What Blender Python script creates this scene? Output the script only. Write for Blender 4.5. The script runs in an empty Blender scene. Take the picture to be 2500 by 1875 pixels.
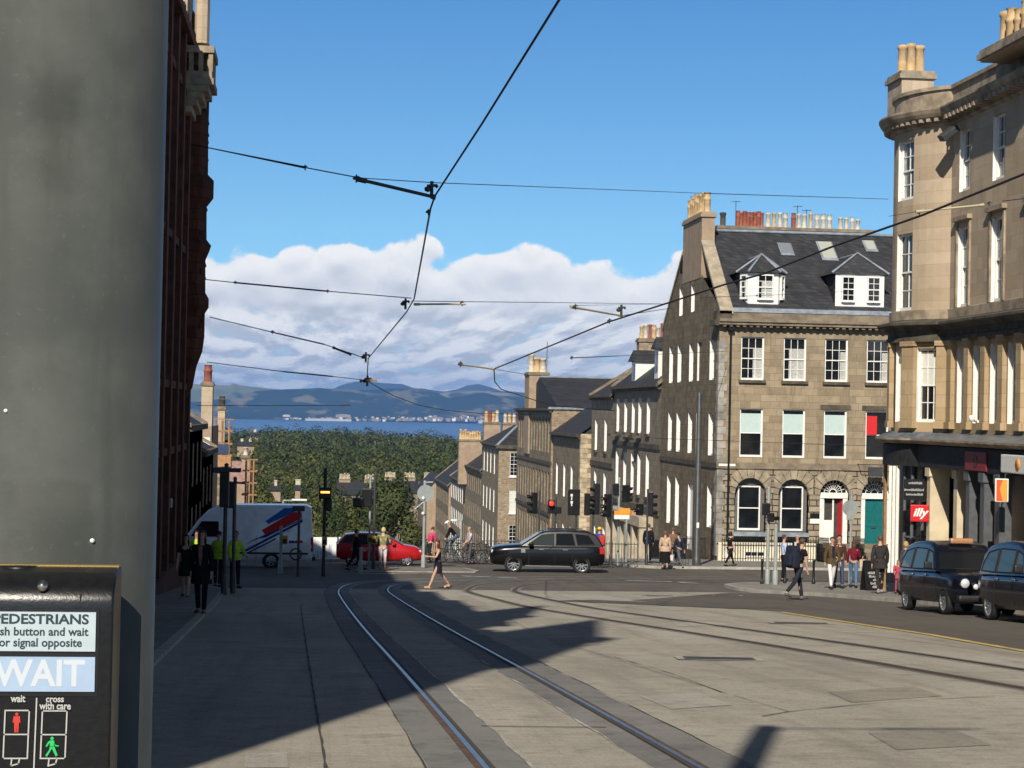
import bpy, bmesh, math, random
from mathutils import Vector, Matrix
C = bpy.context; SC = C.scene; COL = SC.collection
R = math.radians
random.seed(7)
# ------------------------------------------------------------------ camera, sky, sun, exposure
F, CX, CY = 4500.0, 1250.0, 937.5            # focal length and centre of the 2500 px wide photograph
YAW, PITCH, ROLL = R(6), R(.9), R(1.15)
EYE = Vector((0, 0, 1.65))
FW = Vector((math.sin(YAW)*math.cos(PITCH), math.cos(YAW)*math.cos(PITCH), math.sin(PITCH)))
R0 = Vector((math.cos(YAW), -math.sin(YAW), 0)); U0 = R0.cross(FW)
UP = U0*math.cos(ROLL) - R0*math.sin(ROLL); RT = R0*math.cos(ROLL) + U0*math.sin(ROLL)
cam = bpy.data.cameras.new('camera'); camo = bpy.data.objects.new('camera', cam); COL.objects.link(camo)
cam.sensor_width = 36; cam.lens = F/2500*36; cam.clip_start = .05; cam.clip_end = 60000
camo.matrix_world = Matrix(((RT.x, UP.x, -FW.x, EYE.x), (RT.y, UP.y, -FW.y, EYE.y), (RT.z, UP.z, -FW.z, EYE.z), (0, 0, 0, 1)))
SC.camera = camo
SUN_EL, SUN_AZ = R(37), R(17)                # the sun stands behind the camera, 17 degrees to the west of the street
TO_SUN = Vector((-math.sin(SUN_AZ)*math.cos(SUN_EL), -math.cos(SUN_AZ)*math.cos(SUN_EL), math.sin(SUN_EL)))
sl = bpy.data.lights.new('sun', 'SUN'); slo = bpy.data.objects.new('sun', sl); COL.objects.link(slo)
sl.energy = 5.0; sl.angle = R(.53); sl.color = (1, .92, .79)
slo.rotation_euler = (-TO_SUN).to_track_quat('-Z', 'Y').to_euler()
SC.view_settings.view_transform = 'Standard'; SC.view_settings.look = 'None'
SC.view_settings.gamma = 1; SC.view_settings.use_curve_mapping = False; SC.view_settings.exposure = 0.15
SC.cycles.max_bounces = 6; SC.cycles.diffuse_bounces = 3; SC.cycles.glossy_bounces = 3; SC.cycles.volume_bounces = 0
W = bpy.data.worlds.new('World'); SC.world = W; W.use_nodes = True

class NT:
    """small helper for building node trees"""
    def __init__(s, t): s.t = t; t.nodes.clear()
    def n(s, k, **kw):
        x = s.t.nodes.new('ShaderNode'+k)
        for a, b in kw.items(): setattr(x, a, b)
        return x
    def put(s, sock, v):
        if v is None: return
        if hasattr(v, 'is_output'): s.t.links.new(v, sock)
        else: sock.default_value = v if not (isinstance(v, tuple) and len(v) == 3 and sock.type == 'RGBA') else v+(1,)
    def math(s, op, a, b=None, c=None, clamp=False):
        x = s.n('Math', operation=op, use_clamp=clamp)
        for i, v in enumerate((a, b, c)): s.put(x.inputs[i], v)
        return x.outputs[0]
    def mix(s, f, a, b, mode='MIX'):
        x = s.n('Mix', data_type='RGBA', blend_type=mode)
        s.put(x.inputs[0], f); s.put(x.inputs[6], a); s.put(x.inputs[7], b)
        return x.outputs[2]
    def noise(s, vec, scale, detail=4, rough=.55, dims='3D'):
        x = s.n('TexNoise', noise_dimensions=dims)
        s.put(x.inputs['Vector'], vec); x.inputs['Scale'].default_value = scale
        x.inputs['Detail'].default_value = detail; x.inputs['Roughness'].default_value = rough
        return x.outputs[0]
    def step(s, v, a, b, lo=0., hi=1.):
        x = s.n('MapRange', interpolation_type='SMOOTHSTEP'); s.put(x.inputs[0], v)
        for i, q in zip((1, 2, 3, 4), (a, b, lo, hi)): s.put(x.inputs[i], q)
        return x.outputs[0]
    def comb(s, x, y, z):
        q = s.n('CombineXYZ')
        for i, v in enumerate((x, y, z)): s.put(q.inputs[i], v)
        return q.outputs[0]
    def sep(s, v):
        q = s.n('SeparateXYZ'); s.put(q.inputs[0], v); return q.outputs

def build_world():
    g = NT(W.node_tree)
    d = g.n('TexCoord').outputs['Generated']; x, y, z = g.sep(d)
    sky = g.n('TexSky', sky_type='NISHITA', sun_disc=False, sun_elevation=SUN_EL, sun_rotation=math.pi+SUN_AZ, altitude=60, air_density=1.0, dust_density=.3, ozone_density=2.5)
    zz = g.math('ADD', g.math('MULTIPLY', g.math('MAXIMUM', z, 0.), 1.9), .14)
    g.put(sky.inputs[0], g.comb(x, y, zz))
    ra = g.n('ValToRGB'); e = ra.color_ramp.elements            # clear blue of a north sky; unseen overhead part dimmed to keep shade dark
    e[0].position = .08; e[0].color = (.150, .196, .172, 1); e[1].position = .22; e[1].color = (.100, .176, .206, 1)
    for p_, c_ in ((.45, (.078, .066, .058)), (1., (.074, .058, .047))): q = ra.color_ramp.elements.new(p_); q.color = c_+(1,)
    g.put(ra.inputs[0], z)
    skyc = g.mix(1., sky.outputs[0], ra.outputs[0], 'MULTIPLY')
    az = g.math('ARCTAN2', x, y)
    # a bank of cumulus low over the firth: heaped billows above, rows of flat based clouds beneath running back to the horizon
    def heap(dz):
        zz_ = g.math('ADD', z, dz)
        n1 = g.noise(g.comb(az, g.math('MULTIPLY', zz_, 1.2), 3.6), 17., 2, .5); n2 = g.noise(g.comb(az, zz_, 7.7), 58., 5, .6)
        vo = g.n('TexVoronoi', feature='SMOOTH_F1'); g.put(vo.inputs['Vector'], g.comb(az, g.math('MULTIPLY', zz_, 1.25), 2.2)); vo.inputs['Scale'].default_value = 40.; vo.inputs['Smoothness'].default_value = .35
        h = g.math('ADD', g.math('MULTIPLY', g.math('SUBTRACT', n1, .5), .050), g.math('MULTIPLY', g.math('SUBTRACT', n2, .5), .022))
        h = g.math('ADD', h, g.math('MULTIPLY', g.math('SUBTRACT', .42, vo.outputs['Distance']), .034))
        return g.math('SUBTRACT', g.math('ADD', h, .086), zz_)
    d0 = heap(0.); d1 = heap(.005)
    cov = g.step(d0, -.0012, .0040)
    def rows(dz, w):
        k = g.math('DIVIDE', 1., g.math('ADD', g.math('MAXIMUM', g.math('ADD', z, dz), 0.), .030))
        return g.noise(g.comb(g.math('MULTIPLY', g.math('MULTIPLY', az, k), 1.35), g.math('MULTIPLY', k, .19), w), 2.1, 6, .55)
    r0 = rows(0., 1.3); r1 = rows(.0045, 1.3)
    rel = g.math('MULTIPLY', g.math('SUBTRACT', r0, r1), 5.5)
    low = g.step(z, .064, .046)
    gap = g.math('MULTIPLY', low, g.math('MULTIPLY', g.step(r0, .43, .32), .34))
    cov = g.math('MULTIPLY', cov, g.math('SUBTRACT', 1., gap))
    top = g.math('ADD', .60, g.math('MULTIPLY', g.math('SUBTRACT', g.math('SUBTRACT', d0, d1), .005), 34.))
    top = g.math('ADD', top, g.step(d0, .040, .0, -.16, .30))
    lowl = g.math('ADD', g.math('ADD', .53, rel), g.math('MULTIPLY', g.math('SUBTRACT', r0, .5), .8))
    mx = g.n('Mix', data_type='FLOAT'); g.put(mx.inputs[0], low); g.put(mx.inputs[2], top); g.put(mx.inputs[3], lowl)
    cl = g.n('ValToRGB'); e = cl.color_ramp.elements
    e[0].position = 0; e[0].color = (.53, .565, .62, 1); e[1].position = 1; e[1].color = (.93, .93, .915, 1)
    m = cl.color_ramp.elements.new(.42); m.color = (.68, .71, .76, 1); m = cl.color_ramp.elements.new(.72); m.color = (.82, .835, .855, 1)
    g.put(cl.inputs[0], mx.outputs[0])
    below = g.step(z, -.02, .004)
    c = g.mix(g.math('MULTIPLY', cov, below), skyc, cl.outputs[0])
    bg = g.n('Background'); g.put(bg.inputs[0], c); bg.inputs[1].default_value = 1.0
    o = g.n('OutputWorld'); g.t.links.new(bg.outputs[0], o.inputs[0])
build_world()

# ------------------------------------------------------------------ measuring: where a point of the photograph stands in the street
def ray(px, py): return FW + RT*((px-CX)/F) + UP*((CY-py)/F)
def gz(y):
    if y < 62: return -.07*y
    if y < 92: return -4.34-.045*(y-62)
    if y < 400: return -5.69-.085*(y-92)
    return -31.87-.0005*(y-400)
def G(px, py):
    d = ray(px, py); lo, hi = 1., 1500.
    t = 1.
    while t < 1500:
        p = EYE+d*t
        if p.z < gz(p.y): break
        t += max(.05, t*.002)
    a, b = t-max(.06, t*.003), t
    for _ in range(30):
        m = (a+b)/2; p = EYE+d*m
        if p.z < gz(p.y): b = m
        else: a = m
    return EYE+d*b
def onx(px, py, x): d = ray(px, py); return EYE+d*(x/d.x)
def ony(px, py, y): d = ray(px, py); return EYE+d*(y/d.y)
def c7(x, y): return (1550+x/3.16, 450+y/3.16)
def c8(x, y): return (1550+x/3.16, 950+y/3.16)
def c6(x, y): return (1000+x/3.16, 800+y/3.16)
def r1(x, y): return (2000+x/2.37, y/2.37)
def r2(x, y): return (2050+x/3.318, 600+y/3.318)
def r3(x, y): return (1800+x/3.16, 1030+y/3.16)

# ------------------------------------------------------------------ scene objects
def tag(o, label=None, cat=None, group=None, kind=None):
    if label: o['label'] = label
    if cat: o['category'] = cat
    if group: o['group'] = group
    if kind: o['kind'] = kind
    return o
def empty(name, loc=(0, 0, 0), rz=0., label=None, cat=None, group=None):
    o = bpy.data.objects.new(name, None); COL.objects.link(o); o.location = loc; o.rotation_euler = (0, 0, rz)
    o.empty_display_size = .2
    return tag(o, label, cat, group)
def link(name, me, parent=None, world=False):
    o = bpy.data.objects.new(name, me); COL.objects.link(o)
    if parent is not None:
        o.parent = parent
        if world:
            p = parent; L = Vector((0, 0, 0))
            while p is not None: L = L+Vector(p.location); p = p.parent
            o.location = -L
    return o
def kids(o): return [c for c in COL.objects if c.parent == o]
def copy_tree(o, parent=None):
    c = o.copy(); COL.objects.link(c); c.parent = parent
    for ch in KIDS.get(o.name, []) or kids(o): copy_tree(ch, c)
    return c
KIDS = {}

class MB:
    """collects faces, then links them as ONE mesh object"""
    def __init__(s): s.v = []; s.f = []; s.m = []; s.sm = []
    def add(s, vs, fs, mi=0, smooth=False):
        b = len(s.v); s.v += [tuple(v) for v in vs]
        for f in fs: s.f.append(tuple(b+i for i in f)); s.m.append(mi); s.sm.append(smooth)
    def quad(s, a, b, c, d, mi=0): s.add((a, b, c, d), ((0, 1, 2, 3),), mi)
    def poly(s, vs, mi=0): s.add(vs, (tuple(range(len(vs))),), mi)
    def box(s, x0, x1, y0, y1, z0, z1, mi=0, M=None):
        vs = [Vector((x, y, z)) for z in (z0, z1) for y in (y0, y1) for x in (x0, x1)]
        if M is not None: vs = [M @ v for v in vs]
        s.add(vs, ((0, 2, 3, 1), (4, 5, 7, 6), (0, 1, 5, 4), (2, 6, 7, 3), (0, 4, 6, 2), (1, 3, 7, 5)), mi)
    def bbox(s, x0, x1, y0, y1, z0, z1, b=.02, mi=0, M=None):
        """box with chamfered edges"""
        bm = bmesh.new(); bmesh.ops.create_cube(bm, size=1)
        for v in bm.verts: v.co = Vector(((x0+x1)/2+v.co.x*(x1-x0), (y0+y1)/2+v.co.y*(y1-y0), (z0+z1)/2+v.co.z*(z1-z0)))
        bmesh.ops.bevel(bm, geom=bm.edges[:], offset=b, segments=2, affect='EDGES', profile=.6)
        s.bm(bm, mi, M); bm.free()
    def bm(s, bm, mi=0, M=None, smooth=False, keep=False):
        bm.verts.index_update()
        vs = [(M @ v.co) if M is not None else v.co.copy() for v in bm.verts]; b = len(s.v); s.v += [tuple(v) for v in vs]
        for f in bm.faces: s.f.append(tuple(b+v.index for v in f.verts)); s.m.append(f.material_index if keep else mi); s.sm.append(smooth or f.smooth)
    def tube(s, p0, p1, r0, r1=None, n=10, mi=0, cap=True):
        p0 = Vector(p0); p1 = Vector(p1); r1 = r0 if r1 is None else r1; d = p1-p0
        if d.length < 1e-6: return
        q = d.to_track_quat('Z', 'Y').to_matrix(); vs = []
        for p, r in ((p0, r0), (p1, r1)):
            for k in range(n):
                a = 2*math.pi*k/n; vs.append(p+q @ Vector((r*math.cos(a), r*math.sin(a), 0)))
        s.add(vs, [(k, (k+1) % n, n+(k+1) % n, n+k) for k in range(n)], mi, True)
        if cap: s.add(vs, (tuple(reversed(range(n))), tuple(range(n, 2*n))), mi)
    def path(s, pts, r, n=6, mi=0):
        pts = [Vector(p) for p in pts]; rings = []
        for i, p in enumerate(pts):
            d = (pts[min(i+1, len(pts)-1)]-pts[max(i-1, 0)]); q = d.to_track_quat('Z', 'Y').to_matrix()
            rings.append([p+q @ Vector((r*math.cos(2*math.pi*k/n), r*math.sin(2*math.pi*k/n), 0)) for k in range(n)])
        vs = sum(rings, []); fs = []
        for i in range(len(pts)-1):
            for k in range(n): fs.append((i*n+k, i*n+(k+1) % n, (i+1)*n+(k+1) % n, (i+1)*n+k))
        fs.append(tuple(reversed(range(n)))); fs.append(tuple(range((len(pts)-1)*n, len(pts)*n)))
        s.add(vs, fs, mi, True)
    def lathe(s, prof, n=12, c=(0, 0, 0), mi=0, M=None, a0=0., a1=2*math.pi, smooth=True, cap=True):
        full = abs(a1-a0-2*math.pi) < 1e-6; m = n if full else n+1; vs = []
        for r, z in prof:
            for k in range(m):
                a = a0+(a1-a0)*k/n; v = Vector((c[0]+r*math.cos(a), c[1]+r*math.sin(a), c[2]+z)); vs.append(M @ v if M is not None else v)
        fs = []
        for i in range(len(prof)-1):
            for k in range(n):
                k2 = (k+1) % m; fs.append((i*m+k, i*m+k2, (i+1)*m+k2, (i+1)*m+k))
        s.add(vs, fs, mi, smooth)
        if full and cap and prof[0] != prof[-1]:
            s.add(vs[:m], (tuple(reversed(range(m))),), mi) if prof[0][0] > 1e-5 else None
            s.add(vs[-m:], (tuple(range(m)),), mi) if prof[-1][0] > 1e-5 else None
    def prism(s, poly, a, b, axis='y', mi=0, M=None):
        """extrude a 2-D polygon: axis y -> (x,z) polygon from y=a to y=b; x -> (y,z); z -> (x,y)"""
        def P(u, v, w):
            q = Vector((u, w, v)) if axis == 'y' else Vector((w, u, v)) if axis == 'x' else Vector((u, v, w))
            return M @ q if M is not None else q
        n = len(poly); vs = [P(u, v, a) for u, v in poly]+[P(u, v, b) for u, v in poly]
        fs = [tuple(range(n)), tuple(reversed(range(n, 2*n)))]+[(k, n+k, n+(k+1) % n, (k+1) % n) for k in range(n)]
        s.add(vs, fs, mi)
    def mesh(s, name, mats):
        me = bpy.data.meshes.new(name); me.from_pydata(s.v, [], s.f)
        for m in (mats if isinstance(mats, (list, tuple)) else [mats]): me.materials.append(m)
        me.polygons.foreach_set('material_index', s.m); me.polygons.foreach_set('use_smooth', s.sm); me.update()
        return me
    def fix(s):
        return s
    def build(s, name, mats, parent=None, world=False, norm=True):
        me = s.mesh(name, mats)
        if norm:
            bm = bmesh.new(); bm.from_mesh(me); bmesh.ops.recalc_face_normals(bm, faces=bm.faces[:]); bm.to_mesh(me); bm.free()
        return link(name, me, parent, world)

# ------------------------------------------------------------------ materials
def mat(name, col, rough=.6, metal=0., var=0., vs=6., bump=0., bs=40., spec=.4, coat=0., emit=None, es=1., col2=None, vd=5):
    m = bpy.data.materials.new(name); m.use_nodes = True; g = NT(m.node_tree)
    b = g.n('BsdfPrincipled'); o = g.n('OutputMaterial'); g.t.links.new(b.outputs[0], o.inputs[0])
    b.inputs['Roughness'].default_value = rough; b.inputs['Metallic'].default_value = metal
    b.inputs['Specular IOR Level'].default_value = spec; b.inputs['Coat Weight'].default_value = coat
    b.inputs['Coat Roughness'].default_value = .05
    c = tuple(col)+(1,)
    if var or bump:
        tc = g.n('TexCoord').outputs['Object']
    if var:
        f = g.noise(tc, vs, vd)
        c2 = tuple(col2)+(1,) if col2 else tuple(min(1, q*(1+var)) for q in col)+(1,); c1 = c if col2 else tuple(q*(1-var) for q in col)+(1,)
        g.put(b.inputs['Base Color'], g.mix(g.step(f, .3, .7), c1, c2))
    else: b.inputs['Base Color'].default_value = c
    if bump:
        bp = g.n('Bump'); bp.inputs['Strength'].default_value = bump; bp.inputs['Distance'].default_value = .02
        g.put(bp.inputs['Height'], g.noise(tc, bs, 5)); g.t.links.new(bp.outputs[0], b.inputs['Normal'])
    if emit: b.inputs['Emission Color'].default_value = tuple(emit)+(1,); b.inputs['Emission Strength'].default_value = es
    return m

def stone(name, c1, c2, cm, bw=.75, bh=.33, mort=.012, blotch=.5, dark=(.05, .045, .04), stain=.5, bump=.35, rough=.9, offs=(0, 0)):
    """ashlar: courses of blocks each with its own tone, joints, blotches and streaks of soot"""
    m = bpy.data.materials.new(name); m.use_nodes = True; g = NT(m.node_tree)
    b = g.n('BsdfPrincipled'); o = g.n('OutputMaterial'); g.t.links.new(b.outputs[0], o.inputs[0])
    p = g.n('NewGeometry').outputs['Position']; x, y, z = g.sep(p)
    wv = g.math('MULTIPLY', g.math('SUBTRACT', g.noise(p, 2.6, 3), .5), .06)
    uv = g.comb(g.math('ADD', g.math('ADD', g.math('ADD', x, y), offs[0]), wv), g.math('ADD', g.math('ADD', z, offs[1]), g.math('MULTIPLY', wv, .35)), 0.)
    br = g.n('TexBrick'); g.put(br.inputs['Vector'], uv); br.inputs['Scale'].default_value = 1; br.squash = .62; br.squash_frequency = 3; br.offset = .43
    br.inputs['Brick Width'].default_value = bw; br.inputs['Row Height'].default_value = bh
    br.inputs['Mortar Size'].default_value = mort; br.inputs['Mortar Smooth'].default_value = .3; br.inputs['Bias'].default_value = 0
    br.inputs['Color1'].default_value = (0, 0, 0, 1); br.inputs['Color2'].default_value = (1, 1, 1, 1); br.inputs['Mortar'].default_value = (.5, .5, .5, 1)
    ra = g.n('ValToRGB'); e = ra.color_ramp.elements
    e[0].color = c1+(1,); e[1].color = c2+(1,)
    k = ra.color_ramp.elements.new(.5); k.color = tuple((a+q)/2*.98 for a, q in zip(c1, c2))+(1,)
    g.put(ra.inputs[0], br.outputs[0])
    bl = g.noise(p, 1.7, 6, .6); bl2 = g.noise(g.comb(g.math('MULTIPLY', g.math('ADD', x, y), 1.6), g.math('MULTIPLY', z, .22), 4.), 1.3, 6, .65)
    fine = g.noise(p, 26., 4)
    c = g.mix(g.math('MULTIPLY', g.step(bl, .42, .72), blotch), ra.outputs[0], tuple(q*.62 for q in c1)+(1,))
    c = g.mix(g.math('MULTIPLY', g.step(bl2, .5, .75), stain), c, dark+(1,))
    c = g.mix(br.outputs[1], c, cm+(1,))
    c = g.mix(.35, c, g.mix(fine, (.55, .55, .55, 1), (1.45, 1.45, 1.45, 1)), 'MULTIPLY')
    g.put(b.inputs['Base Color'], c); b.inputs['Roughness'].default_value = rough; b.inputs['Specular IOR Level'].default_value = .2
    bp = g.n('Bump'); bp.inputs['Strength'].default_value = bump; bp.inputs['Distance'].default_value = .03
    g.put(bp.inputs['Height'], g.math('ADD', g.math('MULTIPLY', fine, .4), g.math('SUBTRACT', 1., br.outputs[1]))); g.t.links.new(bp.outputs[0], b.inputs['Normal'])
    return m

M = {}
M['white'] = mat('white_paint', (.78, .77, .73), .45, var=.06, vs=9)
M['glass'] = mat('window_glass', (.012, .014, .017), .04, spec=.7, var=.4, vs=1.5)
M['blind'] = mat('pale_blind', (.62, .62, .56), .6, var=.05, coat=.3)
M['blindgreen'] = mat('pale_green_blind', (.48, .60, .58), .6, var=.04, coat=.3)
M['curtain'] = mat('net_curtain', (.42, .42, .40), .8, var=.25, vs=14, coat=.3)
M['slate'] = stone('roof_slate', (.030, .031, .036), (.055, .055, .06), (.016, .016, .018), .34, .17, .008, .3, (.075, .07, .06), .25, .4, .65)
M['lead'] = mat('lead_flashing', (.22, .25, .29), .45, var=.25, vs=3, bump=.1)
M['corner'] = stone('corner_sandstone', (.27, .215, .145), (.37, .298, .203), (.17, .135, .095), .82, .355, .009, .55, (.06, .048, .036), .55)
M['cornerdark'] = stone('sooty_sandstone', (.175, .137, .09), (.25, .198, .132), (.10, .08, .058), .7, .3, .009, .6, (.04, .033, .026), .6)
M['rust'] = stone('rusticated_sandstone', (.25, .205, .15), (.38, .32, .235), (.05, .04, .03), .62, .305, .03, .4, (.06, .05, .04), .4, .8)
M['bow'] = stone('warm_sandstone', (.42, .325, .225), (.52, .415, .30), (.34, .265, .19), .95, .40, .006, .25, (.20, .15, .105), .3)
M['bowtrim'] = mat('weathered_sandstone_trim', (.31, .25, .18), .9, var=.35, vs=2.2, bump=.2)
M['gold'] = stone('golden_sandstone', (.40, .285, .16), (.50, .38, .235), (.28, .20, .12), .6, .42, .008, .3, (.12, .09, .06), .25)
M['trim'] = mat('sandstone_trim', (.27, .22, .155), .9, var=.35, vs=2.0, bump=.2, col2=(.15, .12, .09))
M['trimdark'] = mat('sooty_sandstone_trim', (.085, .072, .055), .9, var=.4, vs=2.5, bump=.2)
M['terr'] = stone('terrace_sandstone', (.22, .178, .122), (.31, .252, .18), (.13, .105, .075), .7, .32, .009, .5, (.05, .043, .036), .45)
M['terr2'] = stone('grey_terrace_sandstone', (.225, .186, .138), (.30, .25, .188), (.14, .115, .09), .75, .34, .010, .4, (.07, .06, .05), .4)
M['rubble'] = stone('rubble_sandstone', (.26, .18, .115), (.42, .32, .21), (.30, .25, .19), .42, .2, .03, .6, (.09, .07, .055), .35, .7)
M['render'] = mat('harled_render', (.34, .252, .178), .95, var=.12, vs=1.6, bump=.15)
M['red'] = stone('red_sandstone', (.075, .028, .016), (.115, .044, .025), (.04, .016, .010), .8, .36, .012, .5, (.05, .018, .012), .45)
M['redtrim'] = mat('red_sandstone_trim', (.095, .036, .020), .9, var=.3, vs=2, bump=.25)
M['pot'] = mat('buff_chimney_pot', (.52, .36, .19), .85, var=.2, vs=5)
M['potred'] = mat('terracotta_chimney_pot', (.27, .085, .055), .85, var=.25, vs=5)
M['potpale'] = mat('cream_chimney_pot', (.52, .46, .36), .85, var=.2, vs=5)
M['black'] = mat('black_paint', (.012, .012, .013), .35, var=.3, vs=5)
M['iron'] = mat('dark_grey_paint', (.05, .053, .055), .45, var=.2, vs=4)
M['galv'] = mat('galvanised_steel', (.33, .35, .36), .45, metal=.6, var=.15, vs=8)
M['greypost'] = mat('pale_grey_paint', (.30, .33, .32), .5, var=.1)
M['signback'] = mat('grey_sign_back', (.27, .30, .30), .5, var=.1)
M['cable'] = mat('wire_cable', (.03, .033, .037), .5)
M['rod'] = mat('pale_insulator_rod', (.45, .40, .27), .5)
M['wood'] = mat('weathered_wood', (.30, .18, .09), .8, var=.25, vs=8)
# ------------------------------------------------------------------ ground, road, tracks, pavements
def road_mat(name, c1, c2, lay=None, joint=None, rough=.8, speck=.25, stainc=(.10, .095, .085), slabs=None, stain=.55, bump=.25):
    m = bpy.data.materials.new(name); m.use_nodes = True; g = NT(m.node_tree)
    b = g.n('BsdfPrincipled'); o = g.n('OutputMaterial'); g.t.links.new(b.outputs[0], o.inputs[0])
    p = g.n('NewGeometry').outputs['Position']; x, y, z = g.sep(p)
    big = g.noise(p, .16, 5, .6); mid = g.noise(p, 1.3, 5, .65); fine = g.noise(p, 38., 3, .7)
    streak = g.noise(g.comb(g.math('MULTIPLY', x, 1.5), g.math('MULTIPLY', y, .10), 2.), 1., 5, .6)
    c = g.mix(g.step(big, .35, .65), c1+(1,), c2+(1,))
    c = g.mix(g.math('MULTIPLY', g.step(mid, .48, .75), stain), c, stainc+(1,))
    c = g.mix(g.math('MULTIPLY', g.step(streak, .45, .72), stain*.95), c, stainc+(1,))
    if slabs:
        br = g.n('TexBrick'); g.put(br.inputs['Vector'], g.comb(y, x, 0.) if slabs[2] else g.comb(x, y, 0.)); br.inputs['Scale'].default_value = 1
        br.inputs['Brick Width'].default_value = slabs[0]; br.inputs['Row Height'].default_value = slabs[1]; br.inputs['Mortar Size'].default_value = slabs[3]
        br.inputs['Color1'].default_value = (.78, .78, .78, 1); br.inputs['Color2'].default_value = (1.15, 1.15, 1.15, 1); br.inputs['Mortar'].default_value = (.55, .55, .55, 1)
        c = g.mix(slabs[4] if len(slabs) > 4 else .8, c, br.outputs[0], 'MULTIPLY')
    blot = g.noise(p, 4.2, 6, .7); peb = g.noise(p, 95., 2, .6)
    c = g.mix(g.math('MULTIPLY', g.step(blot, .52, .72), .5), c, tuple(q*.55 for q in stainc)+(1,))
    c = g.mix(.30, c, g.mix(g.step(peb, .35, .65), (.6, .6, .6, 1), (1.4, 1.4, 1.4, 1)), 'MULTIPLY')
    c = g.mix(speck, c, g.mix(fine, (.3, .3, .3, 1), (1.7, 1.7, 1.7, 1)), 'MULTIPLY')
    g.put(b.inputs['Base Color'], c); b.inputs['Roughness'].default_value = rough; b.inputs['Specular IOR Level'].default_value = .25
    bp = g.n('Bump'); bp.inputs['Strength'].default_value = bump; bp.inputs['Distance'].default_value = .01
    g.put(bp.inputs['Height'], fine); g.t.links.new(bp.outputs[0], b.inputs['Normal'])
    return m
M['setts'] = road_mat('granite_sett_paving', (.33, .303, .25), (.405, .372, .31), slabs=(.30, .10, False, .008, .30), speck=.6, stain=.6, stainc=(.21, .19, .155))
M['slab'] = road_mat('track_concrete', (.17, .165, .155), (.235, .228, .21), speck=.35, stain=.5, stainc=(.085, .085, .085))
M['tarmac'] = road_mat('worn_tarmac', (.105, .092, .078), (.135, .118, .098), speck=.4, stain=.5, stainc=(.07, .062, .055))
M['darktarmac'] = road_mat('dark_tarmac_patch', (.085, .078, .07), (.11, .10, .09), speck=.4, stain=.3, stainc=(.06, .055, .05))
M['flags'] = road_mat('paving_flags', (.22, .205, .18), (.27, .25, .22), slabs=(.9, .6, False, .012, .5), speck=.3, stain=.4)
M['kerb'] = mat('granite_kerb', (.36, .34, .30), .8, var=.2, vs=3)
M['joint'] = mat('dark_joint_filler', (.06, .056, .05), .9)
M['steel'] = mat('polished_rail_steel', (.36, .37, .39), .34, metal=1., var=.15, vs=6)
M['rust_steel'] = mat('rusty_rail_groove', (.10, .065, .045), .8, var=.3, vs=8)
M['yellow'] = mat('worn_yellow_line', (.50, .37, .12), .8, var=.3, vs=5)
M['whiteline'] = mat('worn_white_marking', (.42, .41, .38), .8, var=.35, vs=3)
M['cover'] = mat('cast_iron_cover', (.05, .047, .042), .6, var=.3, vs=10)

def sheet(name, xs, ys, dz, m, kind='structure', zf=gz, label=None, cat=None):
    mb = MB(); n = len(xs)
    mb.add([(x, y, zf(y)+dz) for y in ys for x in xs], [(j*n+i, j*n+i+1, (j+1)*n+i+1, (j+1)*n+i) for j in range(len(ys)-1) for i in range(n-1)])
    o = mb.build(name, m); tag(o, label, cat, kind=kind); return o
YS = [-60, -20, 0, 20, 40, 62, 77, 92, 130, 200, 300, 400]
def terrain_z(x, y):
    if y <= 400: return gz(y)
    b = gz(400)
    t = min(1, max(0, (y-1500)/1300)); t = t*t*(3-2*t)
    return b-(y-400)*.0005-t*33.5
def build_ground():
    mb = MB(); xs = [-3000, -1200, -500, -150, -40, 0, 40, 150, 500, 1200, 3000]
    ys = [-250, -60, -20, 0, 20, 40, 62, 77, 92, 130, 200, 300, 400, 550, 750, 1000, 1300, 1500, 1700, 1900, 2100, 2300, 2500, 2800, 3200]; n = len(xs)
    mb.add([(x, y, terrain_z(x, y)-.02) for y in ys for x in xs], [(j*n+i, j*n+i+1, (j+1)*n+i+1, (j+1)*n+i) for j in range(len(ys)-1) for i in range(n-1)])
    o = mb.build('terrain', mat('grass_and_earth', (.05, .075, .03), .95, var=.4, vs=.03)); tag(o, kind='structure')
    sheet('road', [-60, 0, 60], [-60, 0, 30, 62], .0, M['setts'])
    sheet('cross_street', [-90, 0, 90], [62, 92], .0, M['tarmac'])
    sheet('downhill_street', [2, 16.5], [92, 200, 400], .0, M['tarmac'])
build_ground()

def spline(pts, n=8):
    out = []
    P = [Vector(p) for p in pts]
    for i in range(len(P)-1):
        a, b, c, d = P[max(i-1, 0)], P[i], P[i+1], P[min(i+2, len(P)-1)]
        for k in range(n):
            t = k/n; out.append(.5*((2*b)+(c-a)*t+(2*a-5*b+4*c-d)*t*t+(3*b-a-3*c+d)*t**3))
    out.append(P[-1]); return out
def ribbon(name, line, o0, o1, dz, m, jag=0., kind='structure', wob=0):
    """a strip lying on the ground between two offsets from a line"""
    mb = MB(); vs = []; rnd = random.Random(3)
    for i, p in enumerate(line):
        d = (line[min(i+1, len(line)-1)]-line[max(i-1, 0)]); d.z = 0; d.normalize(); nrm = Vector((d.y, -d.x, 0))
        j0 = rnd.uniform(-jag, jag); j1 = rnd.uniform(-jag, jag)
        for q in (o0+j0, o1+j1):
            w = p+nrm*q; vs.append((w.x, w.y, gz(w.y)+dz))
    mb.add(vs, [(2*i, 2*i+1, 2*i+3, 2*i+2) for i in range(len(line)-1)])
    o = mb.build(name, m); tag(o, kind=kind); return o
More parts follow.
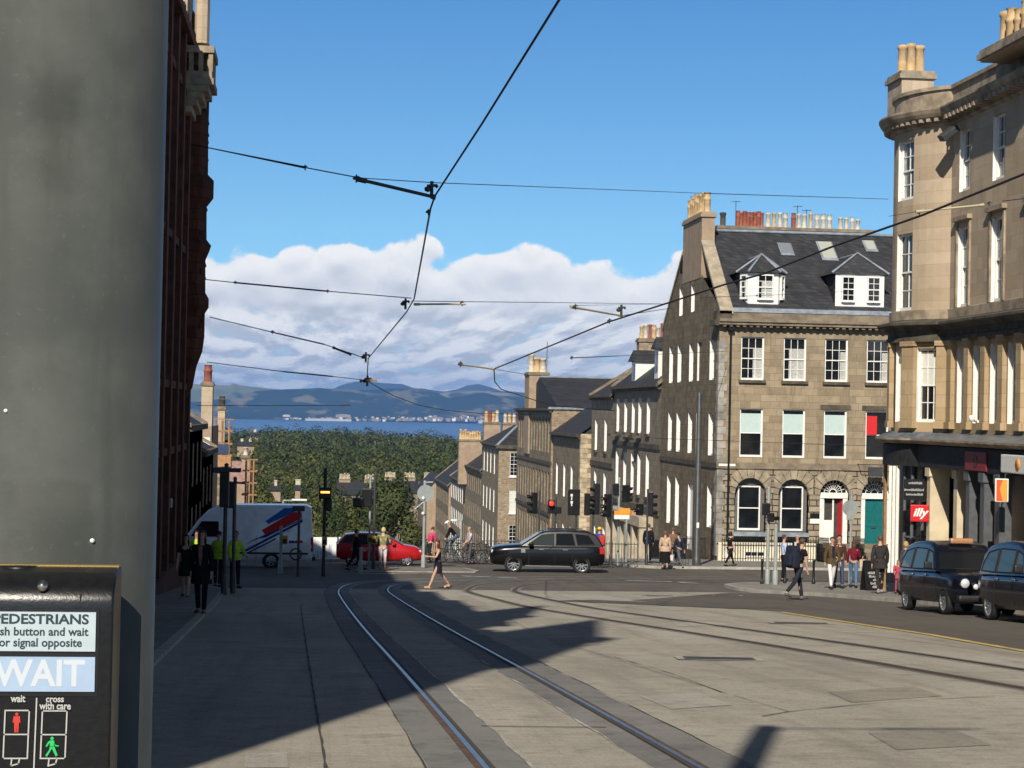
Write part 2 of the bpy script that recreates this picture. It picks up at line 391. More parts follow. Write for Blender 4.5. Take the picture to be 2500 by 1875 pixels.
def dense(line, step):
    out = [line[0]]
    for a, b in zip(line, line[1:]):
        n = max(1, int((b-a).length/step))
        for k in range(1, n+1): out.append(a.lerp(b, k/n))
    return out
T1 = [Vector((x, y, 0)) for x, y in ((2.3, -12), (2.15, 2), (2.06, 13), (1.95, 21), (1.85, 27), (1.74, 33.4), (1.62, 43.3), (1.55, 53), (1.57, 59), (1.78, 63.3), (2.35, 65.8), (3.7, 68.2), (6.5, 70.6), (11, 72.4), (18, 73.4), (30, 74), (60, 74.4))]
T1 = dense(spline(T1, 10), .6)
T2 = [Vector((x, y, 0)) for x, y in ((9.75, 5), (9.6, 12), (9.3, 18), (8.85, 23.5), (8.2, 30), (7.1, 38.5), (6.2, 46), (5.9, 53), (5.75, 58.5), (5.95, 62), (6.65, 65.3), (8.3, 67.9), (11.5, 69.4), (18, 70.3), (30, 70.8), (60, 71.2))]
T2 = dense(spline(T2, 10), .6)
g_ = .79
def lay_track(T, wear=False):
    if not wear:
        for s in (-1, 1):
            ribbon('track_slab', T, min(s*(g_-.34), s*(g_+.42)), max(s*(g_-.34), s*(g_+.42)), .004, M['slab'], jag=.02)
            ribbon('slab_joint', T, s*(g_+.425), s*(g_+.438), .007, M['joint'], jag=.010)
            ribbon('slab_joint', T, s*(g_-.355), s*(g_-.343), .007, M['whiteline'], jag=.02)
    else:
        for s in (-1, 1): ribbon('track_slab', T, s*(g_)-.17, s*(g_)+.17, .004, M['slab'], jag=.02)
    for s in (-1, 1):
        ribbon('tram_rail', T, s*g_-.075, s*g_+.075, .009, M['rust_steel'])
        ribbon('tram_rail', T, s*g_-.018, s*g_+.026, .013, M['steel'] if not wear else M['rust_steel'])
        ribbon('rail_groove', T, s*(g_-.05)-.018, s*(g_-.05)+.018, .014, M['joint'])
lay_track(T1); lay_track(T2, True)

def patch(name, pts, dz, m, kind='structure'):
    mb = MB(); P = [G(*p) if len(p) == 2 else Vector(p) for p in pts]
    # fill as a fan of narrow strips so that the sheet follows the slope
    bm = bmesh.new(); f = bm.faces.new([bm.verts.new((p.x, p.y, 0)) for p in P])
    bmesh.ops.triangulate(bm, faces=[f])
    for yc in (62, 77, 92):
        bmesh.ops.bisect_plane(bm, geom=bm.verts[:]+bm.edges[:]+bm.faces[:], plane_co=(0, yc, 0), plane_no=(0, 1, 0))
    for v in bm.verts: v.co.z = gz(v.co.y)+dz
    mb.bm(bm); bm.free(); o = mb.build(name, m); tag(o, kind=kind)
    for pl in o.data.polygons:
        if pl.normal.z < 0: o.data.flip_normals(); break
    return o
# tarmac of the cab rank beyond the yellow line, and the dark strip before the crossing
patch('cab_rank_tarmac', [(1540, 1466), (1700, 1478), (1902, 1494), (2088, 1522), (2268, 1549), (2520, 1594), (19, 30, 0), (19, 61, 0), (14, 61.5, 0)], .006, M['tarmac'])
yl = [G(*p) for p in ((1905, 1495), (2088, 1523), (2268, 1550), (2520, 1594))]
ribbon('yellow_line', dense(yl, .5), -.09, .09, .012, M['yellow'], jag=.015)
ribbon('dark_tarmac_strip', dense([G(1395, 1466), G(1560, 1473), G(1700, 1479), G(1850, 1486)], .5), -.9, .9, .010, M['darktarmac'], jag=.08)
# joints and seams in the paving
def seam(px, w=.02, m='joint', dz=.008, jag=.008): ribbon('paving_joint', dense([G(*p) for p in px], .35), -w/2, w/2, dz, M[m], jag=jag)
seam([(734, 1477), (745, 1560), (765, 1690), (795, 1875)], .022)
seam([(1175, 1774), (1480, 1777)], .035); seam([(1000, 1596), (1330, 1590)], .035, 'kerb'); seam([(850, 1549), (1220, 1549)], .035, 'kerb')
seam([(815, 1508), (1300, 1512)], .045, 'kerb'); seam([(430, 1500), (700, 1508)], .05, 'kerb')
seam([(1860, 1750), (1930, 1738), (2150, 1716), (2500, 1696)], .018); seam([(1500, 1605), (1640, 1645), (1760, 1690), (1925, 1738)], .012)

# pavements (a real step up)
def pavement(name, pts, m, h=.12, kerbw=.15):
    P = [G(*p) if len(p) == 2 else Vector(p) for p in pts]
    bm = bmesh.new(); f = bm.faces.new([bm.verts.new((p.x, p.y, 0)) for p in P]); bm.normal_update()
    if f.normal.z < 0: f.normal_flip()
    bmesh.ops.inset_individual(bm, faces=[f], thickness=kerbw, depth=0)
    for q in bm.faces: q.material_index = 0 if q == f else 1
    ext = [e for e in bm.edges if e.is_boundary]
    r = bmesh.ops.extrude_edge_only(bm, edges=ext)
    low = [v for v in r['geom'] if isinstance(v, bmesh.types.BMVert)]
    for q in r['geom']:
        if isinstance(q, bmesh.types.BMFace): q.material_index = 1
    ls = set(low)
    for v in low: v.co.z = -1.
    for q in bm.faces:
        if any(v in ls for v in q.verts): q.material_index = 1
    bmesh.ops.triangulate(bm, faces=[f])
    for yc in (20, 40, 62, 77, 92):
        bmesh.ops.bisect_plane(bm, geom=bm.verts[:]+bm.edges[:]+bm.faces[:], plane_co=(0, yc, 0), plane_no=(0, 1, 0))
    for v in bm.verts: v.co.z = gz(v.co.y)+(h if v.co.z > -.5 else -.02)
    mb = MB(); mb.bm(bm, keep=True); bm.free(); o = mb.build(name, [m, M['kerb']]); tag(o, kind='structure'); return o
pavement('pavement', [(-30, -20, 0), (-2.0, -20, 0), (-2.0, 24, 0), (-2.35, 45, 0), (-2.7, 58, 0), (-3.3, 61.5, 0), (-4.4, 63.4, 0), (-30, 63.8, 0)], M['flags'], .06)
nose = [(14.75, 65.6, 0), (14.7, 63.6, 0), (15.1, 61.5, 0), (16.3, 58, 0), (17.2, 52, 0), (17.6, 40, 0), (17.8, 10, 0), (40, 10, 0), (40, 68.2, 0), (17, 67.6, 0), (15.6, 66.9, 0)]
pavement('pavement', nose, M['flags'], .12)
pavement('pavement', [(15.5, 82.2, 0), (60, 83.4, 0), (60, 91.5, 0), (30, 91.5, 0), (21, 91.5, 0), (20.5, 92, 0), (20.4, 140, 0), (20.2, 395, 0), (17.0, 395, 0), (16.6, 140, 0), (15.0, 92, 0), (14.2, 86, 0), (14.4, 83.4, 0)], M['flags'], .12)
pavement('pavement', [(-60, 86.5, 0), (0.8, 86.2, 0), (2.0, 87.2, 0), (2.2, 92, 0), (2.0, 395, 0), (-9.4, 395, 0), (-9.4, 140, 0), (-9.4, 93.5, 0), (-60, 93.5, 0)], M['flags'], .12)
# a traffic island at the crossing where the post with the round sign stands
pavement('traffic_island', [(2.0, 75.3, 0), (6.6, 75.9, 0), (6.9, 77.2, 0), (6.5, 80.0, 0), (2.4, 80.0, 0), (1.7, 77, 0)], M['flags'], .035)
for pts in (((1125, 1407), (1200, 1409)), ((1215, 1411), (1262, 1412)), ((1530, 1418), (1640, 1421)), ((1655, 1422), (1705, 1425)), ((870, 1402), (1060, 1400))):
    ribbon('road_marking', dense([G(*p) for p in pts], .5), -.16, .16, .014, M['whiteline'], jag=.05)
# repairs: a few relaid patches, a little lighter or darker than the paving round them
M['relaid'] = road_mat('relaid_setts', (.27, .245, .20), (.315, .285, .235), slabs=(.30, .10, False, .008, .4), speck=.5, stain=.5, stainc=(.16, .145, .12)); M['relaidpale'] = road_mat('pale_relaid_setts', (.37, .345, .295), (.43, .40, .345), slabs=(.30, .10, False, .008, .4), speck=.5, stain=.3, stainc=(.24, .22, .19))
for pts, m_ in ((((1560, 1700), (1700, 1692), (1790, 1722), (1640, 1732)), 'relaidpale'), (((2020, 1690), (2230, 1676), (2300, 1700), (2080, 1716)), 'relaid'), (((1330, 1560), (1420, 1556), (1470, 1574), (1370, 1580)), 'relaid'), (((2120, 1790), (2330, 1782), (2420, 1820), (2190, 1832)), 'relaid'), (((1640, 1520), (1730, 1518), (1760, 1527), (1660, 1530)), 'relaidpale'), (((600, 1840), (700, 1838), (704, 1874), (596, 1876)), 'relaidpale')): patch('paving_repair', pts, .0045, M[m_])
# covers let into the paving: frame > lid
def cover(c, w, h, label, group=None):
    p = G(*c); e = empty('drain_cover', (p.x, p.y, gz(p.y)+.004), YAWC, label, 'drain cover', group)
    sl_ = -.07 if p.y < 62 else -.045
    def pl(mb, x0, x1, y0, y1, z): mb.quad((x0, y0, z+y0*sl_), (x1, y0, z+y0*sl_), (x1, y1, z+y1*sl_), (x0, y1, z+y1*sl_))
    a = MB(); pl(a, -w/2, w/2, -h/2, h/2, .006); a.build('frame', M['kerb'], e)
    b = MB(); pl(b, -w/2+.12, w/2-.12, -h/2+.12, h/2-.12, .011); b.build('lid', M['cover'], e)
YAWC = -R(6)
cover((1755, 1609), 1.25, .75, 'rectangular iron cover with a pale frame in the pale paving')
cover((1955, 1522), 1.35, .7, 'dark drain cover beside the end of the yellow line')
cover((1610, 1455), 1.1, .5, 'thin dark drain grate in the road before the dark tarmac strip')
cover((1775, 1454), 1.0, .5, 'thin drain grate in the road beside the kerb nose of the railed pavement')
# ------------------------------------------------------------------ building kit
Z = Vector((0, 0, 1))
def facade(mb, O, U, L, H, ops, depth=.26, mi=0, mr=1, top=None):
    """a wall with real openings: O lower corner seen from outside, U along; ops (u0,u1,v0,v1); top: optional gable outline above H"""
    O = Vector(O); U = Vector(U).normalized(); N = U.cross(Z)
    us = sorted({0., L}|{round(v, 4) for o in ops for v in o[:2]}); vs = sorted({0., H}|{round(v, 4) for o in ops for v in o[2:4]})
    for a, b in zip(us, us[1:]):
        for c, d in zip(vs, vs[1:]):
            cu, cv = (a+b)/2, (c+d)/2
            if any(o[0] < cu < o[1] and o[2] < cv < o[3] for o in ops): continue
            mb.quad(O+U*a+Z*c, O+U*b+Z*c, O+U*b+Z*d, O+U*a+Z*d, mi)
    for o in ops:
        a, b, c, d = o[:4]; I = -N*depth; P = [O+U*a+Z*c, O+U*b+Z*c, O+U*b+Z*d, O+U*a+Z*d]
        rr = o[4] if len(o) > 4 else mr
        for k in range(4): mb.quad(P[k], P[(k+1) % 4], P[(k+1) % 4]+I, P[k]+I, rr if k in (1, 3) else mi)
    if top:
        mb.poly([O+U*u+Z*v for u, v in top], mi)
def quadwall(mb, a, b, h0, h1, mi=0): mb.quad((a[0], a[1], h0), (b[0], b[1], h0), (b[0], b[1], h1), (a[0], a[1], h1), mi)
WCACHE = {}
WM = ['white', 'glass', 'blind', 'curtain', 'blindgreen']
def window_mesh(w, h, nx=3, ny=2, d=.2, style='plain', name='window'):
    key = (round(w, 2), round(h, 2), nx, ny, round(d, 2), style)
    if key in WCACHE: return WCACHE[key]
    mb = MB(); fw = .07; mid = h*.5
    y = d
    def bar(x0, x1, z0, z1, y0, y1, m=0): mb.box(x0, x1, y0, y1, z0, z1, m)
    bar(0, fw, 0, h, y-.10, y+.02); bar(w-fw, w, 0, h, y-.10, y+.02); bar(fw, w-fw, h-fw, h, y-.10, y+.02); bar(fw, w-fw, 0, fw*1.5, y-.13, y+.02)
    bar(fw, w-fw, mid-.028, mid+.028, y-.075, y-.0); 
    t = .014
    for lo, hi, yy in ((fw*1.5, mid-.028, y-.02), (mid+.028, h-fw, y-.05)):
        for k in range(1, nx): xx = fw+(w-2*fw)*k/nx; bar(xx-t, xx+t, lo, hi, yy-.02, yy+.01)
        for k in range(1, ny): zz = lo+(hi-lo)*k/ny; bar(fw, w-fw, zz-t, zz+t, yy-.018, yy+.008)
        mb.quad((fw, yy+.012, lo), (w-fw, yy+.012, lo), (w-fw, yy+.012, hi), (fw, yy+.012, hi), 1)
    def film(x0, x1, z0, z1, m, off=.005):
        for lo, hi, yy in ((fw*1.5, mid-.028, y-.02), (mid+.028, h-fw, y-.05)):
            a, b = max(z0, lo), min(z1, hi)
            if b > a: mb.quad((x0, yy+off, a), (x1, yy+off, a), (x1, yy+off, b), (x0, yy+off, b), m)
    if style == 'blindup': film(fw, w-fw, mid+.03, h-fw-.16, 4)
    elif style == 'blindfull': film(fw, w-fw, 0, h-fw-.05, 2)
    elif style == 'blindhalf': film(fw, w-fw, mid*.98, h-fw-.05, 2)
    elif style == 'netright': film(w*.55, w-fw, 0, h*.74, 3)
    elif style == 'netmost': film(w*.27, w-fw, 0, h*.74, 3)
    elif style == 'netedge': film(w*.70, w-fw, 0, h*.70, 3)
    elif style == 'curtains': film(fw, w*.25, 0, h, 3); film(w*.8, w-fw, 0, h, 3)
    me = mb.mesh(name, [M[k] for k in WM]); WCACHE[key] = me; return me
def rot_of(U): return math.atan2(U[1], U[0])
def add_window(parent, O, U, op, nx=3, ny=2, depth=.26, style='plain', sill=None, name='window', label=None):
    w, h = op[1]-op[0], op[3]-op[2]; me = window_mesh(w, h, nx, ny, depth-.05, style)
    p = Vector(O)+Vector(U)*op[0]+Z*op[2]; L = Vector(parent.location)
    o = link(name, me, parent); o.location = p-L; o.rotation_euler = (0, 0, rot_of(U))
    if label: o['label'] = label
    if sill:
        k = ('sill', round(w, 2), sill)
        if k not in WCACHE:
            mb = MB(); mb.box(-.1, w+.1, -.13, .10, -.15, 0.); WCACHE[k] = mb.mesh('sill', M[sill])
        s = link('sill', WCACHE[k], o)
    return o
def pots(parent, x0, x1, y0, y1, z, n, mats, h=.75, r=.13, seed=1, name='chimney_pot', jit=.15):
    rnd = random.Random(seed)
    for k in range(n):
        t = (k+.5)/n; hh = h*rnd.uniform(1-jit, 1+jit); rr = r*rnd.uniform(.9, 1.08); mb = MB()
        prof = rnd.choice([[(rr*1.15, 0), (rr*1.1, .06), (rr*.92, .1), (rr*.85, hh*.85), (rr*1.05, hh*.88), (rr*1.05, hh*.97), (rr*.8, hh)],
                           [(rr*1.1, 0), (rr, .08), (rr, hh*.6), (rr*1.12, hh*.63), (rr*1.12, hh*.7), (rr*.95, hh*.73), (rr*.9, hh*.95), (rr*1.1, hh)]])
        mb.lathe(prof, 10, (x0+(x1-x0)*t, y0+(y1-y0)*t, z)); mm = mats[k % len(mats)] if isinstance(mats, list) else mats
        mb.build(name, M[mm], parent, True)
def chimney(parent, x0, x1, y0, y1, z0, z1, m, n, mats, along='x', cap=None, h=.75, seed=1, r=.13):
    mb = MB(); mb.box(x0, x1, y0, y1, z0, z1-.28, 0); mb.box(x0-.09, x1+.09, y0-.09, y1+.09, z1-.28, z1-.12, 1); mb.box(x0-.03, x1+.03, y0-.03, y1+.03, z1-.12, z1, 1)
    c = mb.build('chimney', [M[m], M[cap or 'trim']], parent, True)
    if along == 'x': pots(c, x0+.1, x1-.1, (y0+y1)/2, (y0+y1)/2, z1, n, mats, h, seed=seed, r=r)
    else: pots(c, (x0+x1)/2, (x0+x1)/2, y0+.1, y1-.1, z1, n, mats, h, seed=seed, r=r)
    return c

# ------------------------------------------------------------------ the Georgian corner building
def corner_building():
    x0, x1, y0, y1 = 20.0, 34., 91., 106.4; zg = -5.7
    B = empty('corner_building', (x0, y0, zg), 0, 'soot streaked sandstone corner block with slate roof, two dormers and arched ground floor windows', 'building')
    # ---- front wall (faces the camera)
    O = Vector((x0, y0, zg)); U = Vector((1, 0, 0)); H1 = -.92-zg; Ht = 6.27-zg
    cols = [(21.12, 22.30), (23.31, 24.47), (25.45, 26.63), (27.62, 28.8), (29.8, 30.98), (32, 33.1)]
    ops2 = [(a-x0, b-x0, 3.55-zg, 5.72-zg) for a, b in cols]; ops1 = [(a-x0, b-x0, -.32-zg, 2.10-zg) for a, b in cols]
    mb = MB(); zl = -.62
    facade(mb, (x0, y0, zl), U, x1-x0, 6.27-zl, [(o[0], o[1], o[2]-(zl-zg), o[3]-(zl-zg)) for o in ops1+ops2], .24, 0, 1)
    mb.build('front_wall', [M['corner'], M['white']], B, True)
    # rusticated ground floor with arches: wall pieces and arch spandrels
    mv = MB(); mb = MB(); zb = -4.62; cx = [(21.72, .80), (23.93, .77), (26.05, .76), (28.2, .76), (30.4, .76)]; spring = -2.18; zt = -.92
    prev = x0
    for c, r in cx:
        mb.box(prev, c-r, y0-.05, y0+.25, zb, zt, 0)
        n = 14; arc = [(c-r*math.cos(math.pi*k/n), spring+r*math.sin(math.pi*k/n)) for k in range(n+1)]
        mb.poly([(c-r, y0-.05, zt)]+[(x, y0-.05, z) for x, z in arc[:n//2+1]]+[(c, y0-.05, zt)], 0)
        mb.poly([(c, y0-.05, zt)]+[(x, y0-.05, z) for x, z in arc[n//2:]]+[(c+r, y0-.05, zt)], 0)
        for (ax, az), (bx, bz) in zip(arc, arc[1:]): mb.quad((ax, y0-.05, az), (bx, y0-.05, bz), (bx, y0+.45, bz), (ax, y0+.45, az), 0)
        # wedge shaped stones round the arch, each a little proud of the wall
        nv = 9
        for k in range(nv):
            a0, a1 = math.pi*(k+.06)/nv, math.pi*(k+.94)/nv; P = []
            for a, inner in ((a0, 1), (a1, 1), (a1, 0), (a0, 0)):
                rr2 = r+.015 if inner else min(r+.58, (zt-.04-spring)/max(.25, math.sin(a)), (.86 if abs(math.cos(a)) > .3 else 9)*1.0/max(.25, abs(math.cos(a)))*1.18); P.append((c-rr2*math.cos(a), spring+rr2*math.sin(a)))
            mv.prism(P, y0-.10, y0+.02, 'y')
        mb.quad((c-r, y0+.45, zb), (c-r, y0+.45, spring), (c-r, y0-.05, spring), (c-r, y0-.05, zb), 0)
        mb.quad((c+r, y0+.45, zb), (c+r, y0+.45, spring), (c+r, y0-.05, spring), (c+r, y0-.05, zb), 0)
        prev = c+r
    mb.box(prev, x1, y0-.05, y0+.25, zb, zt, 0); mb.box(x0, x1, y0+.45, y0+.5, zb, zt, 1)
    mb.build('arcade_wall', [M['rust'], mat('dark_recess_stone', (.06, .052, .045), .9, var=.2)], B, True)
    mv.build('arch_stones', mat('arch_stone', (.30, .25, .18), .9, var=.3, vs=2.4, bump=.25), B, True)
    mb = MB(); mb.box(x0-.06, x1, y0-.13, y0+.1, -.92, -.66, 0); mb.box(x0-.06, x1, y0-.08, y0+.1, -.66, -.60, 0); mb.build('string_course', M['trim'], B, True)
    # arched windows
    for k, (c, r) in enumerate(cx[:2]):
        o = add_window(B, (0, y0, 0), U, (c-.58, c+.58, -4.02, -1.78), 1, 1, .40, 'plain', name='window')
        mb = MB(); n = 16
        arc = [(c-r*math.cos(math.pi*i/n), spring+r*math.sin(math.pi*i/n)) for i in range(n+1)]
        mb.poly([(x, y0+.30, z) for x, z in arc if z > -1.80]+[], 0)
        mb.box(c-r, c-.58, y0+.28, y0+.34, -4.05, -1.78, 0); mb.box(c+.58, c+r, y0+.28, y0+.34, -4.05, -1.78, 0); mb.box(c-r, c+r, y0+.28, y0+.34, -4.2, -4.03, 0)
        q = mb.build('arch_panel', mat('grey_panel_paint', (.12, .12, .115), .6, var=.1), B, True)
        mb = MB(); mb.box(c-r-.05, c+r+.05, y0-.12, y0+.28, -4.30, -4.10); mb.build('sill', M['lead'], o, False).location = Vector((0, 0, 0))
        o2 = [ch for ch in o.children][0]; o2.location = -Vector((c-.58, y0, -4.02))
    # doors with fanlights
    for k, (c, r) in enumerate(cx[2:5]):
        y = y0+.26
        mb = MB(); mb.box(c-.74, c-.50, y-.12, y+.06, -4.72, -2.34); mb.box(c+.50, c+.74, y-.12, y+.06, -4.72, -2.34); mb.box(c-.74, c+.74, y-.16, y+.06, -2.34, -2.06)
        f = mb.build('door_frame', M['white'], B, True)
        mb = MB(); n = 18; z0 = -2.06
        mb.poly([(c-.70*math.cos(math.pi*i/n), y+.03, z0+.70*math.sin(math.pi*i/n)) for i in range(n+1)], 1)
        for rr, t in ((.72, .05), (.47, .03), (.2, .04)):
            for i in range(n):
                a, b = math.pi*i/n, math.pi*(i+1)/n
                P = [(c-q*math.cos(s), y-.02, z0+q*math.sin(s)) for q, s in ((rr-t, a), (rr, a), (rr, b), (rr-t, b))]; mb.poly(P, 0)
        for i in range(1, 10):
            a = math.pi*i/10; d = Vector((-math.cos(a), 0, math.sin(a))); t = Vector((math.sin(a), 0, math.cos(a)))*.014; p = Vector((c, y-.02, z0))
            mb.quad(p+d*.2-t, p+d*.2+t, p+d*.70+t, p+d*.70-t, 0)
        mb.build('fanlight', [M['white'], M['glass']], B, True)
        if k == 0:
            mb = MB(); mb.box(c-.50, c+.50, y+.30, y+.34, -4.62, -2.34, 0); mb.build('door_recess', M['black'], B, True)
            mb = MB(); mb.box(c-.50, c+.06, y-.02, y+.02, -4.6, -3.45, 0); mb.box(c-.5, c-.44, y-.02, y+.02, -3.45, -2.36, 0); mb.box(c-.02, c+.06, y-.02, y+.02, -3.45, -2.36, 0)
            mb.build('notice_board', M['white'], B, True)
            mb = MB(); mb.box(0, .80, -.03, .03, -4.60, -2.36); mb.box(.1, .7, -.045, -.03, -4.4, -3.6); mb.box(.1, .7, -.045, -.03, -3.4, -2.6)
            d = mb.build('door', mat('red_door_paint', (.36, .025, .03), .35, var=.1), B); d.location = (c+.50-B.location.x, y+.0-B.location.y, -B.location.z); d.rotation_euler = (0, 0, R(128)); d['label'] = 'open red panelled door'
        else:
            dm = mat('teal_door_paint', (.01, .13, .135), .35, var=.1)
            mb = MB(); mb.box(c-.5, c+.5, y+.02, y+.08, -4.62, -2.34); 
            for zz in ((-4.5, -3.9), (-3.75, -3.1), (-3.0, -2.45)):
                for xx in ((c-.43, c-.04), (c+.04, c+.43)): mb.box(xx[0], xx[1], y+.0, y+.02, zz[0], zz[1])
            d = mb.build('door', dm, B, True); d['label'] = 'closed teal panelled door'
            mb = MB(); mb.box(c-.14, c+.14, y-.02, y+.0, -3.84, -3.78); mb.build('letterbox', mat('brass', (.5, .33, .1), .3, metal=1), d, True)
    # name plates and a small hanging sign between arches
    mb = MB(); mb.box(24.8, 25.28, y0-.09, y0-.06, -3.35, -3.1, 1); mb.box(24.8, 25.28, y0-.09, y0-.06, -3.62, -3.38, 0); mb.build('name_plate', [M['white'], M['black']], B, True)
    mb = MB(); mb.box(20.05, 20.9, y0-.16, y0-.13, -.80, -.68, 0); mb.build('street_name_plate', M['white'], B, True)
    for k, op in enumerate(ops1):
        st = 'blindup' if k < 3 else 'plain'
        w = add_window(B, O, U, op, 1, 1, .24, st, sill=None)
        if k == 3:
            mb = MB(); u = op[0]; mb.box(.07, .60, .05, .07, 1.23, 2.18); q = mb.build('red_panel', mat('red_display_panel', (.62, .02, .025), .5), w)
            q.location = (0, 0, 0)
    for k, op in enumerate(ops2): add_window(B, O, U, op, 3, 2, .24, ('netright', 'netmost', 'netedge', 'netedge', 'plain', 'plain')[k], sill='trimdark')
    # lintel bands above windows
    mb = MB()
    for k, (a, b) in enumerate(cols):
        if k in (2, 3): mb.box(a-.2, b+.2, y0-.03, y0+.05, 2.14, 2.38)
    mb.build('lintel_band', M['trimdark'], B, True)
    # ---- west wall (faces the downhill street): U runs towards the camera
    O2 = Vector((x0, y1, zg-1.2)); U2 = Vector((0, -1, 0)); L2 = y1-y0; zz = zg-1.2
    ys = [103.64, 101.2, 97.95, 92.7]
    def opw(yc, a, b, w=1.05): return (y1-yc-w/2, y1-yc+w/2, a-zz, b-zz)
    W2 = [opw(y, 3.55, 5.6) for y in ys]; W1 = [opw(y, -.32, 1.85) for y in ys]; W0 = [opw(y, -4.45, -1.75) for y in ys[:2]]+[opw(ys[3], -4.0, -1.9)]; D0 = [opw(97.5, -5.5, -2.0, 1.3)]
    WG = [opw(101.05, 7.25, 8.8, .9), opw(97.8, 7.3, 8.75, .9)]; WB = [opw(95.8, 3.55, 5.6), opw(95.8, -.3, 1.85)]
    mb = MB(); facade(mb, O2, U2, L2, 6.7-zz, W2+W1+W0+D0+WB, .30, 0, 1)
    # gable with its two attic windows
    h = lambda y: 6.7+(y-90.4)*.76 if y < 97.8 else 6.7+(105.6-y)*.80
    seg = [y1, WG[0][0]*-1+y1, y1-WG[0][1], y1-WG[1][0], y1-WG[1][1], y0]
    seg = [106.4, 101.5, 100.6, 98.25, 97.35, 91.0]
    for i, (a, b) in enumerate(zip(seg, seg[1:])):
        if i in (1, 3):
            w0, w1 = (7.25, 8.8) if i == 1 else (7.3, 8.75)
            mb.quad((x0, a, 6.7), (x0, b, 6.7), (x0, b, w0), (x0, a, w0), 0)
            mb.quad((x0, a, w1), (x0, b, w1), (x0, b, max(w1, min(h(b), 9.6))), (x0, a, max(w1, min(h(a), 9.6))), 0)
            for p, q, m_ in (((a, w0), (b, w0), 0), ((b, w0), (b, w1), 1), ((b, w1), (a, w1), 0), ((a, w1), (a, w0), 1)):
                mb.quad((x0, p[0], p[1]), (x0, q[0], q[1]), (x0+.3, q[0], q[1]), (x0+.3, p[0], p[1]), m_)
        else:
            P = [(x0, a, 6.7), (x0, b, 6.7), (x0, b, max(6.7, min(h(b), 9.9))), (x0, a, max(6.7, min(h(a), 9.9)))]
            mb.poly(P, 0)
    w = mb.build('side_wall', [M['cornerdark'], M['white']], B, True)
    for op in W2+W1: add_window(B, O2, U2, op, 2, 2, .30, 'plain')
    for op in W0: add_window(B, O2, U2, op, 2, 2, .30, 'plain')
    for op in WB:
        mb = MB(); mb.box(x0+.10, x0+.16, y1-op[1], y1-op[0], op[2]+zz, op[3]+zz); mb.build('blind_window', M['cornerdark'], B, True)
    for op in WG: add_window(B, O2, U2, op, 2, 2, .30, 'plain')
    mb = MB(); op = D0[0]; mb.box(x0+.12, x0+.2, y1-op[1], y1-op[0], op[2]+zz, op[3]+zz); d = mb.build('door', M['white'], B, True); d['label'] = 'white side door'
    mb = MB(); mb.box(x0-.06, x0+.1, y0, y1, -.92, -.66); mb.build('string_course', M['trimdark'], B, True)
    # painted quoin strip and black drainpipe at the corner
    mb = MB()
    for i in range(30):
        z = zg+.4+i*.36
        if z > -.7 and z < 6.1 or z < -1.2: mb.box(x0-.025, x0+(.42 if i % 2 else .28), y0-(.075 if z < -.9 else .03), y0+(.4 if i % 2 else .6), z, z+.345)
    mb.build('quoins', mat('pale_grey_quoin', (.30, .28, .25), .9, var=.4, vs=1.6, bump=.2), B, True)
    mb = MB(); mb.tube((x0+.55, y0-.16, zg+.6), (x0+.55, y0-.16, 6.2), .055, n=8); mb.box(x0+.40, x0+.70, y0-.3, y0-.03, 6.0, 6.3)
    mb.build('drainpipe', M['black'], B, True)
    # eaves cornice with small blocks, parapet gutter
    mb = MB(); mb.box(x0-.1, x1, y0-.42, y0+.2, 6.30, 6.45); mb.box(x0-.1, x1, y0-.5, y0+.2, 6.45, 6.60); mb.box(x0+.3, x1, y0-.22, y0+.2, 6.60, 6.92)
    for k in range(60): mb.box(x0+.1+k*.34, x0+.26+k*.34, y0-.36, y0-.0, 6.20, 6.30) if x0+.3+k*.34 < x1 else None
    mb.build('eaves_cornice', M['trim'], B, True)
    mb = MB(); mb.box(x0-.3, x0, y0-.3, y0+.9, 6.25, 6.55); mb.box(x0-.2, x0+.55, y0-.3, y0+.6, 6.55, 7.0); mb.build('skewput', M['trimdark'], B, True)
    # slate roof: steep front slope to a ridge, back slope
    mb = MB(); ye, yr, zr, ze = y0-.18, 97.0, 11.62, 6.93
    mb.quad((x0+.35, ye, ze), (x1, ye, ze), (x1, yr, zr), (x0+.35, yr, zr)); mb.quad((x0+.35, yr, zr), (x1, yr, zr), (x1, y1, 6.4), (x0+.35, y1, 6.4))
    rf = mb.build('roof', M['slate'], B, True)
    mb = MB(); mb.tube((x0+.6, yr-.05, zr+.03), (x1, yr-.05, zr+.03), .09, n=8); mb.build('ridge_lead', M['lead'], rf, True)
    mb = MB(); mb.quad((x0+.3, ye-.02, ze+.02), (x1, ye-.02, ze+.02), (x1, ye+.3, ze+.26), (x0+.3, ye+.3, ze+.26)); mb.build('gutter_lead', M['lead'], rf, True)
    # skew copings up the gable
    cope = mat('pale_coping_stone', (.36, .30, .22), .9, var=.25, vs=2, bump=.2)
    for (ya, za), (yb, zb_) in (((90.7, 6.85), (95.6, 10.75)), ((106.4, 6.6), (100.7, 10.6))):
        mb = MB(); mb.prism([(ya, za), (yb, zb_), (yb, zb_+.22), (ya, za+.22)], x0-.06, x0+.62, 'x'); mb.build('gable_coping', cope, B, True)
    # rendered gable chimney
    c = chimney(B, x0-.02, x0+.68, 95.7, 100.7, 9.0, 12.5, 'render', 8, 'pot', 'y', cap='render', h=1.15, seed=4, r=.2)
    # long chimney wall on the ridge, red, buff and cream pots
    mb = MB(); mb.box(21.2, 29.7, 97.2, 97.9, 10.8, 11.78, 0); mb.box(21.1, 29.8, 97.1, 98.0, 11.78, 11.95, 0); c = mb.build('ridge_chimney', [M['trim']], B, True)
